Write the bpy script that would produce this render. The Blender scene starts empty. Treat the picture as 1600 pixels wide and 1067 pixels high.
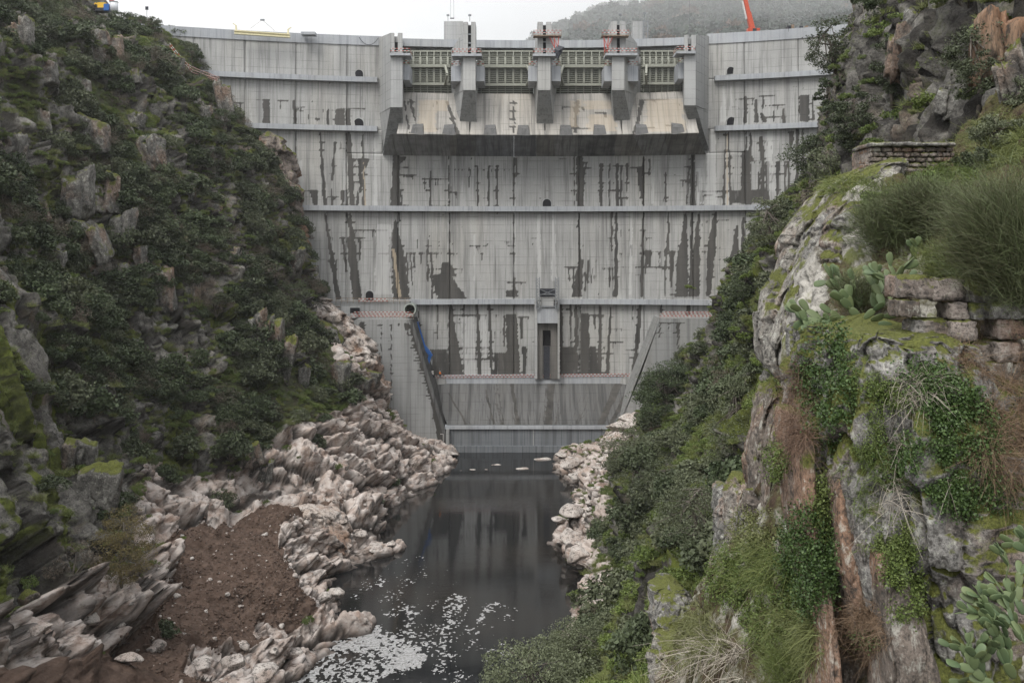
import bpy, bmesh, math, random
import numpy as np
from mathutils import Vector, Matrix
from mathutils.bvhtree import BVHTree

# ------------------------------------------------------------------ camera, sky, sun, exposure
SC = bpy.context.scene
COL = SC.collection
F = 1555.55      # focal length in pixels of the 1600 px wide photograph
ZC = 46.3        # camera height above the river, metres
HOR = 400.0      # pixel row of the horizon
cam_data = bpy.data.cameras.new('camera')
cam = bpy.data.objects.new('camera', cam_data)
COL.objects.link(cam)
cam.location = (0, 0, ZC)
cam.rotation_euler = (math.radians(90), 0, 0)
cam_data.sensor_width = 36.0
cam_data.lens = 35.0
cam_data.shift_y = -(533.5 - HOR) / 1600.0
cam_data.clip_start = 0.1
cam_data.clip_end = 6000
SC.camera = cam

world = bpy.data.worlds.new("World")
SC.world = world
world.use_nodes = True
wn = world.node_tree
wn.nodes.clear()
wo = wn.nodes.new('ShaderNodeOutputWorld')
bg = wn.nodes.new('ShaderNodeBackground')
sky = wn.nodes.new('ShaderNodeTexSky')
sky.sky_type = 'NISHITA'
sky.sun_disc = False
sky.sun_elevation = math.radians(52)
sky.sun_rotation = math.radians(200)
sky.dust_density = 4.0
sky.air_density = 1.0
ov = wn.nodes.new('ShaderNodeMix')           # overcast: the sky is nearly all cloud
ov.data_type = 'RGBA'
ov.inputs[0].default_value = 0.93
wn.links.new(sky.outputs[0], ov.inputs[6])
geo = wn.nodes.new('ShaderNodeTexCoord')
nz = wn.nodes.new('ShaderNodeTexNoise')
nz.inputs['Scale'].default_value = 2.2
nz.inputs['Detail'].default_value = 5
wn.links.new(geo.outputs['Generated'], nz.inputs['Vector'])
cr = wn.nodes.new('ShaderNodeValToRGB')
cr.color_ramp.elements[0].position = 0.3
cr.color_ramp.elements[0].color = (8.0, 8.2, 8.5, 1)
cr.color_ramp.elements[1].position = 0.75
cr.color_ramp.elements[1].color = (9.0, 9.1, 9.3, 1)
wn.links.new(nz.outputs[0], cr.inputs[0])
wn.links.new(cr.outputs[0], ov.inputs[7])
bg.inputs[1].default_value = 0.1
wn.links.new(ov.outputs[2], bg.inputs[0])
wn.links.new(bg.outputs[0], wo.inputs[0])

sun_data = bpy.data.lights.new('sun', 'SUN')
sun_data.energy = 1.5
sun_data.angle = math.radians(30)
sun_data.color = (1.0, 0.97, 0.92)
sun = bpy.data.objects.new('sun', sun_data)
COL.objects.link(sun)
sd = Vector((-0.35, -0.62, 0.95))            # direction towards the sun
sun.rotation_euler = sd.to_track_quat('Z', 'Y').to_euler()
sun.location = (0, 0, 300)
SC.view_settings.view_transform = 'Standard'
SC.view_settings.look = 'None'
SC.view_settings.gamma = 1
SC.view_settings.exposure = 1.0
SC.view_settings.use_curve_mapping = False
SC.cycles.max_bounces = 8
SC.cycles.transparent_max_bounces = 6
SC.cycles.volume_bounces = 5
SC.cycles.use_denoising = True

R = random.Random(7)
NR = np.random.default_rng(7)

# ------------------------------------------------------------------ helpers
def P(px, py, Y):
    """photo pixel seen at distance Y -> world point"""
    return np.array([(px - 800.0) / F * Y, Y, ZC + (HOR - py) / F * Y])

def proj(v):
    v = np.asarray(v, float)
    return 800 + F * v[..., 0] / v[..., 1], HOR - F * (v[..., 2] - ZC) / v[..., 1]

def h3(ix, iy, iz, seed):
    n = (ix.astype(np.int64) * 374761393 + iy.astype(np.int64) * 668265263 + iz.astype(np.int64) * 2147483647 + seed * 1274126177) & 0xffffffff
    n = ((n ^ (n >> 13)) * 1274126177) & 0xffffffff
    n = ((n ^ (n >> 16)) * 2246822519) & 0xffffffff
    n = n ^ (n >> 15)
    return n / 4294967296.0

def vn(p, seed=0):
    p = np.asarray(p, float)
    i = np.floor(p).astype(np.int64)
    f = p - i
    f = f * f * (3 - 2 * f)
    x, y, z = i[..., 0], i[..., 1], i[..., 2]
    r = 0
    for dx in (0, 1):
        wx = f[..., 0] if dx else 1 - f[..., 0]
        for dy in (0, 1):
            wy = f[..., 1] if dy else 1 - f[..., 1]
            for dz in (0, 1):
                wz = f[..., 2] if dz else 1 - f[..., 2]
                r = r + wx * wy * wz * h3(x + dx, y + dy, z + dz, seed)
    return r

def fbm(p, octv=4, seed=0, gain=0.5):
    p = np.asarray(p, float)
    a, s, t = 1.0, 0.0, 0.0
    for o in range(octv):
        s = s + a * vn(p * (2.03 ** o) + o * 17.3, seed + o)
        t += a
        a *= gain
    return s / t

def worley(p, seed=0):
    p = np.asarray(p, float)
    i = np.floor(p).astype(np.int64)
    f1 = np.full(p.shape[:-1], 9.0)
    f2 = np.full(p.shape[:-1], 9.0)
    rid = np.zeros(p.shape[:-1])
    for dx in (-1, 0, 1):
        for dy in (-1, 0, 1):
            for dz in (-1, 0, 1):
                cx, cy, cz = i[..., 0] + dx, i[..., 1] + dy, i[..., 2] + dz
                q0 = cx + h3(cx, cy, cz, seed + 1) - p[..., 0]
                q1 = cy + h3(cx, cy, cz, seed + 2) - p[..., 1]
                q2 = cz + h3(cx, cy, cz, seed + 3) - p[..., 2]
                d = np.sqrt(q0 * q0 + q1 * q1 + q2 * q2)
                m = d < f1
                f2 = np.where(m, f1, np.minimum(f2, d))
                rid = np.where(m, h3(cx, cy, cz, seed + 4), rid)
                f1 = np.where(m, d, f1)
    return f1, f2, rid

def facets(p, seed, tilt=1.0):
    """angular blocks: every cell of a cellular pattern is a tilted flat facet; returns height, crack mask"""
    p = np.asarray(p, float)
    i = np.floor(p).astype(np.int64)
    f1 = np.full(p.shape[:-1], 9.0); f2 = f1.copy(); hh = np.zeros(p.shape[:-1])
    for dx in (-1, 0, 1):
        for dy in (-1, 0, 1):
            for dz in (-1, 0, 1):
                cx, cy, cz = i[..., 0] + dx, i[..., 1] + dy, i[..., 2] + dz
                q0 = p[..., 0] - cx - h3(cx, cy, cz, seed + 1); q1 = p[..., 1] - cy - h3(cx, cy, cz, seed + 2); q2 = p[..., 2] - cz - h3(cx, cy, cz, seed + 3)
                d = np.sqrt(q0 * q0 + q1 * q1 + q2 * q2)
                h = (h3(cx, cy, cz, seed + 4) - .5) + tilt * (q0 * (h3(cx, cy, cz, seed + 5) - .5) + q1 * (h3(cx, cy, cz, seed + 6) - .5) + q2 * (h3(cx, cy, cz, seed + 7) - .5)) * 2
                m = d < f1
                f2 = np.where(m, f1, np.minimum(f2, d)); hh = np.where(m, h, hh); f1 = np.where(m, d, f1)
    facets.edge = np.sqrt(np.clip((f2 - f1) / 0.24, 0, 1))
    return hh, np.clip(1 - (f2 - f1) / 0.1, 0, 1)

def sstep(a, b, x):
    t = np.clip((x - a) / (b - a), 0, 1)
    return t * t * (3 - 2 * t)

def mesh_np(name, verts, faces, smooth=False, attrs=None, mats=None, midx=None):
    verts = np.asarray(verts, float).reshape(-1, 3)
    me = bpy.data.meshes.new(name)
    if isinstance(faces, np.ndarray):
        k = faces.shape[1]
        n = len(faces)
        me.vertices.add(len(verts))
        me.vertices.foreach_set('co', verts.ravel())
        me.loops.add(n * k)
        me.loops.foreach_set('vertex_index', faces.astype(np.int32).ravel())
        me.polygons.add(n)
        me.polygons.foreach_set('loop_start', np.arange(0, n * k, k, dtype=np.int32))
        me.polygons.foreach_set('loop_total', np.full(n, k, dtype=np.int32))
        if smooth:
            me.polygons.foreach_set('use_smooth', np.ones(n, dtype=bool))
        me.update(calc_edges=True)
    else:
        me.from_pydata(verts.tolist(), [], faces)
        if smooth:
            me.polygons.foreach_set('use_smooth', np.ones(len(me.polygons), dtype=bool))
        me.update()
    for m in (mats or []):
        me.materials.append(m)
    if midx is not None:
        me.polygons.foreach_set('material_index', np.asarray(midx, dtype=np.int32))
    for k, v in (attrs or {}).items():
        a = me.attributes.new(k, 'FLOAT', 'POINT')
        a.data.foreach_set('value', np.asarray(v, dtype=np.float32).ravel())
    return me

def tag(o, label=None, cat=None, group=None, kind=None):
    if label: o['label'] = label
    if cat: o['category'] = cat
    if group: o['group'] = group
    if kind: o['kind'] = kind
    return o

def thing(name, label, cat, loc, group=None):
    o = bpy.data.objects.new(name, None)
    o.empty_display_size = 0.5
    COL.objects.link(o)
    o.location = [float(c) for c in loc]
    return tag(o, label, cat, group)

def mob(name, me, parent=None, loc=None):
    """link a mesh; its vertices are in the frame of the root thing unless loc is given"""
    o = bpy.data.objects.new(name, me)
    COL.objects.link(o)
    if parent is not None:
        o.parent = parent
    if loc is not None:
        o.location = [float(c) for c in loc]
    return o

def rootloc(o):
    while o.parent is not None:
        o = o.parent
    return np.array(o.location)

class MB:
    """collects shapes in world coordinates, then links them as one mesh"""
    def __init__(s):
        s.v = []; s.f = []; s.m = []; s.cur = 0
    def add(s, v, f):
        b = len(s.v)
        s.v += [tuple(map(float, q)) for q in v]
        s.f += [tuple(b + i for i in q) for q in f]
        s.m += [s.cur] * len(f)
        return s
    def hexa(s, a):
        """8 corners: bottom 4 (ccw), top 4"""
        return s.add(a, [(3, 2, 1, 0), (4, 5, 6, 7), (0, 1, 5, 4), (1, 2, 6, 5), (2, 3, 7, 6), (3, 0, 4, 7)])
    def box(s, x0, x1, y0, y1, z0, z1):
        return s.hexa([(x0, y0, z0), (x1, y0, z0), (x1, y1, z0), (x0, y1, z0), (x0, y0, z1), (x1, y0, z1), (x1, y1, z1), (x0, y1, z1)])
    def bar(s, p, q, w, h=None, up=(0, 0, 1)):
        h = h or w
        p = Vector(p); q = Vector(q); d = (q - p)
        if d.length < 1e-6: return s
        d.normalize(); u = Vector(up)
        if abs(d.dot(u)) > 0.98: u = Vector((1, 0, 0))
        a = d.cross(u).normalized(); b = a.cross(d).normalized()
        c = []
        for e in (p, q):
            for (i, j) in ((-1, -1), (1, -1), (1, 1), (-1, 1)):
                c.append(e + a * (i * w / 2) + b * (j * h / 2))
        return s.hexa(c)
    def tube(s, pts, rad, n=8, caps=True):
        pts = [Vector(p) for p in pts]
        if not hasattr(rad, '__len__'): rad = [rad] * len(pts)
        rings = []
        ref = Vector((0.13, 0.31, 0.94))
        for i, p in enumerate(pts):
            d = (pts[min(i + 1, len(pts) - 1)] - pts[max(i - 1, 0)])
            if d.length < 1e-9: d = Vector((0, 0, 1))
            d.normalize()
            r0 = ref if abs(d.dot(ref)) < 0.95 else Vector((1, 0, 0))
            a = d.cross(r0).normalized(); b = d.cross(a)
            rings.append([p + (a * math.cos(2 * math.pi * k / n) + b * math.sin(2 * math.pi * k / n)) * rad[i] for k in range(n)])
        v = [q for r in rings for q in r]
        f = []
        for i in range(len(pts) - 1):
            for k in range(n):
                f.append((i * n + k, i * n + (k + 1) % n, (i + 1) * n + (k + 1) % n, (i + 1) * n + k))
        if caps:
            f.append(tuple(range(n - 1, -1, -1)))
            f.append(tuple((len(pts) - 1) * n + k for k in range(n)))
        return s.add(v, f)
    def prism(s, poly, y0, y1):
        """polygon of (x, z) extruded from y0 to y1; y0/y1 may be lists"""
        n = len(poly)
        a = [(p[0], y0 if not hasattr(y0, '__len__') else y0[i], p[1]) for i, p in enumerate(poly)]
        b = [(p[0], y1 if not hasattr(y1, '__len__') else y1[i], p[1]) for i, p in enumerate(poly)]
        f = [tuple(range(n)), tuple(range(2 * n - 1, n - 1, -1))]
        for i in range(n):
            j = (i + 1) % n
            f.append((i, n + i, n + j, j))
        return s.add(a + b, f)
    def build(s, name, mats, parent=None, smooth=False, origin=None):
        if not isinstance(mats, (list, tuple)): mats = [mats]
        off = rootloc(parent) if parent is not None else (np.array(origin) if origin is not None else np.zeros(3))
        v = np.array(s.v) - off
        me = mesh_np(name, v, s.f, smooth=smooth, mats=mats, midx=s.m)
        bm = bmesh.new(); bm.from_mesh(me)
        bmesh.ops.recalc_face_normals(bm, faces=bm.faces)
        bm.to_mesh(me); bm.free()
        return mob(name, me, parent, loc=(off if parent is None and origin is not None else None))

# ------------------------------------------------------------------ materials
def N(nt, t, **kw):
    n = nt.nodes.new(t)
    for k, v in kw.items():
        if k.startswith('i_'):
            key = k[2:]
            key = int(key) if key.isdigit() else key.replace('_', ' ')
            n.inputs[key].default_value = v
        else:
            setattr(n, k, v)
    return n

class G:
    """small node graph writer"""
    def __init__(s, name, rough=0.85, spec=0.25):
        s.m = bpy.data.materials.new(name); s.m.use_nodes = True
        s.nt = s.m.node_tree; s.nt.nodes.clear()
        s.out = N(s.nt, 'ShaderNodeOutputMaterial')
        s.b = N(s.nt, 'ShaderNodeBsdfPrincipled')
        s.b.inputs['Roughness'].default_value = rough
        s.b.inputs['Specular IOR Level'].default_value = spec
        s.nt.links.new(s.b.outputs[0], s.out.inputs[0])
        s.pos = N(s.nt, 'ShaderNodeNewGeometry').outputs['Position']
    def L(s, a, b):
        s.nt.links.new(a, b)
    def set(s, sock, v):
        if isinstance(v, (int, float)): sock.default_value = v
        elif isinstance(v, (tuple, list)): sock.default_value = (tuple(v) + (1,))[:len(sock.default_value)] if len(sock.default_value) == 4 else v
        else: s.L(v, sock)
    def scaled(s, sc, vec=None, rot=None):
        m = N(s.nt, 'ShaderNodeMapping')
        s.L(vec or s.pos, m.inputs[0])
        m.inputs['Scale'].default_value = sc if hasattr(sc, '__len__') else (sc, sc, sc)
        if rot: m.inputs['Rotation'].default_value = rot
        return m.outputs[0]
    def noise(s, sc, detail=4, rough=0.55, rot=None, dist=0.0):
        n = N(s.nt, 'ShaderNodeTexNoise')
        n.inputs['Scale'].default_value = 1
        n.inputs['Detail'].default_value = detail
        n.inputs['Roughness'].default_value = rough
        n.inputs['Distortion'].default_value = dist
        s.L(s.scaled(sc, rot=rot), n.inputs['Vector'])
        return n.outputs[0]
    def vor(s, sc, feature='F1', rot=None, out=0):
        n = N(s.nt, 'ShaderNodeTexVoronoi', feature=feature)
        n.inputs['Scale'].default_value = 1
        s.L(s.scaled(sc, rot=rot), n.inputs['Vector'])
        return n.outputs[out]
    def ramp(s, v, stops):
        """map value v through (position, grey or colour) stops"""
        r = N(s.nt, 'ShaderNodeValToRGB')
        el = r.color_ramp.elements
        while len(el) < len(stops): el.new(0.5)
        for e, (p, c) in zip(el, stops):
            e.position = p
            e.color = (c, c, c, 1) if isinstance(c, (int, float)) else (*c, 1)
        s.L(v, r.inputs[0])
        return r.outputs[0]
    def mix(s, f, a, b, mode='MIX'):
        m = N(s.nt, 'ShaderNodeMix', data_type='RGBA', blend_type=mode)
        s.set(m.inputs[0], f); s.set(m.inputs[6], a); s.set(m.inputs[7], b)
        return m.outputs[2]
    def math(s, op, a, b=0.0, c=None, clamp=False):
        m = N(s.nt, 'ShaderNodeMath', operation=op, use_clamp=clamp)
        s.set(m.inputs[0], a); s.set(m.inputs[1], b)
        if c is not None: s.set(m.inputs[2], c)
        return m.outputs[0]
    def attr(s, name):
        a = N(s.nt, 'ShaderNodeAttribute', attribute_name=name)
        return a.outputs['Fac']
    def xyz(s):
        x = N(s.nt, 'ShaderNodeSeparateXYZ'); s.L(s.pos, x.inputs[0]); return x.outputs
    def bump(s, h, strength=0.5, dist=0.1):
        b = N(s.nt, 'ShaderNodeBump')
        b.inputs['Strength'].default_value = strength
        b.inputs['Distance'].default_value = dist
        s.L(h, b.inputs['Height'])
        s.L(b.outputs[0], s.b.inputs['Normal'])
        return s
    def color(s, c):
        s.set(s.b.inputs['Base Color'], c); return s.m

MAT = {}
def flat(name, col, rough=0.6, metal=0.0, var=0.15, sc=3.0):
    """plain paint or plastic with a little dirt"""
    if name in MAT: return MAT[name]
    g = G(name, rough)
    g.b.inputs['Metallic'].default_value = metal
    n = g.noise(sc, 5)
    c = g.mix(g.ramp(n, [(0.3, 0.0), (0.7, 1.0)]), tuple(k * (1 - var) for k in col), tuple(min(1, k * (1 + var)) for k in col))
    MAT[name] = g.color(c)
    return MAT[name]

def concrete(name, base=(0.36, 0.36, 0.35), lift=2.0, form=1.25, dark=1.0, wet=0.0, stain=False, tint=(1, 1, 1), streak=1.0, yk=1.0):
    g = G(name, 0.85, 0.2)
    x = g.xyz()
    base = tuple(b * t * dark for b, t in zip(base, tint))
    big = g.noise((0.05, 0.05, 0.07), 4)
    c = g.mix(g.ramp(big, [(0.3, 0.0), (0.7, 1.0)]), tuple(b * 0.86 for b in base), tuple(b * 1.12 for b in base))
    # warm / cool patches
    wrm = g.noise((0.11, 0.11, 0.03), 3)
    c = g.mix(g.ramp(wrm, [(0.45, 0.0), (0.75, 0.4)]), c, tuple(b * k for b, k in zip(base, (1.06, 0.99, 0.86))))
    # vertical run-off streaks
    st = g.noise((2.2, 2.2 * yk, 0.035), 5, 0.6)
    st2 = g.noise((0.7, 0.7 * yk, 0.02), 4, 0.6)
    c = g.mix(g.ramp(st, [(0.3, 0.8 * streak), (0.5, 0.0)]), c, tuple(b * 0.5 for b in base))
    c = g.mix(g.ramp(st2, [(0.55, 0.0), (0.72, 0.42 * streak)]), c, tuple(min(1, b * 1.28) for b in base))
    c = g.mix(g.ramp(st2, [(0.3, 0.75 * streak), (0.47, 0.0)]), c, tuple(b * 0.55 for b in base))
    # lift joints and form panels: thin recessed lines
    zf = g.math('FRACT', g.math('DIVIDE', x[2], lift))
    zl = g.math('ABSOLUTE', g.math('SUBTRACT', zf, 0.5))
    lineh = g.ramp(zl, [(0.455, 0.0), (0.49, 1.0)])
    xf = g.math('FRACT', g.math('DIVIDE', g.math('ADD', x[0], g.math('MULTIPLY', x[1], 0.31)), form))
    xl = g.math('ABSOLUTE', g.math('SUBTRACT', xf, 0.5))
    linev = g.ramp(xl, [(0.46, 0.0), (0.49, 1.0)])
    brk = g.ramp(g.noise((0.3, 0.3, 0.9), 4), [(0.4, 0.1), (0.62, 1.0)])
    lm = g.math('MULTIPLY', g.math('MAXIMUM', lineh, g.math('MULTIPLY', linev, 0.3)), brk)
    c = g.mix(g.math('MULTIPLY', lm, 0.62), c, tuple(b * 0.35 for b in base))
    # each form panel takes a slightly different tone
    cell = N(g.nt, 'ShaderNodeTexWhiteNoise', noise_dimensions='2D')
    cmb = N(g.nt, 'ShaderNodeCombineXYZ')
    g.L(g.math('FLOOR', g.math('DIVIDE', g.math('ADD', x[0], g.math('MULTIPLY', x[1], 0.31)), form)), cmb.inputs[0])
    g.L(g.math('FLOOR', g.math('ADD', g.math('DIVIDE', x[2], lift), 0.5)), cmb.inputs[1])
    g.L(cmb.outputs[0], cell.inputs['Vector'])
    c = g.mix(g.math('MULTIPLY', cell.outputs[0], 0.07), c, (0.1, 0.1, 0.1))
    fine = g.noise(5.0, 6, 0.7)
    c = g.mix(g.ramp(fine, [(0.3, 0.16), (0.6, 0.0)]), c, (0.06, 0.06, 0.055))
    rough = None
    if stain:
        jag = g.math('ADD', g.math('MULTIPLY', g.noise((3.2, 3.2 * yk, 0.22), 5, 0.6), 0.65), g.math('MULTIPLY', g.noise((0.9, 0.9, 0.5), 6, 0.65), 0.35))
        a = g.attr('stain')
        w = g.math('ADD', a, g.math('MULTIPLY', g.math('MULTIPLY', g.math('SUBTRACT', jag, 0.5), 1.1), g.ramp(a, [(0.02, 0.0), (0.3, 1.0)])))
        w = g.ramp(w, [(0.3, 0.0), (0.66, 1.0)])
        tone = g.noise((0.5, 0.5, 0.05), 5)
        dk = g.mix(g.ramp(tone, [(0.3, 0.0), (0.7, 1.0)]), (0.022, 0.021, 0.02), (0.075, 0.07, 0.063))
        dk = g.mix(g.math('MULTIPLY', lm, 0.5), dk, (0.02, 0.02, 0.02))
        c = g.mix(g.math('MULTIPLY', w, 0.94), c, dk)
        wh = g.ramp(g.math('ADD', g.attr('lime'), g.math('MULTIPLY', g.math('SUBTRACT', st, 0.5), 0.5)), [(0.35, 0.0), (0.75, 1.0)])
        c = g.mix(g.math('MULTIPLY', wh, 0.65), c, (0.5, 0.5, 0.49))
        rs = g.ramp(g.math('ADD', g.attr('rust'), g.math('MULTIPLY', g.math('SUBTRACT', jag, 0.5), 0.6)), [(0.3, 0.0), (0.9, 1.0)])
        c = g.mix(g.math('MULTIPLY', rs, 0.7), c, (0.4, 0.33, 0.24))
        g.set(g.b.inputs['Roughness'], g.math('SUBTRACT', 0.85, g.math('MULTIPLY', w, 0.25)))
    if wet:
        wt = g.ramp(g.noise((0.35, 0.35, 0.06), 5), [(0.35, 1.0), (0.65, 0.35)])
        c = g.mix(g.math('MULTIPLY', wt, wet), c, (0.03, 0.031, 0.033))
    hh = g.math('SUBTRACT', g.math('MULTIPLY', fine, 0.4), g.math('MULTIPLY', lm, 0.8))
    g.bump(hh, 0.5, 0.06)
    return g.color(c)
# ================================================================== THE DAM
def dam_y(x):
    d = x - 8.0
    return 250.0 - np.where(d < 0, 0.00181, 0.00299) * d * d
def face_y(x, z):
    return dam_y(x) - 0.03 * (100.0 - z)
def on_face(px, py, out=0.0):
    """photo pixel -> point on the downstream face"""
    Y = 248.0
    for _ in range(6):
        p = P(px, py, Y)
        Y = float(face_y(p[0], p[2])) - out
    return P(px, py, Y)
def fx(px, py=330):
    return on_face(px, py)[0]
def zat(py, Y):
    return ZC + (HOR - py) / F * Y
def xat(px, Y):
    return (px - 800.0) / F * Y

# ---- stains on the concrete, read off the photograph as strokes: x at top, x at bottom, rows, width at top and bottom
ST = np.zeros((1067, 1600)); LM = np.zeros((1067, 1600)); RU = np.zeros((1067, 1600))
def stroke(A, xt, xb, y0, y1, wt, wb, val=1.0, barbs=True):
    rr = random.Random(int(xt * 31 + y0 * 7))
    for y in range(int(y0), int(y1) + 1):
        t = (y - y0) / max(1, (y1 - y0))
        cx = xt + (xb - xt) * t + math.sin(y * 0.21 + xt) * 0.5
        w = (wt + (wb - wt) * t)
        w = max(1.3, w * (0.85 + 0.3 * rr.random()))
        a, b = int(round(cx - w / 2)), int(round(cx + w / 2))
        A[y, max(0, a):max(a + 1, b)] = np.maximum(A[y, max(0, a):max(a + 1, b)], val)
    if barbs:
        y = int(y0 / 12.4 + 1) * 12.4
        while y < y1:
            if rr.random() < 0.5:
                t = (y - y0) / max(1, (y1 - y0)); cx = xt + (xb - xt) * t; w = (wt + (wb - wt) * t) / 2
                l, r = rr.random() ** 2 * 6 + .5, rr.random() ** 2 * 6 + .5
                A[int(y):int(y) + 2, int(cx - w - l):int(cx + w + r)] = np.maximum(A[int(y):int(y) + 2, int(cx - w - l):int(cx + w + r)], val * 0.9)
            y += 12.4
def hline(A, x0, x1, y, val=0.8, drips=0.35):
    rr = random.Random(int(x0 * 13 + y))
    A[int(y):int(y) + 2, int(x0):int(x1)] = np.maximum(A[int(y):int(y) + 2, int(x0):int(x1)], val * 0.95)
    x = x0
    while x < x1:
        if rr.random() < drips:
            l = rr.random() ** 2 * 12 + 2
            stroke(A, x, x, y, y + l, 2.4, 0.9, val, False)
        x += 3
V = [  # tier 2
 (375,376,161,187,2.5,2),(416.5,417,155,195,10,11),(438,438,157,170,2,2),(460,462,156,197,3,6),(513,513,170,197,3.5,4),(531,532,170,198,14,15),(544,545,172,198,8,7),(483,483,179,186,2,2),(495,495,175,190,1.5,1.5),
 (1165.5,1165.5,152,192,4,6),(1182,1182,157,192,4,7),(1193,1193,150,170,3,2),(1210,1210,163,190,1.5,2),(1225,1225,170,192,2,5),(1257,1257,149,190,16,16),(1190,1197,178,192,5,8),(1270,1271,150,188,3,3),
 # tier 3
 (463,463,208,322,1.5,3),(501,508,208,322,2.5,6),(524,520,220,283,2,4),(532,533,221,232,2,2),(545,551,208,323,8,8),(567,569,210,322,2.5,5),(563,564,248,300,5,3),(538.5,538.5,297,322,11,11),(490,494,297,322,14,6),(519,519,295,322,2,3),(559,559,300,322,2,4),(570,571,248,262,14,4),
 (620,618,243,325,10,15),(630,628,245,255,12,4),(664,664,268,296,1.2,1.2),(673,673,267,324,2.5,3),(702,702,245,324,1.5,2),(627,628,296,320,2,2),
 (733,733,263,292,1.6,1.6),(746.7,746.7,258,324,2.5,3),(764,764,258,324,2.5,3),(777,777,258,324,3,3.5),(803,803,245,325,1.2,1.2),(807,807,248,283,5,1.5),
 (898,898,245,324,2,1.5),(906,907,245,262,9,12),(908,906.5,262,324,14,10),(939.6,939.6,256,323,5,5),(952.6,952.6,256,323,2,2),(964.6,965,256,323,4,4),(971,971,258,323,3.5,3),(980.5,980,255,312,4,1),(1000,1003,262,310,9,3),(1006,1006,245,322,2.5,2),(1015.5,1015.5,250,275,2,2),(1040.7,1040.7,270,316,2,3.5),(1083,1083,243,321,6,9),(1077,1074,260,320,3,2),(1090,1091,270,300,4,3),
 (1134.5,1131,207,320,1.5,4),(1138.5,1142,207,320,1.5,4),(1167,1166,205,238,2,3),(1173.5,1173,208,250,3,5),(1166,1166,237,319,13,17),(1189.5,1191,214,240,5,8),(1192,1192,240,318,5,6),(1199,1200,252,318,8,4),(1186,1186,270,300,3,2),(1206.6,1206.6,228,285,1.5,1),(1216,1215,252,318,7,2),(1227,1227,252,318,4,2),(1237,1236,206,233,9,4),(1246,1246,200,300,4,5),(1232,1234,252,318,3,4),(1255,1256,200,318,3,8),
 (1097,1097,306,320,6,4),
 # tier 4
 (472,477,335,390,1.5,2),(478,485,357,400,2.5,3),(508,529,333,467,3,8),(542,552,333,370,3,8),(547,563,333,467,3,6),(548,558,370,467,14,12),(536,542,370,425,4,3),(562,563,371,407,4,2.5),(583,583,360,377,2,1.5),(525,526,408,425,3,1),
 (618,619,345,385,2,20),(619,628,385,467,24,25),(623.5,626,333,345,1.5,2),(636,638,396,430,2,2),(642,645,396,445,2.5,2),(648,648,396,418,3,2),(658,658,396,413,3,2),(667.6,669,390,440,2,2.5),(674.5,676,396,467,2.5,3),(653,653,372,388,1.5,1),(669,669,374,394,1.5,2),(687,687,377,385,1,1),
 (690,706,430,466,32,46),(703,703,333,470,1.2,2.5),(698,700,410,432,14,26),(803,803,335,470,1,1.2),(801,801,454,464,20,18),(804,804,434,455,4,3),(753,753,395,407,1.5,1.5),
 (905,906,333,406,2.5,3.5),(908,902,406,464,7,16),(889.6,890,418,440,2,2),(896.6,896,418,450,3,3),(919.6,919,406,442,3.5,3),(915,915,425,456,3,2),
 (956,956,333,395,4,2),(963.6,963,333,460,3.5,6),(987,987,383,400,4,1),(961.5,961.5,454,463,9,8),(953,953,418,450,2.5,2),(958,958,418,440,2,1),(975,975,418,426,2,1),(1005.4,1003,333,463,2,5),(1012,1016,391,415,13,4),(1010,1009,400,428,4,2),(1045,1045,333,365,2.5,3),(1045,1043,365,392,3,6),(1041,1039,390,463,3,2),(1051,1049,393,448,8,3),(1031,1031,396,420,2,2),(1067,1066,392,463,18,20),(1072,1068,333,395,3,14),(1081.6,1080,333,463,3,5),(1092,1085,335,463,3,18),(1119,1113,330,380,3,13),(1113,1107,380,463,13,7),(1152,1147,352,425,3,18),(1162,1160,340,420,4,5),
 # tier 5
 (684,684,475,530,2,1.5),(704,706,475,505,5,8),(706,714,505,587,8,24),(687,690,545,587,26,30),(725.5,726,475,587,2.5,2),(746,750,475,587,3,6),(765,769,475,587,4,4),(799.5,803,491,588,17,21),(815.5,815,494,530,5,3),(820,820,541,588,9,3),(788,788,494,540,3,1.5),(804,804,473,491,1.5,1.5),(782,784,555,588,22,24),
 (876.5,877,475,540,5,6),(889,890,541,588,31,32),(901,901,475,541,5,6),(908,908,473,588,2,2),(914.5,915,490,588,13,14),(939,937,478,588,4,6),(930,930,492,515,4,2),(955,949,480,588,2,6),(989,989,478,503,2,1.5),(1001,996,473,535,4,8),(996,992,535,588,4,10),(927,929,541,588,9,16),(1034,1034,473,490,2,3),(1076,1076,473,493,4,9),(892,892,475,541,3,2),
 (655,656,480,520,1.5,1.5),
]
for v in V:
    val = 1.0
    if v[4] > 20 and v[2] > 540: val = 0.72
    stroke(ST, *v, val=val)
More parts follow.
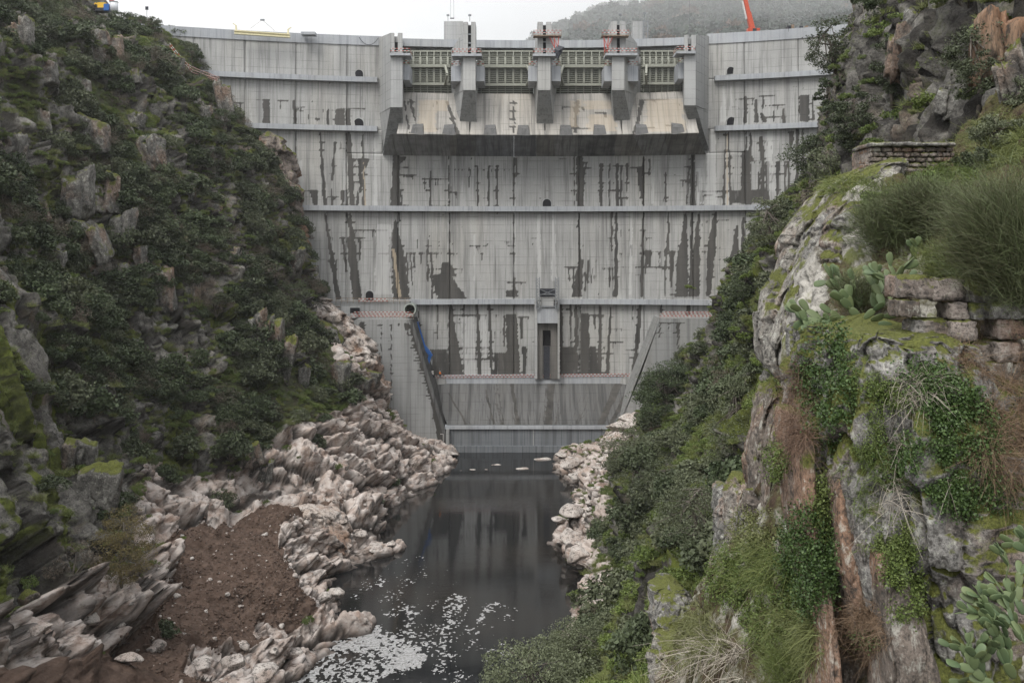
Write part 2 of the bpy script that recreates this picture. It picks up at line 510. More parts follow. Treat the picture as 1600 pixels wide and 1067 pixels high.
for h in [(366,382,161),(400,422,155),(434,452,157),(458,478,168),(458,476,174),(505,572,170),(462,478,195),(545,560,180),(1150,1180,154),(1186,1212,150),(1170,1228,164),(1188,1250,183),(1142,1160,168),
 (475,503,297),(508,520,297),(468,486,308),(532,546,297),(512,530,308),(552,580,248),(552,562,260),(498,522,257),(524,542,233),(475,560,321),(626,652,273),(630,646,277),(628,640,262),(660,702,279),(672,702,320),(626,640,320),(702,800,264),(702,715,300),(702,712,290),(914,925,262),(984,1006,262),(905,920,253),(1008,1026,248),(1008,1018,270),(1066,1083,247),(1070,1083,260),(1062,1083,281),(1092,1140,298),(1140,1166,243),(1148,1172,237),(1138,1160,261),(1190,1202,221),(1100,1115,305),(1066,1080,316),(1170,1200,252),(1118,1134,307),
 (513,560,370),(495,545,406),(555,572,371),(553,606,359),(592,612,396),(630,703,394),(640,652,418),(665,725,419),(640,652,431),(667,680,431),(735,752,384),(787,800,377),(793,823,441),(752,757,395),(700,716,395),(703,722,456),(881,905,417),(897,913,382),(905,935,406),(910,935,430),(950,988,358),(965,1003,382),(927,987,418),(993,1022,417),(1005,1060,392),(1008,1050,417),(1008,1020,371),(1095,1140,343),(1095,1140,404),(1098,1120,392),(995,1005,430),(1048,1060,460),(950,965,404),(1062,1072,352),
 (705,760,492),(735,800,517),(700,765,543),(720,790,551),(720,790,561),(770,800,491),(808,828,494),(815,828,541),(735,760,529),(700,730,505),(922,945,492),(930,975,514),(922,948,541),(925,960,552),(950,975,534),(975,992,547),(876,890,490),(895,905,487),(1030,1070,504),(930,945,560)]:
    hline(ST, *h)
RM = np.random.default_rng(5)
# right-hand mass low in tier 3, broken
ST[297:319, 1140:1202] = np.maximum(ST[297:319, 1140:1202], 0.7)
# left and right blocks in front of the dam
for v in [(566,567,504,559,8,9),(596,596,506,600,1.2,1),(612,612,506,625,1.8,1.2),(634,634,505,516,5,2),(638,638,505,525,3,1),(623,623,505,512,3,1),(1031,1031,503,530,2,2),(1060,1060,505,545,5,3),(580,581,560,640,1,1)]:
    stroke(ST, *v)
for i, y in enumerate(range(508, 690, 5)):                  # barbs along the slanted edge of the left block
    xe = 640 + (697 - 640) * ((y - 500) / 190.0)
    L_ = 3 + 9 * RM.random()
    ST[y:y + 2, int(xe - L_):int(xe) + 2] = 1
    ST[y:y + 5, int(xe - 4 * RM.random()):int(xe) + 2] = 1
for y in range(600, 692):
    xe = 640 + (697 - 640) * ((y - 500) / 190.0); w = (y - 600) * 0.13
    ST[y, int(xe - w):int(xe) + 2] = 1
# scattered small holes and leaks
for _ in range(120):
    x, y = RM.integers(380, 1280), RM.integers(130, 585)
    ST[y:y + 2, x:x + 2] = 1
for _ in range(120):
    x, y = RM.integers(380, 1280), RM.integers(130, 585)
    hline(ST, x, x + RM.integers(4, 14), int(y / 12.4) * 12.4, 0.6, 0.15)
# lime runs
for v in [(1131,1131,135,192,3,12),(1143,1142,135,192,3,9),(540,540,135,170,1.5,2),(566,566,140,190,2,2),(391,393,160,195,2,3),(540,540,240,320,2,5),(586,588,215,322,4,8),(842,843,335,465,6,8),(866,866,335,440,6,10),(742,742,365,440,4,3),(700,700,345,392,3,3),(687,687,395,420,2,1),(470,472,250,300,6,9),(600,600,350,460,25,30),(1112,1112,210,320,14,18),(1092,1095,262,320,9,12),(930,930,470,480,60,55),(730,735,495,588,22,18),(755,758,480,560,10,10),(815,820,480,495,20,20),(987,985,333,460,5,6),(1020,1020,240,320,6,6),(1203,1205,205,300,10,14)]:
    stroke(LM, *v, val=0.6, barbs=False)
for v in [(1136.6,1137,210,320,1.5,3),(569,571,255,322,2,3),(615,625,390,465,5,6)]:
    stroke(RU, *v, val=1.0, barbs=False)
def sample(A, px, py):
    x = np.clip(px, 0, 1598.9); y = np.clip(py, 0, 1065.9)
    x0 = x.astype(int); y0 = y.astype(int); fx_ = x - x0; fy_ = y - y0
    return (A[y0, x0] * (1 - fx_) * (1 - fy_) + A[y0, x0 + 1] * fx_ * (1 - fy_) + A[y0 + 1, x0] * (1 - fx_) * fy_ + A[y0 + 1, x0 + 1] * fx_ * fy_)
def grid_faces(nr, nc, off=0):
    a = np.arange(nr * nc).reshape(nr, nc) + off
    return np.stack([a[:-1, :-1].ravel(), a[:-1, 1:].ravel(), a[1:, 1:].ravel(), a[1:, :-1].ravel()], 1)

M_face = concrete('dam face concrete', base=(0.345, 0.345, 0.335), stain=True, streak=1.25)
M_low = concrete('lower block concrete', base=(0.28, 0.284, 0.28), stain=True, lift=1.5)
M_ledge = concrete('ledge concrete', base=(0.34, 0.355, 0.375), lift=40, form=8.0, streak=0.7)
M_pier = concrete('pier concrete', base=(0.36, 0.364, 0.36), lift=2.2, form=3.0, streak=0.7)
M_chute = concrete('chute concrete', base=(0.34, 0.325, 0.3), lift=1.6, form=9.0, yk=0.05, streak=1.4, stain=True)
M_wet = concrete('wet concrete', base=(0.3, 0.3, 0.3), lift=1.2, form=1.6, dark=1.0, wet=0.4)
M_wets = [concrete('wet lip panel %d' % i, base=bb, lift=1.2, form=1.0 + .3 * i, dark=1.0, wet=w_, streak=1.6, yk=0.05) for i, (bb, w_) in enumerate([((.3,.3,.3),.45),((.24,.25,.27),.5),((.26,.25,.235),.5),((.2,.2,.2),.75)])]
M_split = concrete('dark splitter concrete', base=(0.13, 0.13, 0.13), lift=1.2, form=1.0)
M_wet2 = concrete('soaked outlet wall', base=(0.2, 0.19, 0.175), lift=1.2, form=1.6, wet=0.55, streak=1.5)
M_under = concrete('shade toned underside', base=(0.3, 0.305, 0.3), lift=1.2, form=1.0, dark=0.85)  # darker concrete: the shade of downward faces is put into its colour
M_apron = concrete('apron concrete', base=(0.11, 0.11, 0.109), lift=1.8, form=5, wet=0.0, stain=True, streak=1.9, yk=0.04)
M_sill = concrete('sill wall concrete', base=(0.16, 0.172, 0.185), lift=1.1, form=1.4, streak=1.5)
M_dark = flat('painted recess shade', (0.012, 0.012, 0.014), 0.9)  # near-black colour standing in for shade inside openings
M_gate = flat('olive gate steel', (0.1, 0.105, 0.082), 0.55, 0.0, 0.12)
M_gatelight = flat('pale olive gate steel', (0.25, 0.255, 0.215), 0.5, 0.0, 0.1)
M_steel = flat('grey galvanised steel', (0.2, 0.21, 0.22), 0.5, 0.4, 0.2)
M_darksteel = flat('dark steel', (0.04, 0.042, 0.05), 0.5, 0.3, 0.3)
M_red = flat('red barrier plastic', (0.36, 0.07, 0.055), 0.5)
M_white = flat('white barrier plastic', (0.5, 0.48, 0.46), 0.5)
M_orange = flat('orange red crane paint', (0.42, 0.075, 0.04), 0.4)
M_blue = flat('blue lift paint', (0.03, 0.11, 0.33), 0.4)
M_wood = flat('weathered formwork board', (0.2, 0.15, 0.11), 0.8, 0.0, 0.4)
M_yellow = flat('pale yellow beam paint', (0.6, 0.55, 0.36), 0.5)

dam = thing('dam', 'tall grey curved concrete dam with four gates, closing the gorge above the river', 'dam', (8, 250, 0))

JX = [-130, -112] + [fx(p) for p in (222, 300, 381, 461, 541, 622, 703, 803, 905, 1006, 1083, 1165, 1250, 1335, 1420, 1500)]
TZ = [(-3.0, 34.9), (34.9, 57.4), (57.4, 77.4), (77.4, 89.7), (89.7, 99.0)]
def slab_block(x0, x1, z0, z1, mat, name, parent, gap=0.05, out=0.0, deep=2.5, res=(0.29, 0.47), group=None):
    if x1 < -86 or x0 > 84: res = (1.5, 1.5)
    nx = max(3, int((x1 - x0) / res[0]) + 1); nz = max(3, int((z1 - z0) / res[1]) + 1)
    xs = np.linspace(x0 + gap, x1 - gap, nx); zs = np.linspace(z0, z1, nz)
    X, Z = np.meshgrid(xs, zs)
    Y = face_y(X, Z) - out
    E = np.zeros_like(X); E[:, 0] = 1; E[:, -1] = 1
    Y = Y + 0.12 * E
    px, py = proj(np.stack([X, Y, Z], -1))
    V = np.stack([X, Y, Z], -1).reshape(-1, 3)
    Fs = grid_faces(nz, nx)
    # returns: the four sides go back into the body
    rim = np.concatenate([np.arange(nx), np.arange(1, nz) * nx + nx - 1, (nz - 1) * nx + np.arange(nx - 2, -1, -1), np.arange(nz - 2, 0, -1) * nx])
    B = V[rim].copy(); B[:, 1] += deep
    b0 = len(V); k = len(rim); idx = np.arange(k)
    Q = np.stack([rim[idx], b0 + idx, b0 + (idx + 1) % k, rim[(idx + 1) % k]], 1)
    V2 = np.concatenate([V, B]); F2 = np.concatenate([Fs, Q])
    at = {}
    for nme, A in (('stain', ST), ('lime', LM), ('rust', RU)):
        at[nme] = np.concatenate([sample(A, px, py).ravel(), np.zeros(k)])
    me = mesh_np(name, V2 - rootloc(parent), F2, False, at, [mat])
    return mob(name, me, parent)
for ti, (z0, z1) in enumerate(TZ):
    for i in range(len(JX) - 1):
        x0, x1 = JX[i], JX[i + 1]
        if ti == 4 and x0 > -34 and x1 < 50.5: continue          # the gates stand here
        if ti == 4 and x0 < -34 < x1: x1 = -31
        if ti == 4 and x0 < 48 < x1: x0 = 47.5
        if ti == 4 and -31 < (x0 + x1) / 2 < 47: continue
        if ti == 3:
            # upper part of the face behind the chute is cut away
            if x0 > -33.5 and x1 < 50: continue
            if x0 < -33 < x1: x1 = -31
            if x0 < 49 < x1: x0 = 47.5
            if -31 < (x0 + x1) / 2 < 47: continue
        if ti == 2 and -31 < (x0 + x1) / 2 < 47.5:
            slab_block(x0, x1, z0, 71.5, M_face, 'concrete_block', dam); continue
        if ti == 2 and x0 < -31 < x1:
            slab_block(x0, x1, z0, 71.5, M_face, 'concrete_block', dam); slab_block(x0, -32, 71.5, z1, M_face, 'concrete_block', dam); continue
        if ti == 2 and x0 < 48 < x1:
            slab_block(x0, x1, z0, 71.5, M_face, 'concrete_block', dam); slab_block(48.5, x1, 71.5, z1, M_face, 'concrete_block', dam); continue
        slab_block(x0, x1, z0, z1, M_face, 'concrete_block', dam)

# the body behind the face
def curved_strip(name, mat, xs, prof, parent=dam, smooth=False, attrs=False, dz=None):
    """profile of (offset out from the dam axis line towards the river, z) swept along x; closed loop"""
    n = len(prof); V = []; 
    for i, x in enumerate(xs):
        for (o, z) in prof:
            V.append((x, float(face_y(x, z)) - o, z))
    V = np.array(V); Fs = []
    for i in range(len(xs) - 1):
        for k in range(n):
            k2 = (k + 1) % n
            Fs.append((i * n + k, (i + 1) * n + k, (i + 1) * n + k2, i * n + k2))
    Fs.append(tuple(range(n))); Fs.append(tuple((len(xs) - 1) * n + k for k in range(n - 1, -1, -1)))
    me = mesh_np(name, V - rootloc(parent), Fs, smooth, None, [mat])
    bm = bmesh.new(); bm.from_mesh(me); bmesh.ops.recalc_face_normals(bm, faces=bm.faces); bm.to_mesh(me); bm.free()
    return mob(name, me, parent)
xsL = list(np.linspace(-130, -31.5, 34)); xsR = list(np.linspace(48.2, 115, 26)); xsA = list(np.linspace(-130, 115, 70)); xsM = list(np.linspace(-31.6, 48.3, 26))
curved_strip('dam_core', M_pier, xsA, [(-1, -4), (-9, -4), (-7, 71), (-1, 71)])
curved_strip('dam_core', M_pier, xsL, [(-1, 71.2), (-7, 71.2), (-6, 99), (-1, 99)])
curved_strip('dam_core', M_pier, xsR, [(-1, 71.2), (-7, 71.2), (-6, 99), (-1, 99)])
# crest parapet, pale blue-grey band
curved_strip('parapet', M_ledge, xsL, [(0.25, 98.4), (0.25, 100.7), (-6.2, 100.7), (-6.2, 98.4)])
curved_strip('parapet', M_ledge, xsR, [(0.25, 98.4), (0.25, 100.9), (-6.2, 100.9), (-6.2, 98.4)])
# bridge deck over the gates
curved_strip('bridge_deck', M_ledge, xsM, [(0.4, 98.4), (0.4, 100.3), (-5.5, 100.3), (-5.5, 98.4)])
curved_strip('bridge_beam', M_under, xsM, [(-1.4, 96.8), (-1.4, 98.3), (-5.0, 98.3), (-5.0, 96.8)])  # darker concrete carries the shade beneath the deck
# walkway ledges
def ledge(x0, x1, ztop, thick=1.25, out=1.6):
    n = max(3, int((x1 - x0) / 4))
    return curved_strip('walkway_ledge', M_ledge, list(np.linspace(x0, x1, n)), [(-0.5, ztop - thick), (out, ztop - thick), (out, ztop), (-0.5, ztop)])
ledge(-130, -33.2, 90.3); ledge(49.6, 115, 90.3)
ledge(-130, -33.2, 78.2); ledge(49.6, 115, 78.0)
ledge(-130, 115, 58.6)
ledge(fx(640, 468), fx(836, 468), 35.6); ledge(fx(873, 468), fx(1111, 468), 35.6)
# arched gallery doorways: near-black plugs paint the shade of the mouth, each framed
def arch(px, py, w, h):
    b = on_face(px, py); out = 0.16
    for nm, mat, s, o in (('doorway_frame', M_pier, 1.22, 0.07), ('doorway_shade', M_dark, 1.0, 0.13)):
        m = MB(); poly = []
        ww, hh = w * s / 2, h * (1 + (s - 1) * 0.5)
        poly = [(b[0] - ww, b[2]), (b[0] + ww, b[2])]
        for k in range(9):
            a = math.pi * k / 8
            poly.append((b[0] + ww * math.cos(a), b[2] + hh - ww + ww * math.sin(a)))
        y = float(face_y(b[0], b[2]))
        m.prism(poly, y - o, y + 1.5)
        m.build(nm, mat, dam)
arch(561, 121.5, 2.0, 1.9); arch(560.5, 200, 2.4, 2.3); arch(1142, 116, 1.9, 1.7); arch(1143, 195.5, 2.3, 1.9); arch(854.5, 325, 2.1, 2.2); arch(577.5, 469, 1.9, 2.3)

# ---- spillway chutes and lip
def chute_profile():
    return [(247.5, 86.6), (246.9, 86.3), (245.6, 84.6), (244.2, 82.0), (242.8, 79.4), (241.2, 77.0), (239.6, 75.35)]
def yoff(x):            # how much the curve of the dam brings this x forward
    return float(dam_y(x)) - 250.0
BX = [xat(628, 247), xat(735, 244), xat(851, 244), xat(969, 244), xat(1078, 247)]
def strip_plate(name, mat, x0b, x1b, x0f, x1f, prof, thick, parent, px_off=None, res=0.4):
    nx = int(abs(x1b - x0b) / res) + 2
    t = np.linspace(0, 1, nx); V = []; 
    prof = np.array(prof); s = np.linspace(0, 1, 30); sp = np.linspace(0, 1, len(prof))
    py_ = np.interp(s, sp, prof[:, 0]); pz_ = np.interp(s, sp, prof[:, 1])
    XX = np.outer(1 - s, x0b + (x1b - x0b) * t) + np.outer(s, x0f + (x1f - x0f) * t)
    YY = py_[:, None] + (np.array(dam_y(XX)) - 250.0); ZZ = np.repeat(pz_[:, None], nx, 1)
    V = np.stack([XX, YY, ZZ], -1)
    px, py = proj(V)
    V = V.reshape(-1, 3); n = len(V)
    B = V.copy(); B[:, 1] += thick; B[:, 2] -= 0.12
    Fs = np.concatenate([grid_faces(30, nx), grid_faces(30, nx, n)[:, ::-1]])
    at = {'stain': np.concatenate([sample(SC_, px, py).ravel(), np.zeros(n)]), 'lime': np.zeros(2 * n), 'rust': np.concatenate([sample(SR_, px, py).ravel(), np.zeros(n)])}
    a = np.arange(n).reshape(30, nx)
    rim = np.concatenate([a[0], a[1:, -1], a[-1, -2::-1], a[-2:0:-1, 0]]); k = len(rim); i = np.arange(k)
    Fs = np.concatenate([Fs, np.stack([rim[i], rim[i] + n, rim[(i + 1) % k] + n, rim[(i + 1) % k]], 1)])
    me = mesh_np(name, np.concatenate([V, B]) - rootloc(parent), Fs, False, at, [mat])
    return mob(name, me, parent)
SC_ = np.zeros((1067, 1600)); SR_ = np.zeros((1067, 1600))
for v in [(632,640,158,208,3,2),(641,651,156,196,4,2),(647,650,160,206,2,1),(699,716,158,212,4,7),(803,804,158,208,2,3),(903,898,158,208,6,3),(1006,990,158,210,3,4),(683,684,158,170,2,1),(1002,996,160,205,6,4)]:
    stroke(SC_, *v)
for h in [(632,705,158),(745,770,199),(660,690,201),(880,925,168),(880,925,201),(995,1025,199),(1040,1068,196),(930,950,176),(1000,1068,156)]:
    hline(SC_, *h)
for v in [(668,668,157,207,26,30),(690,690,157,175,26,18),(945,945,158,172,60,66),(940,940,180,206,40,50),(895,897,157,200,10,14),(1040,1038,155,206,60,66),(905,903,156,180,12,8)]:
    stroke(SR_, *v, val=0.62, barbs=False)
pr = chute_profile()
for i in range(4):
    w = 0.6
    strip_plate('spillway_chute', M_chute, BX[i] + w, BX[i + 1] - w, BX[i] + (-0.2 if i == 0 else 0.02), BX[i + 1] - (-0.2 if i == 3 else 0.02), pr, 1.4, dam)
    # splitter blocks on the lip, dark wet fronts
    for u in (0.27, 0.71) if i not in (3,) else (0.26, 0.74):
        cx = BX[i] + (BX[i + 1] - BX[i]) * u
        yf = 239.55 + yoff(cx); m = MB()
        a = 1.65; b = 1.25
        m.hexa([(cx - a, yf, 75.2), (cx + a, yf, 75.2), (cx + a * 0.9, yf + 2.8, 77.2), (cx - a * 0.9, yf + 2.8, 77.2),
                (cx - b, yf + 0.5, 77.0), (cx + b, yf + 0.5, 77.0), (cx + b, yf + 2.9, 78.4), (cx - b, yf + 2.9, 78.4)])
        m.build('splitter_block', M_split, dam)
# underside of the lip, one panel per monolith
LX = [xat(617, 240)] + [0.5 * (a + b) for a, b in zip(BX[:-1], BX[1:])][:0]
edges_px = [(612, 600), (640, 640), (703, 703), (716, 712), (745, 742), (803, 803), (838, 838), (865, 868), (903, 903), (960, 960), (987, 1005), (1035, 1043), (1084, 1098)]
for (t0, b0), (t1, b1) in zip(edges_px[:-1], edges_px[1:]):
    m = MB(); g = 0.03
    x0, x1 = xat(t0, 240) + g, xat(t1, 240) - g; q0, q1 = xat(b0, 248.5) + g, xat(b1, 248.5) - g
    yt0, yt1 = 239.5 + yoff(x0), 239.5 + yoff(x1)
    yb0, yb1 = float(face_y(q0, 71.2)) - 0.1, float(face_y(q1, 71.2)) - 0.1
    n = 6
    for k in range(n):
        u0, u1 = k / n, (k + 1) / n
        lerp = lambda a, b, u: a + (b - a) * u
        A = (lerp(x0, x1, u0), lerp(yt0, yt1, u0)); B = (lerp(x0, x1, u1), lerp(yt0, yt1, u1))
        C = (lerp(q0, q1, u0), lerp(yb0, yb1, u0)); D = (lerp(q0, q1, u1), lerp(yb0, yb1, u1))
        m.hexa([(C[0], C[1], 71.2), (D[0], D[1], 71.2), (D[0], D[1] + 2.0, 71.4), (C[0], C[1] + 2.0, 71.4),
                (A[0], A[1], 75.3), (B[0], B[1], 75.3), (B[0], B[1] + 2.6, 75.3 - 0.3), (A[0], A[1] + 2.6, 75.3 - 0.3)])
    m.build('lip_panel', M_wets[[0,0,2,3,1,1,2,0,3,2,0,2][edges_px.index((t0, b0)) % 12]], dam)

# ---- piers
def pier(fl, fr, bl, br, yf, yb, ztop, zknee, zfoot, yfoot, fwid, slot=True, ztower=None, foot_px=None):
    """front left/right x, back left/right x, knee where the front starts to slope back"""
    m = MB()
    # upper body
    m.hexa([(fl, yf, zknee), (fr, yf, zknee), (br, yb, zknee), (bl, yb, zknee), (fl, yf, ztop), (fr, yf, ztop), (br, yb, ztop), (bl, yb, ztop)])
    m.build('pier_shaft', M_pier, dam)
    m = MB()
    f0, f1 = fwid
    k = (yfoot - yf) / (yb - yf)
    # sloping underside, formed; its shade is put into the darker concrete
    m.hexa([(f0, yfoot - 0.02, zfoot), (f1, yfoot - 0.02, zfoot), (f1, yfoot + 0.5, zfoot), (f0, yfoot + 0.5, zfoot),
            (fl, yf - 0.02, zknee), (fr, yf - 0.02, zknee), (fr, yf + 0.5, zknee), (fl, yf + 0.5, zknee)])
    m.build('pier_underside', M_under, dam)
    m = MB()
    m.hexa([(f0 + .02, yfoot + 0.3, zfoot), (f1 - .02, yfoot + 0.3, zfoot), (br, yb, zfoot), (bl, yb, zfoot),
            (fl + .02, yf + 0.3, zknee - .01), (fr - .02, yf + 0.3, zknee - .01), (br, yb, zknee - .01), (bl, yb, zknee - .01)])
    m.build('pier_flank', M_pier, dam)
def railing_part(pts, h=1.1, parent=dam, name='red_white_railing'):
    """posts with striped boards: real pieces, red and white by turns"""
    m = MB(); pts = [np.array(p, float) for p in pts]
    for a, b in zip(pts[:-1], pts[1:]):
        L_ = np.linalg.norm(b - a); n = max(1, int(L_ / 0.45))
        for k in range(n):
            p, q = a + (b - a) * k / n, a + (b - a) * (k + 1) / n
            for lv, zz in enumerate((0.5, 1.0)):
                m.cur = (k + lv) % 2
                m.bar(p + [0, 0, zz * h], q + [0, 0, zz * h], 0.04, 0.13)
        n = max(1, int(L_ / 1.6)); m.cur = 2
        for k in range(n + 1):
            p = a + (b - a) * k / n
            m.bar(p, p + [0, 0, h * 1.05], 0.07)
    return m.build(name, [M_red, M_white, M_wood], parent)
YF = 236.0
piers = []
def tower(cx, w, yf, d, z0, z1, bx, slit_w=0.75, cut=True):
    """hollow-fronted top of a pier: two cheeks, a back and a near-black shade sheet in the slot between"""
    m = MB(); s = slit_w / 2
    m.box(cx - w / 2, cx - s, yf, yf + d, z0, z1); m.box(cx + s, cx + w / 2, yf, yf + d, z0, z1)
    m.box(cx - s, cx + s, yf + 0.9, yf + d, z0, z1 - 0.5)
    m.build('pier_tower', M_pier, dam)
    m = MB(); m.box(cx - s + .01, cx + s - .01, yf + 0.75, yf + 0.88, z0, z1 - 0.7); m.build('tower_slot', M_dark, dam)  # near-black sheet paints the depth shade of the slot
    for _ in range(3):
        m = MB(); zz = z0 + (z1 - z0) * R.uniform(.1, .9); m.box(cx - s, cx + s, yf + 0.35, yf + 0.6, zz, zz + 0.3); m.build('slot_strut', M_steel, dam)
def platform(x0, x1, y0, y1, z, th=0.55):
    m = MB(); m.box(x0, x1, y0, y1, z - th, z); m.build('platform_slab', M_ledge, dam)
    railing_part([(x0 + .1, y1, z), (x0 + .1, y0 + .1, z), (x1 - .1, y0 + .1, z), (x1 - .1, y1, z)])
def trunnion(x0, x1, y0, y1, z0, z1):
    m = MB()
    m.hexa([(x0, y0, z0 + .5), (x1, y0, z0 + .5), (x1, y1, z0), (x0, y1, z0), (x0, y0, z1), (x1, y0, z1), (x1, y1, z1), (x0, y1, z1)])
    m.build('trunnion_block', M_ledge, dam)
    railing_part([(x0 + .1, y0 + .1, z1), (x1 - .1, y0 + .1, z1)], 1.0)
zk = zat(141, YF)
# outer left
pier(xat(610, YF), xat(629, YF), xat(592, 247), xat(631, 247), YF, 247, 94.6, zat(168, YF), 71.3, 248.3, (xat(597, 248), xat(620, 248)))
pier(xat(1069, YF), xat(1087, YF), xat(1066, 246), xat(1110, 246), YF, 246, 94.6, zat(165, YF), 71.3, 247.0, (xat(1092, 247), xat(1111, 247)))
pier(xat(724, YF), xat(743, YF), xat(704.5, 249), xat(745, 249), YF, 249, 94.0, zk, 77.6, 243, (xat(717, 243), xat(745, 243)))
pier(xat(840.5, YF), xat(860, YF), xat(834, 249), xat(869, 249), YF, 249, 94.0, zk, 77.6, 243, (xat(838, 243), xat(865, 243)))
pier(xat(956, YF), xat(975.5, YF), xat(955, 249), xat(1001, 249), YF, 249, 94.0, zk, 77.6, 243, (xat(961, 243), xat(987, 243)))
# tops
def skew_top(fl, fr, bl, br, yf, yb, z0, zf, zb, slot):
    """outer pier top: solid side wall, slot in the front"""
    m = MB(); s = 0.4; c = slot
    for a, b, A, B in ((fl, c - s, bl, bl + (c - s - fl)), (c + s, fr, br - (fr - c - s), br)):
        m.hexa([(a, yf, z0), (b, yf, z0), (B, yb, z0), (A, yb, z0), (a, yf, zf), (b, yf, zf), (B, yb, zb), (A, yb, zb)])
    m.hexa([(c - s, yf + 1, z0), (c + s, yf + 1, z0), (br - .3, yb, z0), (bl + .3, yb, z0), (c - s, yf + 1, zf - .6), (c + s, yf + 1, zf - .6), (br - .3, yb, zb - .6), (bl + .3, yb, zb - .6)])
    m.build('pier_tower', M_pier, dam)
    m = MB(); m.box(c - s + .01, c + s - .01, yf + 0.85, yf + 0.98, z0, zf - 2); m.build('tower_slot', M_dark, dam)  # shade in the slot, painted as a near-black sheet
skew_top(xat(610, YF), xat(629, YF), xat(592, 247), xat(628, 247), YF, 247, 94.6, zat(52, YF), 100.4, xat(619, YF))
skew_top(xat(1069, YF), xat(1087, YF), xat(1072, 246), xat(1110, 246), YF, 246, 94.6, zat(55, YF), 100.6, xat(1077.5, YF))
tower(xat(733.6, YF + 1), xat(743, YF) - xat(724, YF), YF + .8, 6, 94.0, zat(33.5, YF), 0)
tower(xat(850.8, YF + 1), 3.3, YF + .8, 5, 94.0, zat(33.5, YF), 0)
tower(xat(966, YF + 1), 3.5, YF + .8, 6, 94.0, zat(32.5, YF), 0)
# side bodies of the towers running back to the deck
for (fl, fr, bl, br, z) in ((xat(724, 242), xat(742, 242), xat(705, 249), xat(742, 249), 96.5), (xat(838, 242), xat(864, 242), xat(835, 249), xat(868, 249), 96.2), (xat(956, 242), xat(976, 242), xat(962, 249), xat(999, 249), 97.5)):
    m = MB(); m.hexa([(fl, 242.9, 94.0), (fr, 242.9, 94.0), (br, 249, 94.0), (bl, 249, 94.0), (fl, 242.9, z + 4.5), (fr, 242.9, z + 4.5), (br, 249, z + 1.2), (bl, 249, z + 1.2)])
    m.build('tower_side', M_pier, dam)
platform(xat(610.5, 235) - .2, xat(641, 235), 234.8, 240, zat(83.5, 235)); platform(xat(1057, 235), xat(1087, 235), 234.8, 240, zat(80.5, 235))
platform(xat(706, 235.5), xat(753, 235.5), 234.8, 240, zat(84.5, 235)); platform(xat(832.5, 235), xat(868, 235), 234.8, 240, zat(84.5, 235)); platform(xat(946, 235), xat(996, 235), 234.8, 240, zat(83.5, 235))
# trunnion blocks at the gate pivots
z1, z0 = zat(104, 239), zat(131, 239)
for a, b in ((705, 724), (744, 757), (825.5, 841), (860.5, 876), (944, 956), (977, 997)):
    trunnion(xat(a, 239), xat(b, 239), 238.6, 246, z0, z1)
trunnion(xat(629.5, 239), xat(640, 239), 238.6, 246, zat(129, 239), zat(102, 239)); trunnion(xat(1059, 239), xat(1069, 239), 238.6, 246, zat(127, 239), zat(99, 239))
# formwork platforms still hanging on the two middle towers
for cx, sgn in ((853, 1), (962, -1)):
    X = xat(cx, 236)
    x0, x1 = (X - 3.0, X + 3.6) if sgn > 0 else (X - 3.4, X + 3.0)
    z = zat(57, 236)
    m = MB(); m.box(x0, x1, 234.6, 237, z - .25, z)
    m.build('formwork_deck', M_wood, dam)
    railing_part([(x0, 234.7, z), (x1, 234.7, z)], 1.1)
    m = MB()
    xx = x1 - 1.2 if sgn > 0 else x0 + 1.0
    for dx in (-.5, .6):
        m.bar((xx + dx, 235, z - .25), (xx + dx * .5, 235.4, z - 4.0), 0.22)
    m.bar((xx - .6, 235, z - .4), (xx + .6, 235, z - 3.4), 0.15); m.bar((xx + 1.6 * sgn * -1, 235, z - .4), (xx, 235.2, z - 3.8), 0.15)
    m.build('formwork_prop', M_red, dam)
def cloth(pxs, Y, name, mat, parent):
    pts = [P(a, b, Y) for a, b in pxs]; c = np.mean(pts, 0); m = MB(); v = []; n = len(pts)
    v = [tuple(p) for p in pts] + [tuple(p + [0, 0.35, 0]) for p in pts] + [tuple(c - [0, 0.4, 0]), tuple(c + [0, .6, 0])]
    f = []
    for i in range(n):
        j = (i + 1) % n
        f += [(i, j, 2 * n), (n + j, n + i, 2 * n + 1), (i, n + i, n + j, j)]
    m.add(v, f); return m.build(name, mat, parent)
tarp = cloth([(866, 76), (872, 71), (882, 74), (878, 82), (872, 93), (866, 86)], 235.0, 'tarpaulin', M_darksteel, None)
tag(tarp, 'dark tarpaulin hanging from the platform of the middle pier', 'tarpaulin')
# rear towers on the upstream side
m = MB(); m.box(xat(694.5, 259), xat(724, 259), 257, 261, 96, zat(36.5, 259)); m.build('lift_tower', M_pier, dam)
m = MB(); m.box(xat(988, 259), xat(1008, 259), 257.5, 261, 96, zat(36, 259)); m.build('lift_tower', M_pier, dam)
m = MB()
for a in (1005, 1012):
    m.bar(P(a, 62, 257), P(a, 33, 257), .22)
for b in (34, 42, 50, 60): m.bar(P(1004, b, 257), P(1013, b, 257), .15)
m.build('scaffold_frame', M_steel, dam)
def lamp_post(px, pyb, pyt, Y, lean=1):
    m = MB(); a, b = P(px, pyb, Y), P(px, pyt, Y)
    m.tube([a, b], 0.07, 6); m.box(b[0] - .35, b[0] + .35, b[1] - .15, b[1] + .15, b[2] - .12, b[2] + .3)
    return m.build('lamp_post', M_steel, dam)
for a in ((700, 38, 25, 258), (734, 34, 25, 238), (1007, 36, 22, 258), (969, 33, 24, 238)): lamp_post(*a)

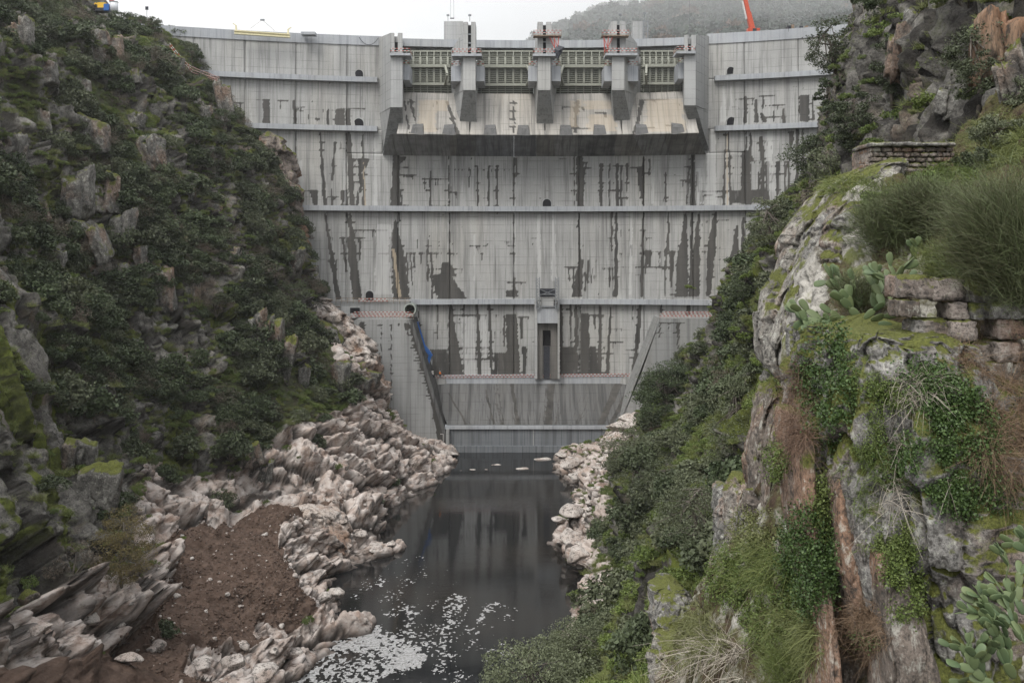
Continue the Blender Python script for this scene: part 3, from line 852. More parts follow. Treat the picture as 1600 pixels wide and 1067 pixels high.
# ---- radial gates
def gate(pxl, pxr, i):
    Yg = 247.6 + yoff(xat((pxl + pxr) / 2, 248))
    x0, x1 = xat(pxl, Yg), xat(pxr, Yg)
    zt, zb = zat(80.5, Yg), 86.7
    c = zt - (zt - zb) * .45; Rr = 9.0
    def yz(t):      # curved skin, t from 0 bottom to 1 top
        z = zb + (zt - zb) * t
        return Yg + 1.5 - math.sqrt(max(0.0, 17.0 ** 2 - (z - c) ** 2)) + 15.5 - 1.5 * 0, z
    m = MB(); n = 10
    for k in range(n):
        ya, za = yz(k / n); yb_, zb_ = yz((k + 1) / n)
        m.hexa([(x0, ya, za), (x1, ya, za), (x1, ya + .1, za), (x0, ya + .1, za), (x0, yb_, zb_), (x1, yb_, zb_), (x1, yb_ + .1, zb_), (x0, yb_ + .1, zb_)])
    m.build('skin_plate', M_gate, gt)
    for k in range(1, 22):                            # stiffeners across
        y, z = yz(k / 22)
        mm = MB(); mm.box(x0 + .05, x1 - .05, y - .3, y - .01, z - .07, z + .07); mm.build('stiffener', M_gatelight, gt)
    nv = 7
    for k in range(nv):                               # uprights
        x = x0 + (x1 - x0) * (k + .5) / nv
        mm = MB()
        for j in range(8):
            ya, za = yz(j / 8); yb_, zb_ = yz((j + 1) / 8)
            mm.bar((x, ya - .42, za), (x, yb_ - .42, zb_), .2, .5)
        mm.build('upright', M_gatelight, gt)
    inset = (x1 - x0) * .12
    yt, ztp = yz(1)
    mm = MB(); mm.box(x0, x1, yt - .7, yt - .1, ztp - .15, ztp + .2); mm.build('top_beam', M_gatelight, gt)
    for (tt, nm, o) in ((.62, 'main_girder', 1.5), (.19, 'main_girder', 1.5)):
        y, z = yz(tt)
        mm = MB(); mm.box(x0 + inset, x1 - inset, y - o, y - .65, z - .32, z + .32)
        # ends fold back to the skin
        for s_, xa, xb in ((1, x0 + inset, x0 + .2), (-1, x1 - inset, x1 - .2)):
            mm.hexa([(min(xa, xb), y - (o if xa < xb else .9), z - .3), (max(xa, xb), y - (.9 if xa < xb else o), z - .3), (max(xa, xb), y - .4, z - .3), (min(xa, xb), y - .4, z - .3),
                     (min(xa, xb), y - (o if xa < xb else .9), z + .3), (max(xa, xb), y - (.9 if xa < xb else o), z + .3), (max(xa, xb), y - .4, z + .3), (min(xa, xb), y - .4, z + .3)])
        mm.build(nm, M_gatelight, gt)
        for s_ in (0, 1):                              # arms to the trunnions
            xa = x0 + inset if s_ == 0 else x1 - inset
            xb = x0 + .6 if s_ == 0 else x1 - .6
            mm = MB(); mm.bar((xa, y - o + .1, z), (xb, 240.2 + yoff(xb) * .5, zat(117, 240)), .5, .55); mm.build('arm', M_gatelight, gt)
    y, z = yz(.68)
    mm = MB()
    for k in range(15):
        x = x0 + inset + (x1 - x0 - 2 * inset) * k / 14
        mm.bar((x, y - 1.5, z - .1), (x, y - 1.5, z + .9), .05)
    mm.bar((x0 + inset, y - 1.5, z + .9), (x1 - inset, y - 1.5, z + .9), .06); mm.bar((x0 + inset, y - 1.5, z + .45), (x1 - inset, y - 1.5, z + .45), .05)
    mm.build('walkway_rail', M_gatelight, gt)
labels = ['olive steel radial gate in the first bay from the left of the spillway', 'olive steel radial gate left of the middle pier',
          'olive steel radial gate right of the middle pier, beside the hanging tarpaulin', 'olive steel radial gate in the last bay on the right of the spillway']
for i, (a, b) in enumerate(((630, 705), (745.5, 833.5), (869.5, 955), (1001, 1068))):
    gt = thing('spillway_gate', labels[i], 'gate', (xat((a + b) / 2, 248), 247, 86.7), 'radial gates of the spillway')
    gate(a, b, i)

# ---- bottom outlet tower in the middle of the face
Yc_ = 244.2
def bx(m, pxa, pxb, pya, pyb, Y0, Y1):
    m.box(xat(pxa, Y0), xat(pxb, Y0), Y0, Y1, zat(pyb, Y0), zat(pya, Y0)); return m
m = MB(); bx(m, 835.5, 839.5, 470, 592, Yc_, 249); m.build('outlet_cheek', M_pier, dam)
m = MB(); bx(m, 871.5, 874.5, 470, 592, Yc_, 249); m.build('outlet_cheek', M_pier, dam)
m = MB(); bx(m, 839.6, 871.4, 482, 505, Yc_ + .1, 249); m.build('outlet_beam', M_ledge, dam)
m = MB(); bx(m, 839.6, 848, 505.3, 592, Yc_ + 1.6, 249); bx(m, 860.5, 871.4, 505.3, 592, Yc_ + 1.6, 249); bx(m, 848, 860.5, 505.3, 516, Yc_ + 1.6, 249); bx(m, 848, 860.5, 541, 592, Yc_ + 2.0, 249); m.build('outlet_wall', M_wet2, dam)
m = MB(); bx(m, 847, 861.5, 514, 543, Yc_ + 3.0, 249.2); m.build('outlet_shade', M_dark, dam)  # near-black box set in for the shade inside the outlet
m = MB(); bx(m, 849.5, 859, 541, 592, Yc_ + 1.9, Yc_ + 1.99); m.build('water_stain', M_darksteel, dam)
m = MB()
for a in (838, 843, 868, 873):
    m.bar(P(a, 482, Yc_ - .4), P(a, 433, Yc_ - .4), .22)
    m.bar(P(a, 482, Yc_ + 1.2), P(a, 436, Yc_ + 1.2), .18)
for b in range(436, 482, 5):
    m.bar(P(838, b, Yc_ - .4), P(843, b + 4, Yc_ - .4), .12); m.bar(P(868, b, Yc_ - .4), P(873, b + 4, Yc_ - .4), .12)
    m.bar(P(838, b, Yc_ - .4), P(843, b, Yc_ - .4), .12); m.bar(P(868, b, Yc_ - .4), P(873, b, Yc_ - .4), .12)
m.build('lattice_frame', M_steel, dam)
m = MB(); bx(m, 843.5, 867.5, 451, 464, Yc_ + .6, Yc_ + 1.8); m.build('gate_hoist', M_darksteel, dam)
m = MB()
m.bar(P(843, 452, Yc_ + .4), P(868, 462, Yc_ + .4), .15); m.bar(P(843, 462, Yc_ + .4), P(868, 452, Yc_ + .4), .15); m.bar(P(842, 460, Yc_ + .3), P(869, 460, Yc_ + .3), .2); m.bar(P(840, 479, Yc_ - .1), P(871, 479, Yc_ - .1), .3)
m.build('hoist_brace', M_steel, dam)
m = MB(); bx(m, 846, 865, 466, 478, Yc_ + .8, 248); m.build('hoist_box', M_pier, dam)

# ---- blocks in front of the foot
def block_front(poly_px, Y0, Y1, mat, name, parent, res=2.2):
    """front face as a fine grid so that the stains land on it, plus a solid behind"""
    poly = [(xat(a, Y0), zat(b, Y0)) for a, b in poly_px]
    m = MB(); m.prism(poly, Y0 + .03, Y1); ob = m.build(name, mat, parent)
    me = ob.data
    # subdivide the front face for the stain attribute: rows between left and right edge
    ys = np.arange(min(b for a, b in poly_px), max(b for a, b in poly_px) + .1, res)
    def span(y):
        xs = []
        n = len(poly_px)
        for i in range(n):
            (xa, ya), (xb, yb) = poly_px[i], poly_px[(i + 1) % n]
            if ya == yb: continue
            if min(ya, yb) <= y <= max(ya, yb): xs.append(xa + (xb - xa) * (y - ya) / (yb - ya))
        return (min(xs), max(xs)) if xs else None
    rows = []; nx = 60
    for y in ys:
        s = span(y)
        if s is None: continue
        rows.append([(xx, y) for xx in np.linspace(s[0], s[1], nx)])
    A = np.array(rows); px, py = A[..., 0], A[..., 1]
    V = np.stack([xat(px, Y0), np.full_like(px, Y0), zat(py, Y0)], -1)
    at = {'stain': sample(ST, px, py).ravel(), 'lime': sample(LM, px, py).ravel(), 'rust': np.zeros(px.size)}
    me2 = mesh_np(name + '_face', V.reshape(-1, 3) - rootloc(parent), grid_faces(len(rows), nx)[:, ::-1], False, at, [mat])
    mob(name + '_face', me2, parent)
block_front([(555, 499.5), (640, 499.5), (697, 691), (697, 720), (540, 720), (540, 510)], 235.0, 248, M_low, 'training_wall', dam)
m = MB()      # coping along the slanted edge
a, b = P(641, 499, 234.7), P(699, 694, 234.7)
m.hexa([(b[0] - .3, 234.4, b[2]), (b[0] + .5, 234.4, b[2]), (b[0] + .5, 248, b[2]), (b[0] - .3, 248, b[2]), (a[0] - .3, 234.4, a[2]), (a[0] + .5, 234.4, a[2]), (a[0] + .5, 248, a[2]), (a[0] - .3, 248, a[2])])
m.build('wall_coping', M_apron, dam)
block_front([(1032, 498), (1175, 498), (1175, 720), (950, 720), (957, 690), (1000, 590)], 236.5, 248, M_low, 'training_wall', dam)
m = MB(); a, b = P(1031, 497, 236.2), P(955, 695, 236.2)
m.hexa([(b[0] - .1, 236.35, b[2]), (b[0] + .2, 236.35, b[2]), (b[0] + .2, 248, b[2]), (b[0] - .15, 248, b[2]), (a[0] - .1, 236.35, a[2]), (a[0] + .2, 236.35, a[2]), (a[0] + .2, 248, a[2]), (a[0] - .15, 248, a[2])])
m.build('wall_coping', M_low, dam)
block_front([(500, 471), (640, 471), (640, 498.5), (500, 498.5)], 242.0, 248, M_low, 'valve_house_wall', dam)
m = MB(); bx(m, 533, 563, 479, 492, 241.6, 241.99); m.build('opening_frame', M_pier, dam)
m = MB(); bx(m, 547, 562, 481, 491, 241.4, 241.59); m.build('opening', M_dark, dam)  # no hole here: near-black box paints the shade of the opening
# apron
def apron():
    prof = [(247.6, 16.8), (246.6, 15.0), (245.0, 13.0), (243.0, 11.0), (240.8, 9.2), (238.4, 7.6), (235.6, 6.4)]
    n = len(prof)
    s = np.linspace(0, 1, 36); sp = np.linspace(0, 1, n)
    yy = np.interp(s, sp, [p[0] for p in prof]); zz = np.interp(s, sp, [p[1] for p in prof])
    xl = xat(672, 246) + (xat(699, 236) - xat(672, 246)) * s; xr = xat(1012, 246) + (xat(968, 236) - xat(1012, 246)) * s
    nx = 150; t = np.linspace(0, 1, nx)
    X = xl[:, None] * (1 - t) + xr[:, None] * t; Y = np.repeat(yy[:, None], nx, 1); Z = np.repeat(zz[:, None], nx, 1)
    px, py = proj(np.stack([X, Y, Z], -1))
    A = np.zeros((1067, 1600)); B = np.zeros((1067, 1600))
    rr = random.Random(3)
    for v in [(862,858,593,664,9,10),(970,938,593,664,14,10),(985,955,600,664,4,8),(702,730,615,664,2,3),(760,772,610,664,3,2),(800,810,598,664,5,6)]:
        stroke(A, *v, barbs=False)
    for _ in range(26):
        x = rr.uniform(700, 950); x2 = x + (830 - x) * .22
        stroke(A, x, x2, rr.uniform(595, 640), 664, rr.uniform(.6, 2), rr.uniform(1, 3), 0.6, False)
    for x in range(715, 940):
        top = 612 + 16 * abs(x - 830) / 110.0 + 3 * math.sin(x * .11) + (6 if 790 < x < 880 else 0)
        pass
    for v in [(700,705,600,628,60,60),(930,935,600,622,60,50)]:
        stroke(B, *v, val=.3, barbs=False)
    V = np.stack([X, Y, Z], -1)
    me = mesh_np('apron', V.reshape(-1, 3) - rootloc(dam), grid_faces(36, nx), False, {'stain': sample(A, px, py).ravel(), 'lime': sample(B, px, py).ravel(), 'rust': np.zeros(px.size)}, [M_apron])
    mob('apron', me, dam)
apron()
m = MB(); m.box(xat(672, 246), xat(1012, 246), 246.4, 249.5, 14, 16.9); m.build('apron_ledge', M_ledge, dam)
m = MB(); bx(m, 695, 975, 665, 670.5, 234.9, 237.2); m.build('sill_cap', M_ledge, dam)
m = MB(); bx(m, 699, 970, 670.8, 696.5, 235.4, 238); m.build('sill_wall', M_sill, dam)
m = MB(); bx(m, 690, 980, 696.8, 730, 234.6, 238); m.build('sill_step', M_sill, dam)
m = MB()
for a in (700, 833): bx(m, a, a + 1.2, 671, 696, 235.2, 235.39)
m.build('sill_joint', M_pier, dam)
m = MB(); bx(m, 697, 702, 671, 712, 233.8, 236); m.build('sill_end', M_low, dam)
# pipe mouth beside the valve house
def ring(name, c, y0, y1, ro, ri, mat, parent, n=28):
    m = MB(); v = []
    for y, r in ((y0, ri), (y0, ro), (y1, ro), (y1, ri)):
        for k in range(n):
            a = 2 * math.pi * k / n; v.append((c[0] + r * math.cos(a), y, c[2] + r * math.sin(a)))
    f = []
    for s_ in range(4):
        for k in range(n):
            f.append((s_ * n + k, s_ * n + (k + 1) % n, ((s_ + 1) % 4) * n + (k + 1) % n, ((s_ + 1) % 4) * n + k))
    m.add(v, f); return m.build(name, mat, parent)
pc = P(640.5, 483.5, 239)
pip = thing('pipe', 'round grey steel outlet pipe jutting from the wall beside the valve house', 'pipe', (pc[0], 239, pc[2] - 1.4))
ring('pipe_flange', pc, 238.6, 239.0, 1.5, 1.2, flat('pale pipe paint', (0.3, 0.33, 0.3), .5), pip)
ring('pipe_barrel', pc, 239.0, 243.5, 1.4, 1.2, flat('pipe lining', (0.22, 0.25, 0.23), .5), pip)
m = MB(); m.box(pc[0] - 1.1, pc[0] + 1.1, 241.5, 241.7, pc[2] - 1.1, pc[2] + 1.1); m.build('valve_disc', M_gate, pip)
m = MB(); m.tube([(pc[0] - .4, 240.6, pc[2] - .2), (pc[0] + .5, 241.2, pc[2] + .1)], .35, 8); m.build('valve_spindle', M_darksteel, pip)
# ================================================================== TERRAIN
def crom(C, t):
    """Catmull-Rom along axis 0"""
    n = len(C); t = np.clip(t, 0, n - 1 - 1e-6); i = t.astype(int); f = (t - i)
    f = f.reshape(-1, *([1] * (C.ndim - 1)))
    p0 = C[np.clip(i - 1, 0, n - 1)]; p1 = C[i]; p2 = C[np.clip(i + 1, 0, n - 1)]; p3 = C[np.clip(i + 2, 0, n - 1)]
    return 0.5 * (2 * p1 + (p2 - p0) * f + (2 * p0 - 5 * p1 + 4 * p2 - p3) * f ** 2 + (3 * p1 - p0 - 3 * p2 + p3) * f ** 3)

def normals(V):
    du = np.gradient(V, axis=0); dv = np.gradient(V, axis=1)
    n = np.cross(du, dv)
    return n / (np.linalg.norm(n, axis=-1, keepdims=True) + 1e-9)

def m_terrain(name):
    g = G(name, 0.95, 0.12)
    # bare grey rock with lichen and black seepage
    n1 = g.noise(0.35, 6, 0.6); n2 = g.noise(1.6, 6, 0.7); n3 = g.noise(6.0, 5, 0.7)
    rock = g.mix(g.ramp(n1, [(0.35, 0.0), (0.65, 1.0)]), (0.105, 0.098, 0.09), (0.22, 0.21, 0.19))
    rock = g.mix(g.ramp(n2, [(0.36, 0.75), (0.52, 0.0)]), rock, (0.04, 0.038, 0.036))
    rock = g.mix(g.ramp(n2, [(0.58, 0.0), (0.7, 0.5)]), rock, (0.24, 0.235, 0.19))
    rock = g.mix(g.ramp(g.noise(0.22, 4), [(0.56, 0.0), (0.68, 0.5)]), rock, (0.2, 0.14, 0.095))
    rock = g.mix(g.ramp(n3, [(0.36, 0.7), (0.5, 0.0)]), rock, (0.035, 0.033, 0.028))
    rock = g.mix(g.ramp(n3, [(0.57, 0.0), (0.68, 0.55)]), rock, (0.27, 0.265, 0.21))
    rock = g.mix(g.ramp(g.noise(0.8, 5, 0.7), [(0.55, 0.0), (0.66, 0.6)]), rock, (0.07, 0.078, 0.032))
    # scoured pale granite near the river
    pale = g.mix(g.ramp(g.noise(0.5, 6, 0.65), [(0.35, 0.0), (0.62, 1.0)]), (0.36, 0.28, 0.235), (0.56, 0.51, 0.475))
    pale = g.mix(g.ramp(g.noise((0.25, 0.25, 0.8), 6, 0.7, rot=(0.5, 0.5, 0)), [(0.38, 0.7), (0.47, 0.0)]), pale, (0.15, 0.095, 0.07))
    pale = g.mix(g.ramp(n2, [(0.32, 0.7), (0.43, 0.0)]), pale, (0.06, 0.05, 0.045))
    # soil and low growth
    gn = g.noise(0.45, 6, 0.65); gn2 = g.noise(2.5, 5, 0.7)
    soil = g.mix(g.ramp(gn, [(0.35, 0.0), (0.65, 1.0)]), (0.05, 0.043, 0.032), (0.052, 0.07, 0.026))
    soil = g.mix(g.ramp(gn2, [(0.5, 0.0), (0.7, 0.7)]), soil, (0.085, 0.1, 0.04))
    soil = g.mix(g.ramp(gn2, [(0.3, 0.7), (0.48, 0.0)]), soil, (0.022, 0.02, 0.016))
    moss = g.mix(g.ramp(g.noise(1.3, 6, 0.7), [(0.35, 0.0), (0.62, 1.0)]), (0.04, 0.046, 0.016), (0.115, 0.135, 0.03))
    dirt = g.mix(g.ramp(g.noise(0.6, 7, 0.7), [(0.32, 0.0), (0.66, 1.0)]), (0.055, 0.036, 0.027), (0.14, 0.098, 0.077))
    dirt = g.mix(g.ramp(n3, [(0.62, 0.0), (0.7, 0.45)]), dirt, (0.3, 0.25, 0.21))
    j = g.math('MULTIPLY', g.math('SUBTRACT', g.noise(1.1, 6, 0.65), 0.5), 0.9)
    def m(a): return g.ramp(g.math('ADD', g.attr(a), j), [(0.4, 0.0), (0.6, 1.0)])
    c = g.mix(m('rock'), soil, rock)
    c = g.mix(m('pale'), c, pale)
    c = g.mix(m('moss'), c, moss)
    c = g.mix(m('dirt'), c, dirt)
    crack = g.ramp(g.attr('crack'), [(0.2, 0.0), (0.8, 0.85)])
    c = g.mix(crack, c, (0.02, 0.018, 0.016))
    wet = g.ramp(g.xyz()[2], [(0.0, 1.0), (1.0, 0.0)])
    zz = g.math('MULTIPLY', g.xyz()[2], 0.9)
    c = g.mix(g.ramp(zz, [(0.15, 0.75), (0.75, 0.0)]), c, (0.05, 0.04, 0.035))
    h = g.math('ADD', g.math('MULTIPLY', n2, 1.0), g.math('MULTIPLY', n3, 0.45))
    g.bump(h, 0.9, 0.35)
    return g.color(c)
M_terr = m_terrain('gorge slope')

def build_bank(name, stations, side, nj, uspec, seed, rock_bias=0.0):
    Ys = [s[0] for s in stations]
    C = []
    for Y, pts in stations:
        w = np.array([P(a, b, Y) for a, b in pts])
        base = w[0].copy(); under = base + np.array([side * 5.0, 0, -4.5])     # continues below the water
        C.append(np.concatenate([[under], w]))
    C = np.array(C)
    nU = len(C); nJ = C.shape[1]
    t = np.concatenate([np.linspace(i, i + 1, k, endpoint=False) for i, k in enumerate(uspec)] + [[nU - 1]])
    A = crom(C, t)                                      # along the valley
    tj = np.linspace(0, nJ - 1, nj)
    A = np.moveaxis(crom(np.moveaxis(A, 1, 0), tj), 0, 1)
    U = np.repeat(t[:, None], nj, 1); J = np.repeat(tj[None, :], len(t), 0)
    n = normals(A)
    if (n[..., 2].mean() < 0): n = -n
    hz = A[..., 2]
    near = sstep(60, 20, A[..., 1])
    jj = np.clip((J - 1) / 1.0, 0, 1)                   # 0 below water, 1 above
    p = A.copy()
    big = fbm(p / 16.0, 4, seed) - 0.5
    rockm = sstep(0.45, 0.53, fbm(p / np.array([11, 11, 17]), 4, seed + 9) + rock_bias)
    q = p.copy(); q[..., 2] *= 0.45
    q = q + (np.stack([vn(p / 4, seed + 40), vn(p / 4, seed + 41), vn(p / 4, seed + 42)], -1) - .5) * 3
    hb, ck0 = facets(q / 6.5, seed + 10, 1.0)
    h1, ck = facets(q / 2.8 + fbm(p / 5, 2, seed + 3)[..., None] * .6, seed + 20, 1.1)
    h2, ck2 = facets(p / 1.2 + 3.3, seed + 30, 1.1)
    blocks = hb * 3.6 + h1 * 2.0 + h2 * 0.75
    crack = np.maximum(np.maximum(ck0, ck), ck2 * .5) * rockm
    fine = (fbm(p / 1.2, 4, seed + 50) - .5)
    dip = np.array([0.55 * side * -1, 0.5, 0.65])
    sl = p @ dip; across = np.stack([sl / 0.9, (p @ np.array([0.7, -0.7, 0.1])) / 7, hz / 9], -1)
    slab = fbm(across, 3, seed + 60) - .5
    return dict(A=A, n=n, U=U, J=J, t=t, tj=tj, big=big, rockm=rockm, blocks=blocks, crack=crack, fine=fine, slab=slab, near=near, jj=jj, nj=nj, seed=seed, name=name, h1=h1, h2=h2)

def inpoly(px, py, poly):
    r = np.zeros(px.shape, bool); n = len(poly)
    for i in range(n):
        (xa, ya), (xb, yb) = poly[i], poly[(i + 1) % n]
        c = ((ya > py) != (yb > py)) & (px < (xb - xa) * (py - ya) / ((yb - ya) + 1e-9) + xa)
        r ^= c
    return r
def blur(a, k):
    for ax in (0, 1):
        for _ in range(k):
            a = (np.roll(a, 1, ax) + 2 * a + np.roll(a, -1, ax)) / 4
    return a
def finish_bank(D, disp, attrs, mat=M_terr, kindname='hillside'):
    V = D['A'] + D['n'] * disp[..., None]
    nr, nc = V.shape[:2]
    me = mesh_np(D['name'], V.reshape(-1, 3), grid_faces(nr, nc), True, {k: v for k, v in attrs.items()}, [mat])
    # faces must look up
    if np.array(me.polygons[nr * nc // 2].normal)[2] < 0:
        me.flip_normals()
    o = mob(D['name'], me); tag(o, kind='structure')
    D['V'] = V; D['N'] = normals(V)
    if D['N'][..., 2].mean() < 0: D['N'] = -D['N']
    return o

left = [
 (262, [(700,700),(690,690),(655,685),(630,670),(600,640),(570,560),(535,500),(505,430),(480,340),(440,250),(370,190),(300,90),(180,-10),(20,-160)]),
 (236, [(715,708),(690,694),(655,688),(620,662),(597,640),(566,560),(528,500),(502,440),(486,350),(436,248),(352,170),(268,58),(160,-5),(0,-160)]),
 (215, [(703,735),(668,712),(640,690),(614,655),(590,618),(552,560),(510,505),(478,455),(452,370),(408,285),(330,190),(248,70),(130,0),(-60,-170)]),
 (195, [(648,769),(618,735),(590,700),(556,660),(530,615),(500,560),(468,505),(438,455),(405,370),(360,285),(290,190),(205,70),(80,0),(-120,-170)]),
 (172, [(590,819),(566,785),(530,745),(495,705),(462,660),(425,605),(388,545),(345,480),(300,390),(250,295),(190,190),(120,70),(20,-20),(-200,-170)]),
 (157, [(628,862),(604,848),(560,818),(510,800),(455,780),(392,735),(335,665),(282,590),(232,480),(186,370),(132,240),(70,100),(-40,-40),(-300,-200)]),
 (147, [(540,890),(520,870),(500,835),(470,805),(425,800),(365,800),(310,745),(252,665),(200,560),(152,440),(100,300),(34,140),(-80,-20),(-350,-200)]),
 (136, [(515,930),(490,905),(462,872),(438,852),(395,842),(345,832),(292,800),(238,728),(182,620),(130,500),(72,350),(5,190),(-120,0),(-400,-220)]),
 (124, [(565,981),(510,962),(474,935),(445,905),(398,882),(335,868),(270,842),(215,775),(158,680),(104,560),(46,410),(-30,240),(-160,40),(-450,-220)]),
 (112, [(470,1043),(440,1020),(410,985),(370,960),(325,935),(275,935),(232,890),(184,820),(130,735),(78,620),(15,470),(-70,290),(-220,60),(-520,-240)]),
 (98, [(440,1135),(405,1090),(370,1055),(330,1025),(285,1005),(240,1000),(195,955),(140,880),(88,800),(38,700),(-30,550),(-130,350),(-300,80),(-620,-250)]),
 (84, [(400,1258),(350,1190),(310,1140),(260,1095),(210,1060),(165,1045),(120,1000),(72,925),(25,850),(-25,760),(-100,620),(-210,400),(-400,80),(-750,-280)]),
 (68, [(330,1460),(270,1360),(215,1270),(160,1200),(110,1150),(60,1110),(20,1050),(-25,970),(-75,890),(-130,800),(-220,650),(-350,420),(-560,60),(-950,-300)]),
 (50, [(200,1842),(120,1640),(50,1480),(-20,1360),(-80,1270),(-140,1200),(-190,1120),(-240,1040),(-300,950),(-380,840),(-500,650),(-650,400),(-880,0),(-1300,-400)]),
]
left = [(Y, [(a - (16 if 190 < b < 560 and Y >= 190 else 0), b) for a, b in pts]) for Y, pts in left]
left = [(Y, [(a, b + (32 if (b < 45 and Y >= 150 and a > -60) else 0)) for a, b in pts]) for Y, pts in left]
D = build_bank('left_hillside', left, +1, 450, [8, 38, 44, 54, 40, 30, 34, 38, 40, 44, 40, 30, 12], 11)
A, J, U = D['A'], D['J'], D['U']
z = A[..., 2]
# the scoured band near the river and the brown earth terrace
bandn = (fbm(A / 9.0, 3, 77) - .5)
pxx, pyy = proj(A)
jx = (fbm(A / 4.0, 3, 78) - .5) * 40; jy = (fbm(A / 4.0, 3, 79) - .5) * 40
POLY_PALE = [(470,460),(500,478),(530,500),(570,560),(600,600),(610,650),(740,690),(740,730),(640,860),(660,1000),(480,1200),(-300,1500),(-300,1010),(-20,965),(60,940),(110,905),(160,935),(235,905),(215,740),(240,715),(290,750),(380,735),(420,690),(480,655),(535,650),(545,600),(520,560),(490,500)]
POLY_DIRT = [(350,815),(430,790),(540,785),(530,800),(470,800),(440,815),(436,850),(455,890),(470,930),(500,950),(520,985),(470,1000),(440,985),(410,960),(400,985),(420,1020),(360,1000),(300,1000),(290,1040),(330,1067),(300,1300),(-200,1300),(-200,1055),(0,1050),(110,1040),(200,1000),(235,960),(270,900),(250,850),(280,830)]
palem = blur(inpoly(pxx + jx, pyy + jy, POLY_PALE).astype(float), 4)
palem = np.maximum(palem, sstep(4, 2, z))
terr = blur((inpoly(pxx + jx * .4, pyy + jy * .4, POLY_DIRT) & (J > 2.4) & (A[..., 1] < 170)).astype(float), 4)
mossn = fbm(np.stack([U * 6.0, J * 0.35, U * 0], -1), 4, 5)
mossn2 = fbm(A / 2.2, 3, 15)
mossn3 = fbm(A / 7.0, 3, 25)
leftslab = sstep(120, 108, A[..., 1] + bandn * 8) * sstep(5.5, 7.0, J)
mossm = leftslab * sstep(0.44, 0.52, mossn * .7 + mossn2 * .3) + (1 - leftslab) * sstep(0.57, 0.66, mossn3 * .6 + mossn2 * .4) * (1 - palem)
mossm = mossm * (1 - palem * .9) * (1 - terr)
rockm = np.maximum(D['rockm'], leftslab * 0.95) * (1 - terr)
rough = np.clip(rockm + palem * 1.0, 0, 1) * (1 - terr)
sj, sck = facets(np.stack([U * 2.4 + J * .35, J * .55, U * 0], -1) + mossn2[..., None] * .25, 66, 1.3)
sj2, sck2 = facets(np.stack([U * 7.0 + J * .8, J * 1.6, U * 0], -1) + mossn2[..., None] * .3, 67, 1.3)
pj, pck = facets(np.stack([A[..., 1] / 9.0 + z * .12 + J * .2, J * .6 + A[..., 1] / 40, A[..., 0] / 40], -1) + (fbm(A / 5, 3, 68)[..., None] - .5) * .7, 69, .9)
pje = facets.edge
pj3, pck3 = facets(A / np.array([2.6, 3.0, 2.2]) + (fbm(A / 3, 3, 72)[..., None] - .5) * .8, 75, .8)
pj3e = facets.edge
pj2, pck2 = facets(np.stack([A[..., 1] / 3.8 + z * .25, J * 1.5, A[..., 0] / 14], -1) + (fbm(A / 3, 3, 70)[..., None] - .5) * .6, 71, .9)
pj2e = facets.edge
striate = (fbm(np.stack([U * 9.0, J * 0.5, z * .02], -1), 3, 6) - .5)
disp = D['big'] * 7.0 * (1 - terr) * D['jj'] * (1 - .75 * palem) + rough * D['blocks'] * (1 - leftslab) * (1 - 0.85 * palem) * 0.9
disp = disp + palem * (1 - terr) * ((pj * 1.9 + .9) * pje * 1.7 + (pj3 * 1.3 + .35) * pj3e * .75 + pj2 * pj2e * .9 - 1.2 + D['h2'] * .2) + leftslab * (striate * .8 + sj * 2.6 + sj2 * .8 - sck * .4 - sck2 * .15)
disp = disp + D['fine'] * (0.4 + 0.3 * rough) + terr * ((fbm(A / .9, 4, 92) - .5) * 1.1 + (fbm(A / 5, 3, 93) - .5) * 3.0) - D['crack'] * 0.5 * (1 - terr) + terr * (fbm(A / 3.0, 3, 91) - .5) * 1.0
lo = sstep(0.5, 1.5, J)
disp = disp * (0.25 + 0.75 * lo)
disp = np.where(A[..., 1] > 225, disp * 0.55, disp)
pale_a = palem * (1 - terr) * (0.6 + .55 * fbm(A / 5.0, 3, 33)) + 0.25 * palem
finish_bank(D, disp, dict(rock=rockm, pale=pale_a, moss=mossm * .9, dirt=terr * 1.2, crack=np.maximum(D['crack'] * (1 - leftslab) * (1 - .8 * palem), np.maximum(leftslab * np.maximum(sck, sck2 * .6), palem * np.maximum(pck, pck3 * .8))) * (1 - terr)))
LB = D; LB['veg'] = (1 - palem) * (1 - terr) * (1 - 0.85 * rockm) * (1 - .93 * leftslab); LB['palem'] = palem; LB['terr'] = terr; LB['rk'] = rockm

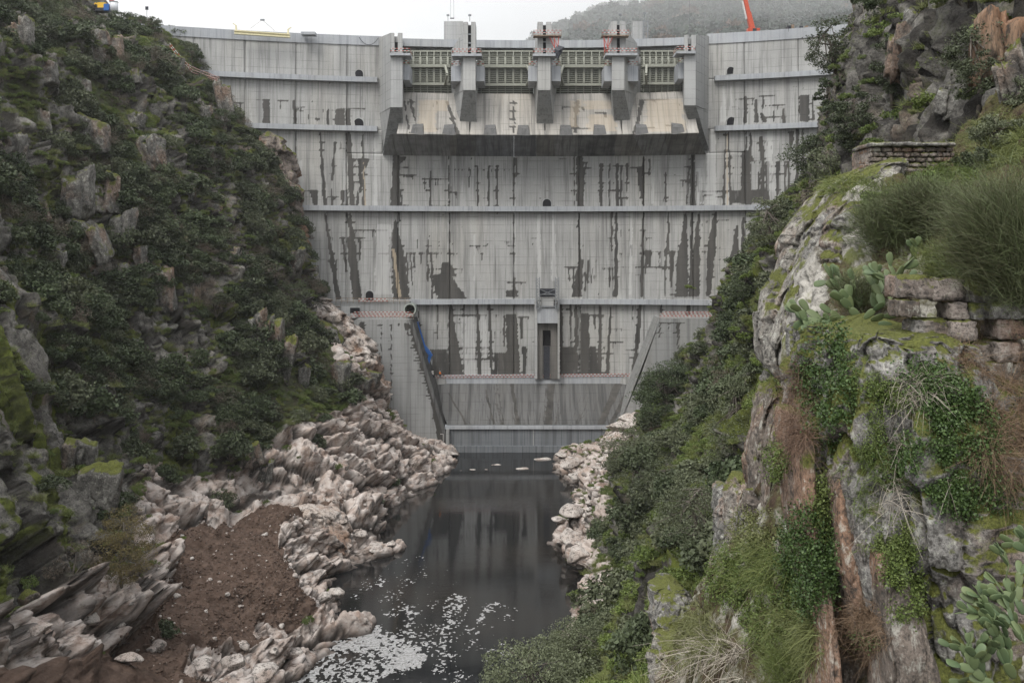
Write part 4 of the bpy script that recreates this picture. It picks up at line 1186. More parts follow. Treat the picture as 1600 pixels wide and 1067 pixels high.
right = [
 (262, [(885,699),(930,690),(975,665),(1020,640),(1070,590),(1120,530),(1165,450),(1215,380),(1262,310),(1318,240),(1355,150),(1395,60),(1445,-40),(1560,-200)]),
 (236, [(872,703),(900,695),(935,690),(978,655),(1030,630),(1100,560),(1150,470),(1210,385),(1256,310),(1308,240),(1350,150),(1390,60),(1440,-40),(1550,-200)]),
 (215, [(868,735),(890,715),(930,706),(968,680),(1020,645),(1085,585),(1135,495),(1190,410),(1240,325),(1296,240),(1345,135),(1385,30),(1430,-80),(1530,-220)]),
 (196, [(905,767),(915,755),(940,730),(972,700),(1015,660),(1070,600),(1122,520),(1172,430),(1222,335),(1282,240),(1335,120),(1378,0),(1425,-120),(1520,-240)]),
 (176, [(898,809),(905,790),(925,775),(958,740),(1000,690),(1050,620),(1108,540),(1160,450),(1210,350),(1265,240),(1322,105),(1368,-30),(1415,-150),(1510,-260)]),
 (160, [(866,850),(876,830),(905,805),(938,775),(978,725),(1030,655),(1092,565),(1148,470),(1200,360),(1252,245),(1308,95),(1355,-50),(1405,-170),(1510,-280)]),
 (147, [(905,890),(908,868),(925,840),(952,800),(990,750),(1040,690),(1090,610),(1140,500),(1192,375),(1244,250),(1290,95),(1335,-60),(1395,-190),(1500,-300)]),
 (122, [(905,990),(912,940),(930,890),(955,850),(990,805),(1032,755),(1078,690),(1128,590),(1175,450),(1232,300),(1283,120),(1330,-40),(1390,-180),(1500,-320)]),
 (97, [(860,1142),(885,1080),(912,1010),(945,945),(984,885),(1034,825),(1086,755),(1138,660),(1186,520),(1242,370),(1290,200),(1335,20),(1400,-150),(1520,-340)]),
 (72, [(760,1400),(825,1250),(880,1130),(930,1040),(982,970),(1040,900),(1098,830),(1155,740),(1200,620),(1252,480),(1305,320),(1345,120),(1410,-80),(1540,-360)]),
 (56, [(640,1686),(750,1400),(850,1210),(920,1110),(985,1030),(1055,955),(1118,885),(1175,800),(1222,690),(1275,560),(1340,420),(1392,250),(1450,40),(1600,-360)]),
 (44, [(440,2037),(620,1600),(780,1330),(890,1190),(985,1090),(1070,1010),(1140,930),(1200,840),(1260,730),(1330,610),(1410,480),(1470,300),(1540,60),(1700,-380)]),
 (35, [(200,2457),(450,1850),(700,1450),(850,1280),(975,1150),(1075,1050),(1155,960),(1225,870),(1300,770),(1385,660),(1490,540),(1580,340),(1660,60),(1850,-400)]),
 (27, [(-100,3067),(250,2150),(580,1600),(800,1380),(950,1230),(1075,1110),(1170,1010),(1255,910),(1340,815),(1440,710),(1570,590),(1680,400),(1800,60),(2050,-420)]),
]
right = [(Y, [(a + (34 if (b < 320 and Y > 90) else (14 if b < 430 and Y > 90 else 0)), b) for a, b in pts]) for Y, pts in right]
D = build_bank('right_hillside', right, -1, 400, [6, 28, 28, 32, 28, 24, 40, 44, 50, 42, 32, 20, 10], 31, 0.02)
A, J, U = D['A'], D['J'], D['U']; z = A[..., 2]
bandn = (fbm(A / 9.0, 3, 78) - .5)
palem = sstep(16.5, 11.5, z + bandn * 12 + 4 * sstep(160, 130, A[..., 1]))
mossn2 = fbm(A / 2.0, 4, 16); mossn3 = fbm(A / 6.0, 3, 26)
cliff = sstep(9.3, 10.3, J + bandn * 1.5)                     # the high wall at the upper right
rockm = np.maximum(D['rockm'], cliff * .9)
mossm = sstep(0.52, 0.62, mossn3 * .6 + mossn2 * .4) * (1 - palem) * (1 - .6 * cliff)
fade = 0.35 + 0.65 * sstep(25, 110, A[..., 1])
rough = np.clip(rockm + palem, 0, 1)
pj, pck = facets(np.stack([A[..., 1] / 8 - z * .12 + J * .2, J * .7 + A[..., 1] / 40, A[..., 0] / 40], -1) + (fbm(A / 5, 3, 68)[..., None] - .5) * .7, 73, .9)
pje = facets.edge
pj3, _c = facets(A / np.array([2.6, 3.0, 2.2]) + (fbm(A / 3, 3, 72)[..., None] - .5) * .8, 76, .8)
pj3e = facets.edge
pj2, pck2 = facets(np.stack([A[..., 1] / 3.5 + z * .25, J * 1.5, A[..., 0] / 14], -1) + (fbm(A / 3, 3, 70)[..., None] - .5) * .6, 74, .9)
disp = D['big'] * 5.0 * D['jj'] * (1 - .6 * palem) * fade * (1 - .5 * cliff) + rough * D['blocks'] * 0.75 * fade * (1 - .8 * palem) * (1 - .85 * cliff) + palem * ((pj * 1.7 + .8) * pje * 1.4 + (pj3 * 1.3 + .35) * pj3e * .75 + pj2 * .3 - 1.0)
vert = fbm(A / np.array([1.6, 1.6, 9.0]), 4, 55) - .5
hc, ckc = facets(A / np.array([1.4, 1.4, 6.5]) + fbm(A / 3, 2, 8)[..., None] * .25, 88, .7)
hc2, _ = facets(A / np.array([.6, .6, 1.4]), 89, 1.2)
disp = disp + cliff * (vert * 1.8 + hc * 1.5 + hc2 * .35) + D['fine'] * (0.5 + .5 * rough) * fade - D['crack'] * .5 * fade - cliff * ckc * .35
nf = fbm(A / 0.35, 4, 57) - .5
disp = disp + nf * 0.22 * sstep(90, 50, A[..., 1]) * rough
disp = disp * (0.25 + 0.75 * sstep(.5, 1.5, J))
disp = np.where(A[..., 1] > 225, disp * 0.5, disp)
finish_bank(D, disp, dict(rock=rockm, pale=palem * (0.5 + .6 * fbm(A / 5.0, 3, 33)) + .3 * palem, moss=mossm * .95, dirt=np.zeros_like(z), crack=np.maximum(D['crack'], cliff * ckc)))
RB = D; RB['veg'] = (1 - palem) * (1 - 0.6 * rockm) * (1 - .93 * cliff); RB['palem'] = palem; RB['rk'] = rockm

# river bed / far ground and the water
me = mesh_np('ground', [(-3000, -500, -7), (3000, -500, -7), (3000, 4000, -7), (-3000, 4000, -7)], np.array([[0, 1, 2, 3]]), False, {'rock': [1] * 4, 'pale': [0] * 4, 'moss': [0] * 4, 'dirt': [0] * 4, 'crack': [0] * 4}, [M_terr])
tag(mob('ground', me), kind='structure')
def water_mat():
    g = G('dark river water', 0.02, 0.5)
    g.b.inputs['IOR'].default_value = 1.33
    n = g.noise((0.9, 3.0, 1), 4, 0.6); n2 = g.noise((0.16, 0.5, 1), 3)
    patch = g.ramp(g.noise((0.03, 0.05, 1), 2), [(0.4, 0.25), (0.62, 1.0)])
    g.bump(g.math('MULTIPLY', g.math('ADD', n, g.math('MULTIPLY', n2, 1.5)), patch), 0.13, 0.07)
    return g.color(g.mix(g.ramp(g.noise(0.05, 3), [(0.4, 0), (0.7, 1)]), (0.009, 0.010, 0.011), (0.02, 0.018, 0.016)))
M_water = water_mat()
me = mesh_np('river_water', [(-90, 20, 0), (60, 20, 0), (60, 236.5, 0), (-90, 236.5, 0)], np.array([[0, 1, 2, 3]]), False, None, [M_water])
tag(mob('river_water', me), kind='structure')

# far mountains behind the dam, wooded, in mist
def m_far():
    g = G('wooded mountain', 1.0, 0.0)
    n = g.noise(0.12, 6, 0.7)
    c = g.mix(g.ramp(n, [(0.35, 0), (0.65, 1)]), (0.02, 0.034, 0.028), (0.05, 0.07, 0.05))
    g.bump(n, 1.0, 3.0); return g.color(c)
M_far = m_far()
def mountain(name, rows, nu=220, nv=90, seed=3, amp=14):
    C = np.array([[P(a, b, Y) for (a, b) in pts] for Y, pts in rows])
    A = crom(C, np.linspace(0, len(C) - 1, nv)); A = np.moveaxis(crom(np.moveaxis(A, 1, 0), np.linspace(0, C.shape[1] - 1, nu)), 0, 1)
    A[..., 2] += (fbm(A / 60.0, 5, seed) - .5) * amp
    me = mesh_np(name, A.reshape(-1, 3), grid_faces(nv, nu), True, None, [M_far])
    o = mob(name, me); tag(o, kind='structure'); return A
FM = mountain('mountain', [
 (330, [(560,230),(700,220),(850,200),(1000,190),(1150,180),(1350,180),(1600,160),(1900,140)]),
 (420, [(600,150),(720,145),(870,108),(960,85),(1080,75),(1250,60),(1500,40),(1900,0)]),
 (560, [(620,120),(740,115),(855,84),(925,50),(1000,30),(1150,15),(1400,-30),(1900,-120)]),
 (720, [(640,120),(760,120),(875,72),(950,24),(1010,28),(1100,-10),(1400,-90),(1900,-220)]),
 (900, [(640,160),(800,120),(930,66),(1000,40),(1060,0),(1150,-40),(1400,-180),(1900,-320)]),
 (1100, [(600,260),(800,200),(1000,110),(1100,60),(1200,0),(1300,-40),(1500,-160),(1900,-300)]),
])
# ================================================================== NEAR CLIFF (right foreground)
def near_rock(name, lo=(0.12, 0.115, 0.105), hi=(0.26, 0.25, 0.235), lichen=0.5, moss=0.4, stretch=1.0, rust=0.15, sc=1.0):
    g = G(name, 0.95, 0.15)
    n1 = g.noise((1.2 * sc, 1.2 * sc, 1.2 * sc / stretch), 6, 0.65); n2 = g.noise((6 * sc, 6 * sc, 6 * sc / stretch), 6, 0.7); n3 = g.noise((24 * sc, 24 * sc, 24 * sc / stretch), 5, 0.7)
    c = g.mix(g.ramp(n1, [(0.35, 0), (0.65, 1)]), lo, hi)
    c = g.mix(g.ramp(g.noise((0.9 * sc, 0.9 * sc, 0.5 * sc / stretch), 4), [(0.5, 0), (0.62, rust * 3 if rust < .33 else 1.0)]), c, (0.25, 0.14, 0.085))
    c = g.mix(g.ramp(n2, [(0.36, 0.85), (0.5, 0.0)]), c, (0.035, 0.033, 0.03))
    c = g.mix(g.ramp(n2, [(0.55, 0.0), (0.64, lichen)]), c, (0.42, 0.42, 0.37))
    c = g.mix(g.ramp(n3, [(0.35, 0.6), (0.5, 0.0)]), c, (0.05, 0.047, 0.043))
    c = g.mix(g.ramp(n3, [(0.6, 0.0), (0.7, lichen * .7)]), c, (0.46, 0.45, 0.4))
    nm = N(g.nt, 'ShaderNodeSeparateXYZ'); g.L(N(g.nt, 'ShaderNodeNewGeometry').outputs['Normal'], nm.inputs[0])
    mm = g.math('ADD', g.math('MULTIPLY', nm.outputs[2], 0.28), g.math('ADD', g.noise(1.1 * sc, 5, 0.6), g.math('MULTIPLY', n2, 0.25)))
    mosc = g.mix(g.ramp(n3, [(0.35, 0), (0.65, 1)]), (0.045, 0.05, 0.014), (0.125, 0.135, 0.03))
    if moss > 0: c = g.mix(g.ramp(mm, [(0.86 - moss * .3, 0.0), (0.93 - moss * .3, 0.95)]), c, mosc)
    g.bump(g.math('ADD', n2, g.math('MULTIPLY', n3, 0.5)), 0.8, 0.05 / sc)
    return g.color(c)
M_nr = near_rock('lichen covered near rock', lichen=0.7, moss=0.35)
M_nrf = near_rock('mossy lichened face', lichen=0.75, moss=0.6, rust=0.1)
M_pr = near_rock('pale lichened ridge rock', (0.13, 0.12, 0.105), (0.33, 0.31, 0.275), lichen=0.75, moss=0.3)
M_br = near_rock('brown streaked slab', (0.085, 0.072, 0.06), (0.24, 0.2, 0.17), lichen=0.6, moss=0.25, stretch=1.5, rust=0.22)
M_gs = near_rock('mossy crag', (0.075, 0.072, 0.066), (0.195, 0.188, 0.172), lichen=0.5, moss=0.28, sc=0.3)
M_gsb = near_rock('pale river boulder', (0.36, 0.31, 0.28), (0.6, 0.56, 0.52), lichen=0.15, moss=-1, sc=0.3, rust=0.1)
M_ws = near_rock('wall stone', (0.14, 0.115, 0.1), (0.3, 0.26, 0.23), lichen=0.3, moss=0.2, sc=1.2, rust=0.2)
def near_ground():
    g = G('near slope soil', 1.0, 0.05)
    n = g.noise(1.6, 6, 0.7); n2 = g.noise(9, 5, 0.7)
    c = g.mix(g.ramp(n, [(0.38, 0), (0.62, 1)]), (0.07, 0.05, 0.037), (0.075, 0.08, 0.03))
    c = g.mix(g.ramp(n2, [(0.35, .8), (0.5, 0)]), c, (0.02, 0.016, 0.013))
    rock = g.mix(g.ramp(n, [(0.3, 0), (0.7, 1)]), (0.2, 0.19, 0.17), (0.42, 0.4, 0.36))
    rock = g.mix(g.ramp(g.noise(5, 6, .7), [(0.36, .85), (0.5, 0)]), rock, (0.05, 0.046, 0.04))
    rock = g.mix(g.ramp(g.noise(1.4, 5, .6), [(0.53, 0), (0.6, .85)]), rock, (0.1, 0.11, 0.03))
    c = g.mix(g.ramp(g.math('ADD', g.attr('rock'), g.math('MULTIPLY', g.math('SUBTRACT', n, .5), .9)), [(0.4, 0), (0.55, 1)]), c, rock)
    g.bump(g.math('ADD', n2, n), 1.0, 0.06); return g.color(c)
M_ng = near_ground()
def near_surface(name, rows, nu, nv, mat, seed, amp, attr_fn=None):
    C = np.array([[P(px, py, Y) for (px, Y) in cols] for py, cols in rows])
    A = crom(C, np.linspace(0, len(C) - 1, nv)); A = np.moveaxis(crom(np.moveaxis(A, 1, 0), np.linspace(0, C.shape[1] - 1, nu)), 0, 1)
    n = normals(A)
    if n[..., 1].mean() > 0: n = -n
    f1, f2, rid = worley(A / np.array([.8, .8, 1.3]) + fbm(A / .7, 3, seed)[..., None], seed)
    d = (fbm(A / 1.8, 4, seed) - .5) * amp * 1.6 + (rid - .5) * amp * .6 + (fbm(A / .25, 4, seed + 5) - .5) * amp * .35 - np.clip(1 - (f2 - f1) / .12, 0, 1) * amp * .25
    V = A + n * d[..., None]
    at = attr_fn(A) if attr_fn else {}
    me = mesh_np(name, V.reshape(-1, 3), grid_faces(nv, nu), True, at, [mat])
    if np.array([p.normal[1] for p in list(me.polygons)[::97]]).mean() > 0: me.flip_normals()
    o = mob(name, me); tag(o, kind='structure'); return V
NS = near_surface('near_slope', [
 (120, [(1590,28),(1605,25),(1630,23),(1680,21),(1790,18),(2000,15)]),
 (185, [(1540,27),(1556,24),(1585,21.5),(1630,20),(1740,17.5),(2000,15)]),
 (240, [(1490,26),(1504,23),(1535,21),(1590,19.5),(1700,17.2),(1980,14.7)]),
 (282, [(1345,26),(1362,22),(1430,20.5),(1520,19),(1640,17),(1950,14.5)]),
 (300, [(1306,26),(1320,21),(1370,19.5),(1480,18),(1620,16),(1900,14)]),
 (400, [(1260,26),(1273,20),(1300,18.5),(1400,17),(1560,15),(1880,13)]),
 (500, [(1224,25),(1239,19),(1262,17.5),(1380,15.5),(1540,14),(1860,12)]),
 (590, [(1224,25),(1237,19),(1272,17.5),(1360,15.2),(1540,13.5),(1850,11.5)]),
 (700, [(1226,25),(1240,19),(1272,17),(1340,15),(1540,13.2),(1850,11)]),
 (790, [(1180,25),(1196,19.5),(1250,17),(1330,14.8),(1540,13),(1850,11)]),
 (860, [(1140,25),(1158,20),(1225,17.3),(1320,14.6),(1540,13),(1850,11)]),
 (950, [(1085,25),(1108,20.5),(1200,17.5),(1315,14.5),(1540,13),(1850,11)]),
 (1050, [(1040,25),(1062,20.5),(1170,17),(1310,14.2),(1540,12.8),(1850,10.5)]),
 (1250, [(990,25),(1010,20.5),(1140,16),(1310,13.5),(1540,12.3),(1850,10)]),
], 250, 320, M_ng, 201, 0.55, lambda A: {'rock': (sstep(1290, 1250, proj(A)[0]) * (proj(A)[1] < 640) * sstep(1.15, .9, np.abs(proj(A)[0] - 1240) / 60) + .9 * (sstep(90, 50, np.hypot(proj(A)[0] - 1320, proj(A)[1] - 320))) + .42 * (proj(A)[1] > 300)).ravel()})

def loft_rock(rows, res, seed, amp=0.12, power=0.55, block=0.5, vstr=1.0):
    rows = np.array(rows, float)
    zt = []
    L_ = np.sum(np.abs(np.diff(rows[:, 0]))) * rows[:, 3].mean() / F
    nv = max(8, int(L_ / res)); R_ = crom(rows, np.linspace(0, len(rows) - 1, nv))
    W = ((rows[:, 2] - rows[:, 1]) * rows[:, 3] / F).max(); T = rows[:, 4].max()
    nu = int((2 * W + T) / res) + 16
    th = np.linspace(0, 2 * np.pi, nu, endpoint=False)
    cx, sy = np.cos(th), np.sin(th)
    cx = np.sign(cx) * np.abs(cx) ** power; sy = np.sign(sy) * np.abs(sy) ** power
    V = np.zeros((nv, nu, 3))
    cap = np.ones(nv); k = max(3, nv // 25)
    cap[:k] = np.sqrt(1 - (1 - np.arange(k) / k) ** 2) * .3 + .7
    for i, (py, xl, xr, Y, T_) in enumerate(R_):
        a, b = xat(xl, Y), xat(xr, Y)
        V[i, :, 0] = (a + b) / 2 + (b - a) / 2 * cx * cap[i]
        V[i, :, 1] = Y + T_ / 2 - T_ / 2 * sy * cap[i]
        V[i, :, 2] = zat(py, Y)
    c = V.mean(1, keepdims=True)
    n = V - c; n[..., 2] = 0; n /= np.linalg.norm(n, axis=-1, keepdims=True) + 1e-9
    q = V.copy(); q[..., 2] /= vstr
    hh, ck = facets(q / block + fbm(V / block, 3, seed)[..., None] * .3, seed, .7)
    h2, ck2 = facets(q / (block * .38) + fbm(V / block * 2, 3, seed)[..., None] * .25, seed + 11, .7)
    d = (fbm(q / (block * 2), 4, seed) - .5) * amp * 2.0 + hh * amp * 1.1 + h2 * amp * .35 + (fbm(q / (block * .2), 4, seed + 3) - .5) * amp * .45 - ck * amp * .4 - ck2 * amp * .15
    V = V + n * d[..., None]
    fs = grid_faces(nv, nu)
    a = np.arange(nv - 1) * nu
    wrap = np.stack([a + nu - 1, a, a + nu, a + 2 * nu - 1], 1)
    top = V[0].mean(0) + [0, 0, amp * .6]; bot = V[-1].mean(0)
    vv = np.concatenate([V.reshape(-1, 3), [top, bot]])
    tri = []
    nV = nv * nu
    for k_ in range(nu):
        tri.append((nV, (k_ + 1) % nu, k_)); tri.append((nV + 1, nV - nu + k_, nV - nu + (k_ + 1) % nu))
    F_ = [tuple(x) for x in np.concatenate([fs, wrap]).tolist()] + tri
    return vv, F_
def rock_thing(name, rows, res, seed, mat, label, cat='rock', group=None, **kw):
    v, f = loft_rock(rows, res, seed, **kw)
    o = v.mean(0); o[2] = v[:, 2].min()
    me = mesh_np(name, v - o, f, True, None, [mat])
    bm = bmesh.new(); bm.from_mesh(me); bmesh.ops.recalc_face_normals(bm, faces=bm.faces); bm.to_mesh(me); bm.free()
    me.polygons.foreach_set('use_smooth', np.ones(len(me.polygons), bool))
    ob = mob(name, me, None, o); tag(ob, label, cat, group)
    return ob
near_objs = []
def nr(*a, **k):
    o = rock_thing(*a, **k); near_objs.append(o); return o
nr('lichened_rock', [(514,1325,1480,13.6,2.6),(530,1320,1520,12.9,3),(600,1316,1640,12.6,3),(700,1314,1800,12.4,3),(800,1322,1800,12.3,3),(880,1350,1800,12.2,3),(960,1400,1800,12.2,3),(1060,1440,1800,12.1,3),(1180,1450,1800,12,3)], 0.028, 301, M_nrf, 'large grey rock face with lichen, moss and ivy at the lower right', 'rock', amp=0.24, block=0.5, vstr=2.6)
nr('rock_slab', [(650,1247,1270,13.4,1.2),(680,1246,1277,13.2,1.3),(760,1252,1282,13.1,1.3),(850,1262,1294,13.0,1.3),(950,1285,1308,12.9,1.3),(1067,1296,1322,12.8,1.3),(1180,1298,1326,12.8,1.3)], 0.02, 302, M_br, 'tall thin brown slab like a plank standing on edge, left of the big lichened face', 'rock', amp=0.05, block=0.25, vstr=6)
nr('rock_slab', [(655,1268,1330,13.8,1.2),(700,1268,1326,13.5,1.3),(800,1276,1322,13.4,1.3),(860,1282,1320,13.4,1.3),(900,1290,1318,13.5,1.0)], 0.02, 303, M_nr, 'dark lichen spotted rock wedged behind the plank-like slab', 'rock', amp=0.12, block=0.3, vstr=2)
nr('rock_slab', [(735,1306,1328,12.9,.8),(800,1308,1332,12.7,.8),(880,1318,1348,12.6,.8),(950,1335,1360,12.6,.8),(1000,1348,1364,12.6,.7)], 0.02, 304, M_br, 'narrow reddish slab leaning beside the dark cleft', 'rock', amp=0.06, block=0.25, vstr=5)
nr('rock_slab', [(760,1330,1352,12.6,.7),(830,1338,1364,12.4,.7),(900,1352,1384,12.35,.7),(960,1365,1392,12.3,.7)], 0.02, 305, M_nr, 'black and white lichened splinter of rock above the dead fern', 'rock', amp=0.07, block=0.22, vstr=4)
nr('rock_slab', [(862,1368,1398,12.2,.9),(900,1376,1420,12.0,1.1),(960,1384,1450,11.9,1.2),(1020,1396,1470,11.8,1.3),(1067,1404,1482,11.8,1.3),(1180,1412,1490,11.7,1.4)], 0.021, 306, M_br, 'broad orange brown slab at the bottom, right of the dark cleft', 'rock', amp=0.07, block=0.4, vstr=4)
nr('rock_slab', [(870,1296,1320,13.2,.8),(950,1302,1350,13.6,.8),(1067,1310,1400,13.7,.8),(1180,1310,1410,13.7,.8)], 0.02, 307, M_br, 'dark red brown back wall of the cleft', 'rock', amp=0.08, block=0.3, vstr=4)
nr('rock_ridge', [(284,1316,1350,20.2,2.5),(310,1304,1362,19.9,2.8),(360,1276,1338,19.6,3),(420,1256,1314,19.2,3),(480,1236,1290,18.8,3),(540,1228,1280,18.4,3),(580,1232,1282,18.3,3),(606,1246,1280,18.5,2.4)], 0.028, 308, M_pr, 'pale lichen crusted ridge of rock bulging out above the gorge', 'rock', amp=0.26, block=0.7, vstr=2.2)
nr('rock_ridge', [(246,1398,1424,21.0,1.6),(256,1372,1424,20.6,2),(272,1340,1420,20.2,2.4),(300,1318,1418,20,2.4)], 0.028, 309, M_pr, 'pale leaning rock below the masonry wall on the right', 'rock', amp=0.16, block=0.6)
nr('rock_ridge', [(300,1345,1400,19.2,2),(340,1310,1400,18.8,2.5),(400,1290,1385,18.4,2.5),(450,1290,1370,18,2.5)], 0.03, 310, M_nr, 'grey mossy rock between the pale ridge and the prickly pears', 'rock', amp=0.25, block=0.6)
nr('rock_pillar', [(778,1140,1158,24,2),(800,1136,1160,23.6,2),(860,1138,1158,23.4,2),(930,1128,1150,23.2,2),(1000,1118,1142,23,2)], 0.03, 311, M_nr, 'slim rock pillar with mossy ledges in the right slope', 'rock', amp=0.2, block=0.5)
nr('rock_pillar', [(762,1168,1188,22.6,2),(790,1160,1192,22.2,2.2),(840,1158,1184,22,2.2),(900,1152,1176,21.8,2.2),(960,1140,1165,21.5,2)], 0.03, 312, M_pr, 'pale lichened rock pillar above the green ferns on the right', 'rock', amp=0.2, block=0.5)
nr('rock_pillar', [(610,1212,1232,19.5,1.5),(680,1200,1248,18.9,2),(760,1196,1250,18.7,2),(830,1200,1246,18.6,2)], 0.03, 313, M_br, 'brown rock wall below the pale ridge', 'rock', amp=0.22, block=0.6, vstr=2)
nr('boulder', [(925,1040,1062,38,2.5),(940,1028,1078,37.5,3),(980,1026,1088,37,3),(1015,1030,1092,37,3)], 0.05, 314, M_nr, 'grey boulder with a flat sunken face among the shrubs at the bottom', 'boulder', amp=0.3, block=0.8)
nr('boulder', [(1016,1045,1070,26,1.6),(1026,1036,1085,25.6,2),(1060,1030,1090,25.4,2),(1100,1030,1090,25.4,2)], 0.03, 315, M_pr, 'low pale boulder with yellow moss at the bottom edge', 'boulder', amp=0.18, block=0.4)

M_pb = near_rock('pale bedrock rib', (0.4, 0.33, 0.28), (0.62, 0.57, 0.53), lichen=0.1, moss=-1, sc=0.25, rust=0.25)
rock_thing('boulder', [(800,455,500,151,5),(812,442,522,150.5,6),(840,436,536,150,7),(868,438,534,149,7),(895,452,524,148,6),(925,466,514,146.5,5),(948,476,506,146,4)], 0.22, 401, M_pb, 'largest pale boulder, long and split, between the brown earth and the water', 'boulder', amp=1.3, block=3.2)
rock_thing('boulder', [(808,512,540,158,4),(825,504,556,157.5,5),(848,502,560,157,5),(866,510,552,156.6,5)], 0.22, 402, M_pb, 'rounded pale boulder with a dark hollow under it, just behind the largest one', 'boulder', amp=.9, block=3)
rock_thing('rock_ridge', [(468,474,498,229,5),(490,494,532,227,6),(525,516,562,225.5,7),(560,534,580,224,7),(595,552,592,223,7),(622,568,600,222,6)], 0.3, 403, M_pb, 'bright slanting ridge of bare rock on the skyline left of the concrete block', 'rock', amp=2.0, block=3.0)
rock_thing('crag', [(505,486,514,220,5),(530,480,530,219,6),(565,484,534,218.6,6),(598,496,526,219,5)], 0.3, 404, M_gs, 'large grey block overhanging below the bright ridge on the left', 'rock', 'crags on the left hillside', amp=1.0, block=5)
rock_thing('crag', [(505,440,466,212,5),(560,438,470,211,6),(620,440,468,210,6),(665,446,464,210,5)], 0.3, 405, M_gs, 'tall narrow buttress of grey rock left of the overhanging block', 'rock', 'crags on the left hillside', amp=1.5, block=3, vstr=2.5)
rock_thing('crag', [(212,398,432,233,5),(240,396,448,232.5,6),(290,408,462,232,6),(345,428,468,231.6,6),(395,448,474,231,5)], 0.3, 406, near_rock('reddish crag', (0.14, 0.115, 0.1), (0.27, 0.23, 0.2), lichen=0.2, moss=0.1, sc=0.2, rust=0.3), 'tall reddish grey cliff standing against the left end of the dam', 'rock', 'crags on the left hillside', amp=2.4, block=4, vstr=1.6)

# dry stone wall at the right edge
def rock_mesh(name, seed, sub=4, aniso=(1, 1, 1), planes=16, rough=0.06, mats=(), noise_sc=1.6):
    bm = bmesh.new(); bmesh.ops.create_icosphere(bm, subdivisions=sub, radius=1)
    v = np.array([x.co[:] for x in bm.verts]); f = np.array([[x.index for x in p.verts] for p in bm.faces]); bm.free()
    rg = np.random.default_rng(seed)
    nn = rg.normal(size=(planes, 3)); nn /= np.linalg.norm(nn, axis=1, keepdims=True)
    dd = rg.uniform(.62, 1.0, planes)
    dot = v @ nn.T
    r = np.min(np.where(dot > .05, dd / np.maximum(dot, .05), 9), axis=1)
    r = np.minimum(r, 1.25)
    w = v * r[:, None]
    w = w + v * ((fbm(w * noise_sc + seed, 5, seed) - .5) * rough * 5)[:, None]
    f1, f2, rid = worley(w * 2.2 + seed, seed)
    w = w + v * ((rid - .5) * rough * 1.2 - np.clip(1 - (f2 - f1) / .12, 0, 1) * rough * .5)[:, None]
    w = w * np.array(aniso)
    me = mesh_np(name, w, f, True, None, list(mats))
    return me
def box_stone(name, x0, x1, z0, z1, Y, depth, seed, mat, parent, res=0.03, rnd=.25):
    """a single squared stone: subdivided box with worn edges"""
    bm = bmesh.new(); bmesh.ops.create_cube(bm, size=2)
    bmesh.ops.subdivide_edges(bm, edges=bm.edges[:], cuts=7, use_grid_fill=True)
    v = np.array([x.co[:] for x in bm.verts]); f = np.array([[x.index for x in p.verts] for p in bm.faces]); bm.free()
    ln = np.linalg.norm(v, axis=1, keepdims=True); v = v / (1 + rnd * np.maximum(0, ln - 1.15))
    h = np.array([(x1 - x0) / 2, depth / 2, (z1 - z0) / 2]); c = np.array([(x0 + x1) / 2, Y + depth / 2, (z0 + z1) / 2])
    w = v * h
    k = min(h)
    w = w + v * ((fbm((w + c) / k * 1.2, 4, seed) - .5) * k * .35 + (facets((w + c) / k * 1.1, seed, .8)[0]) * k * .22)[:, None]
    off = rootloc(parent)
    me = mesh_np(name, w + c - off, f, True, None, [mat])
    return mob(name, me, parent)
dw = thing('dry_stone_wall', 'ruined dry stone wall with large flat cap stones at the right edge, above the ivy', 'wall', P(1520, 640, 13.4))
SD = random.Random(4)
caps = [(1408,432,1468,466),(1462,436,1508,470),(1510,434,1561,471),(1563,434,1640,474),(1642,432,1720,474)]
for i, (a, b, c, d) in enumerate(caps):
    Y = 13.2 - (a - 1408) * .0012
    box_stone('cap_stone', xat(a, Y), xat(c, Y), zat(d, Y), zat(b, Y), Y, .6, i, M_ws if i not in (2,) else M_nr, dw, rnd=.12)
rowsy = [(472,498),(500,532),(534,566),(568,612),(614,650),(652,690),(692,735),(737,770)]
for r, (ya, yb) in enumerate(rowsy):
    x = 1412 + r * 17 + SD.uniform(-6, 6)
    while x < 1700:
        w = SD.uniform(28, 62) * (1 if r < 5 else 1.1)
        Y = 13.15 - (x - 1408) * .0012 + SD.uniform(-.06, .1)
        if SD.random() < .93:
            dz = SD.uniform(-3, 3)
            box_stone('stone', xat(x, Y), xat(x + w - 2.5, Y), zat(yb + dz, Y), zat(ya + dz, Y), Y, .5, int(x + r * 977), SD.choice([M_ws, M_ws, M_nr, M_br]), dw, rnd=.16)
        x += w
sw = thing('retaining_wall', 'small dark retaining wall of stacked stones at the foot of the left block', 'wall', P(583, 684, 222))
for r in range(9):
    x = 562 + (r % 2) * 2
    while x < 603:
        w = SD.uniform(5, 9)
        box_stone('stone', xat(x, 222), xat(min(x + w - .5, 604), 222), zat(632.5 + r * 6, 222), zat(627 + r * 6, 222), 222 + SD.uniform(-.1, .1), 3, int(x * 7 + r), M_gs, sw, rnd=.15)
        x += w

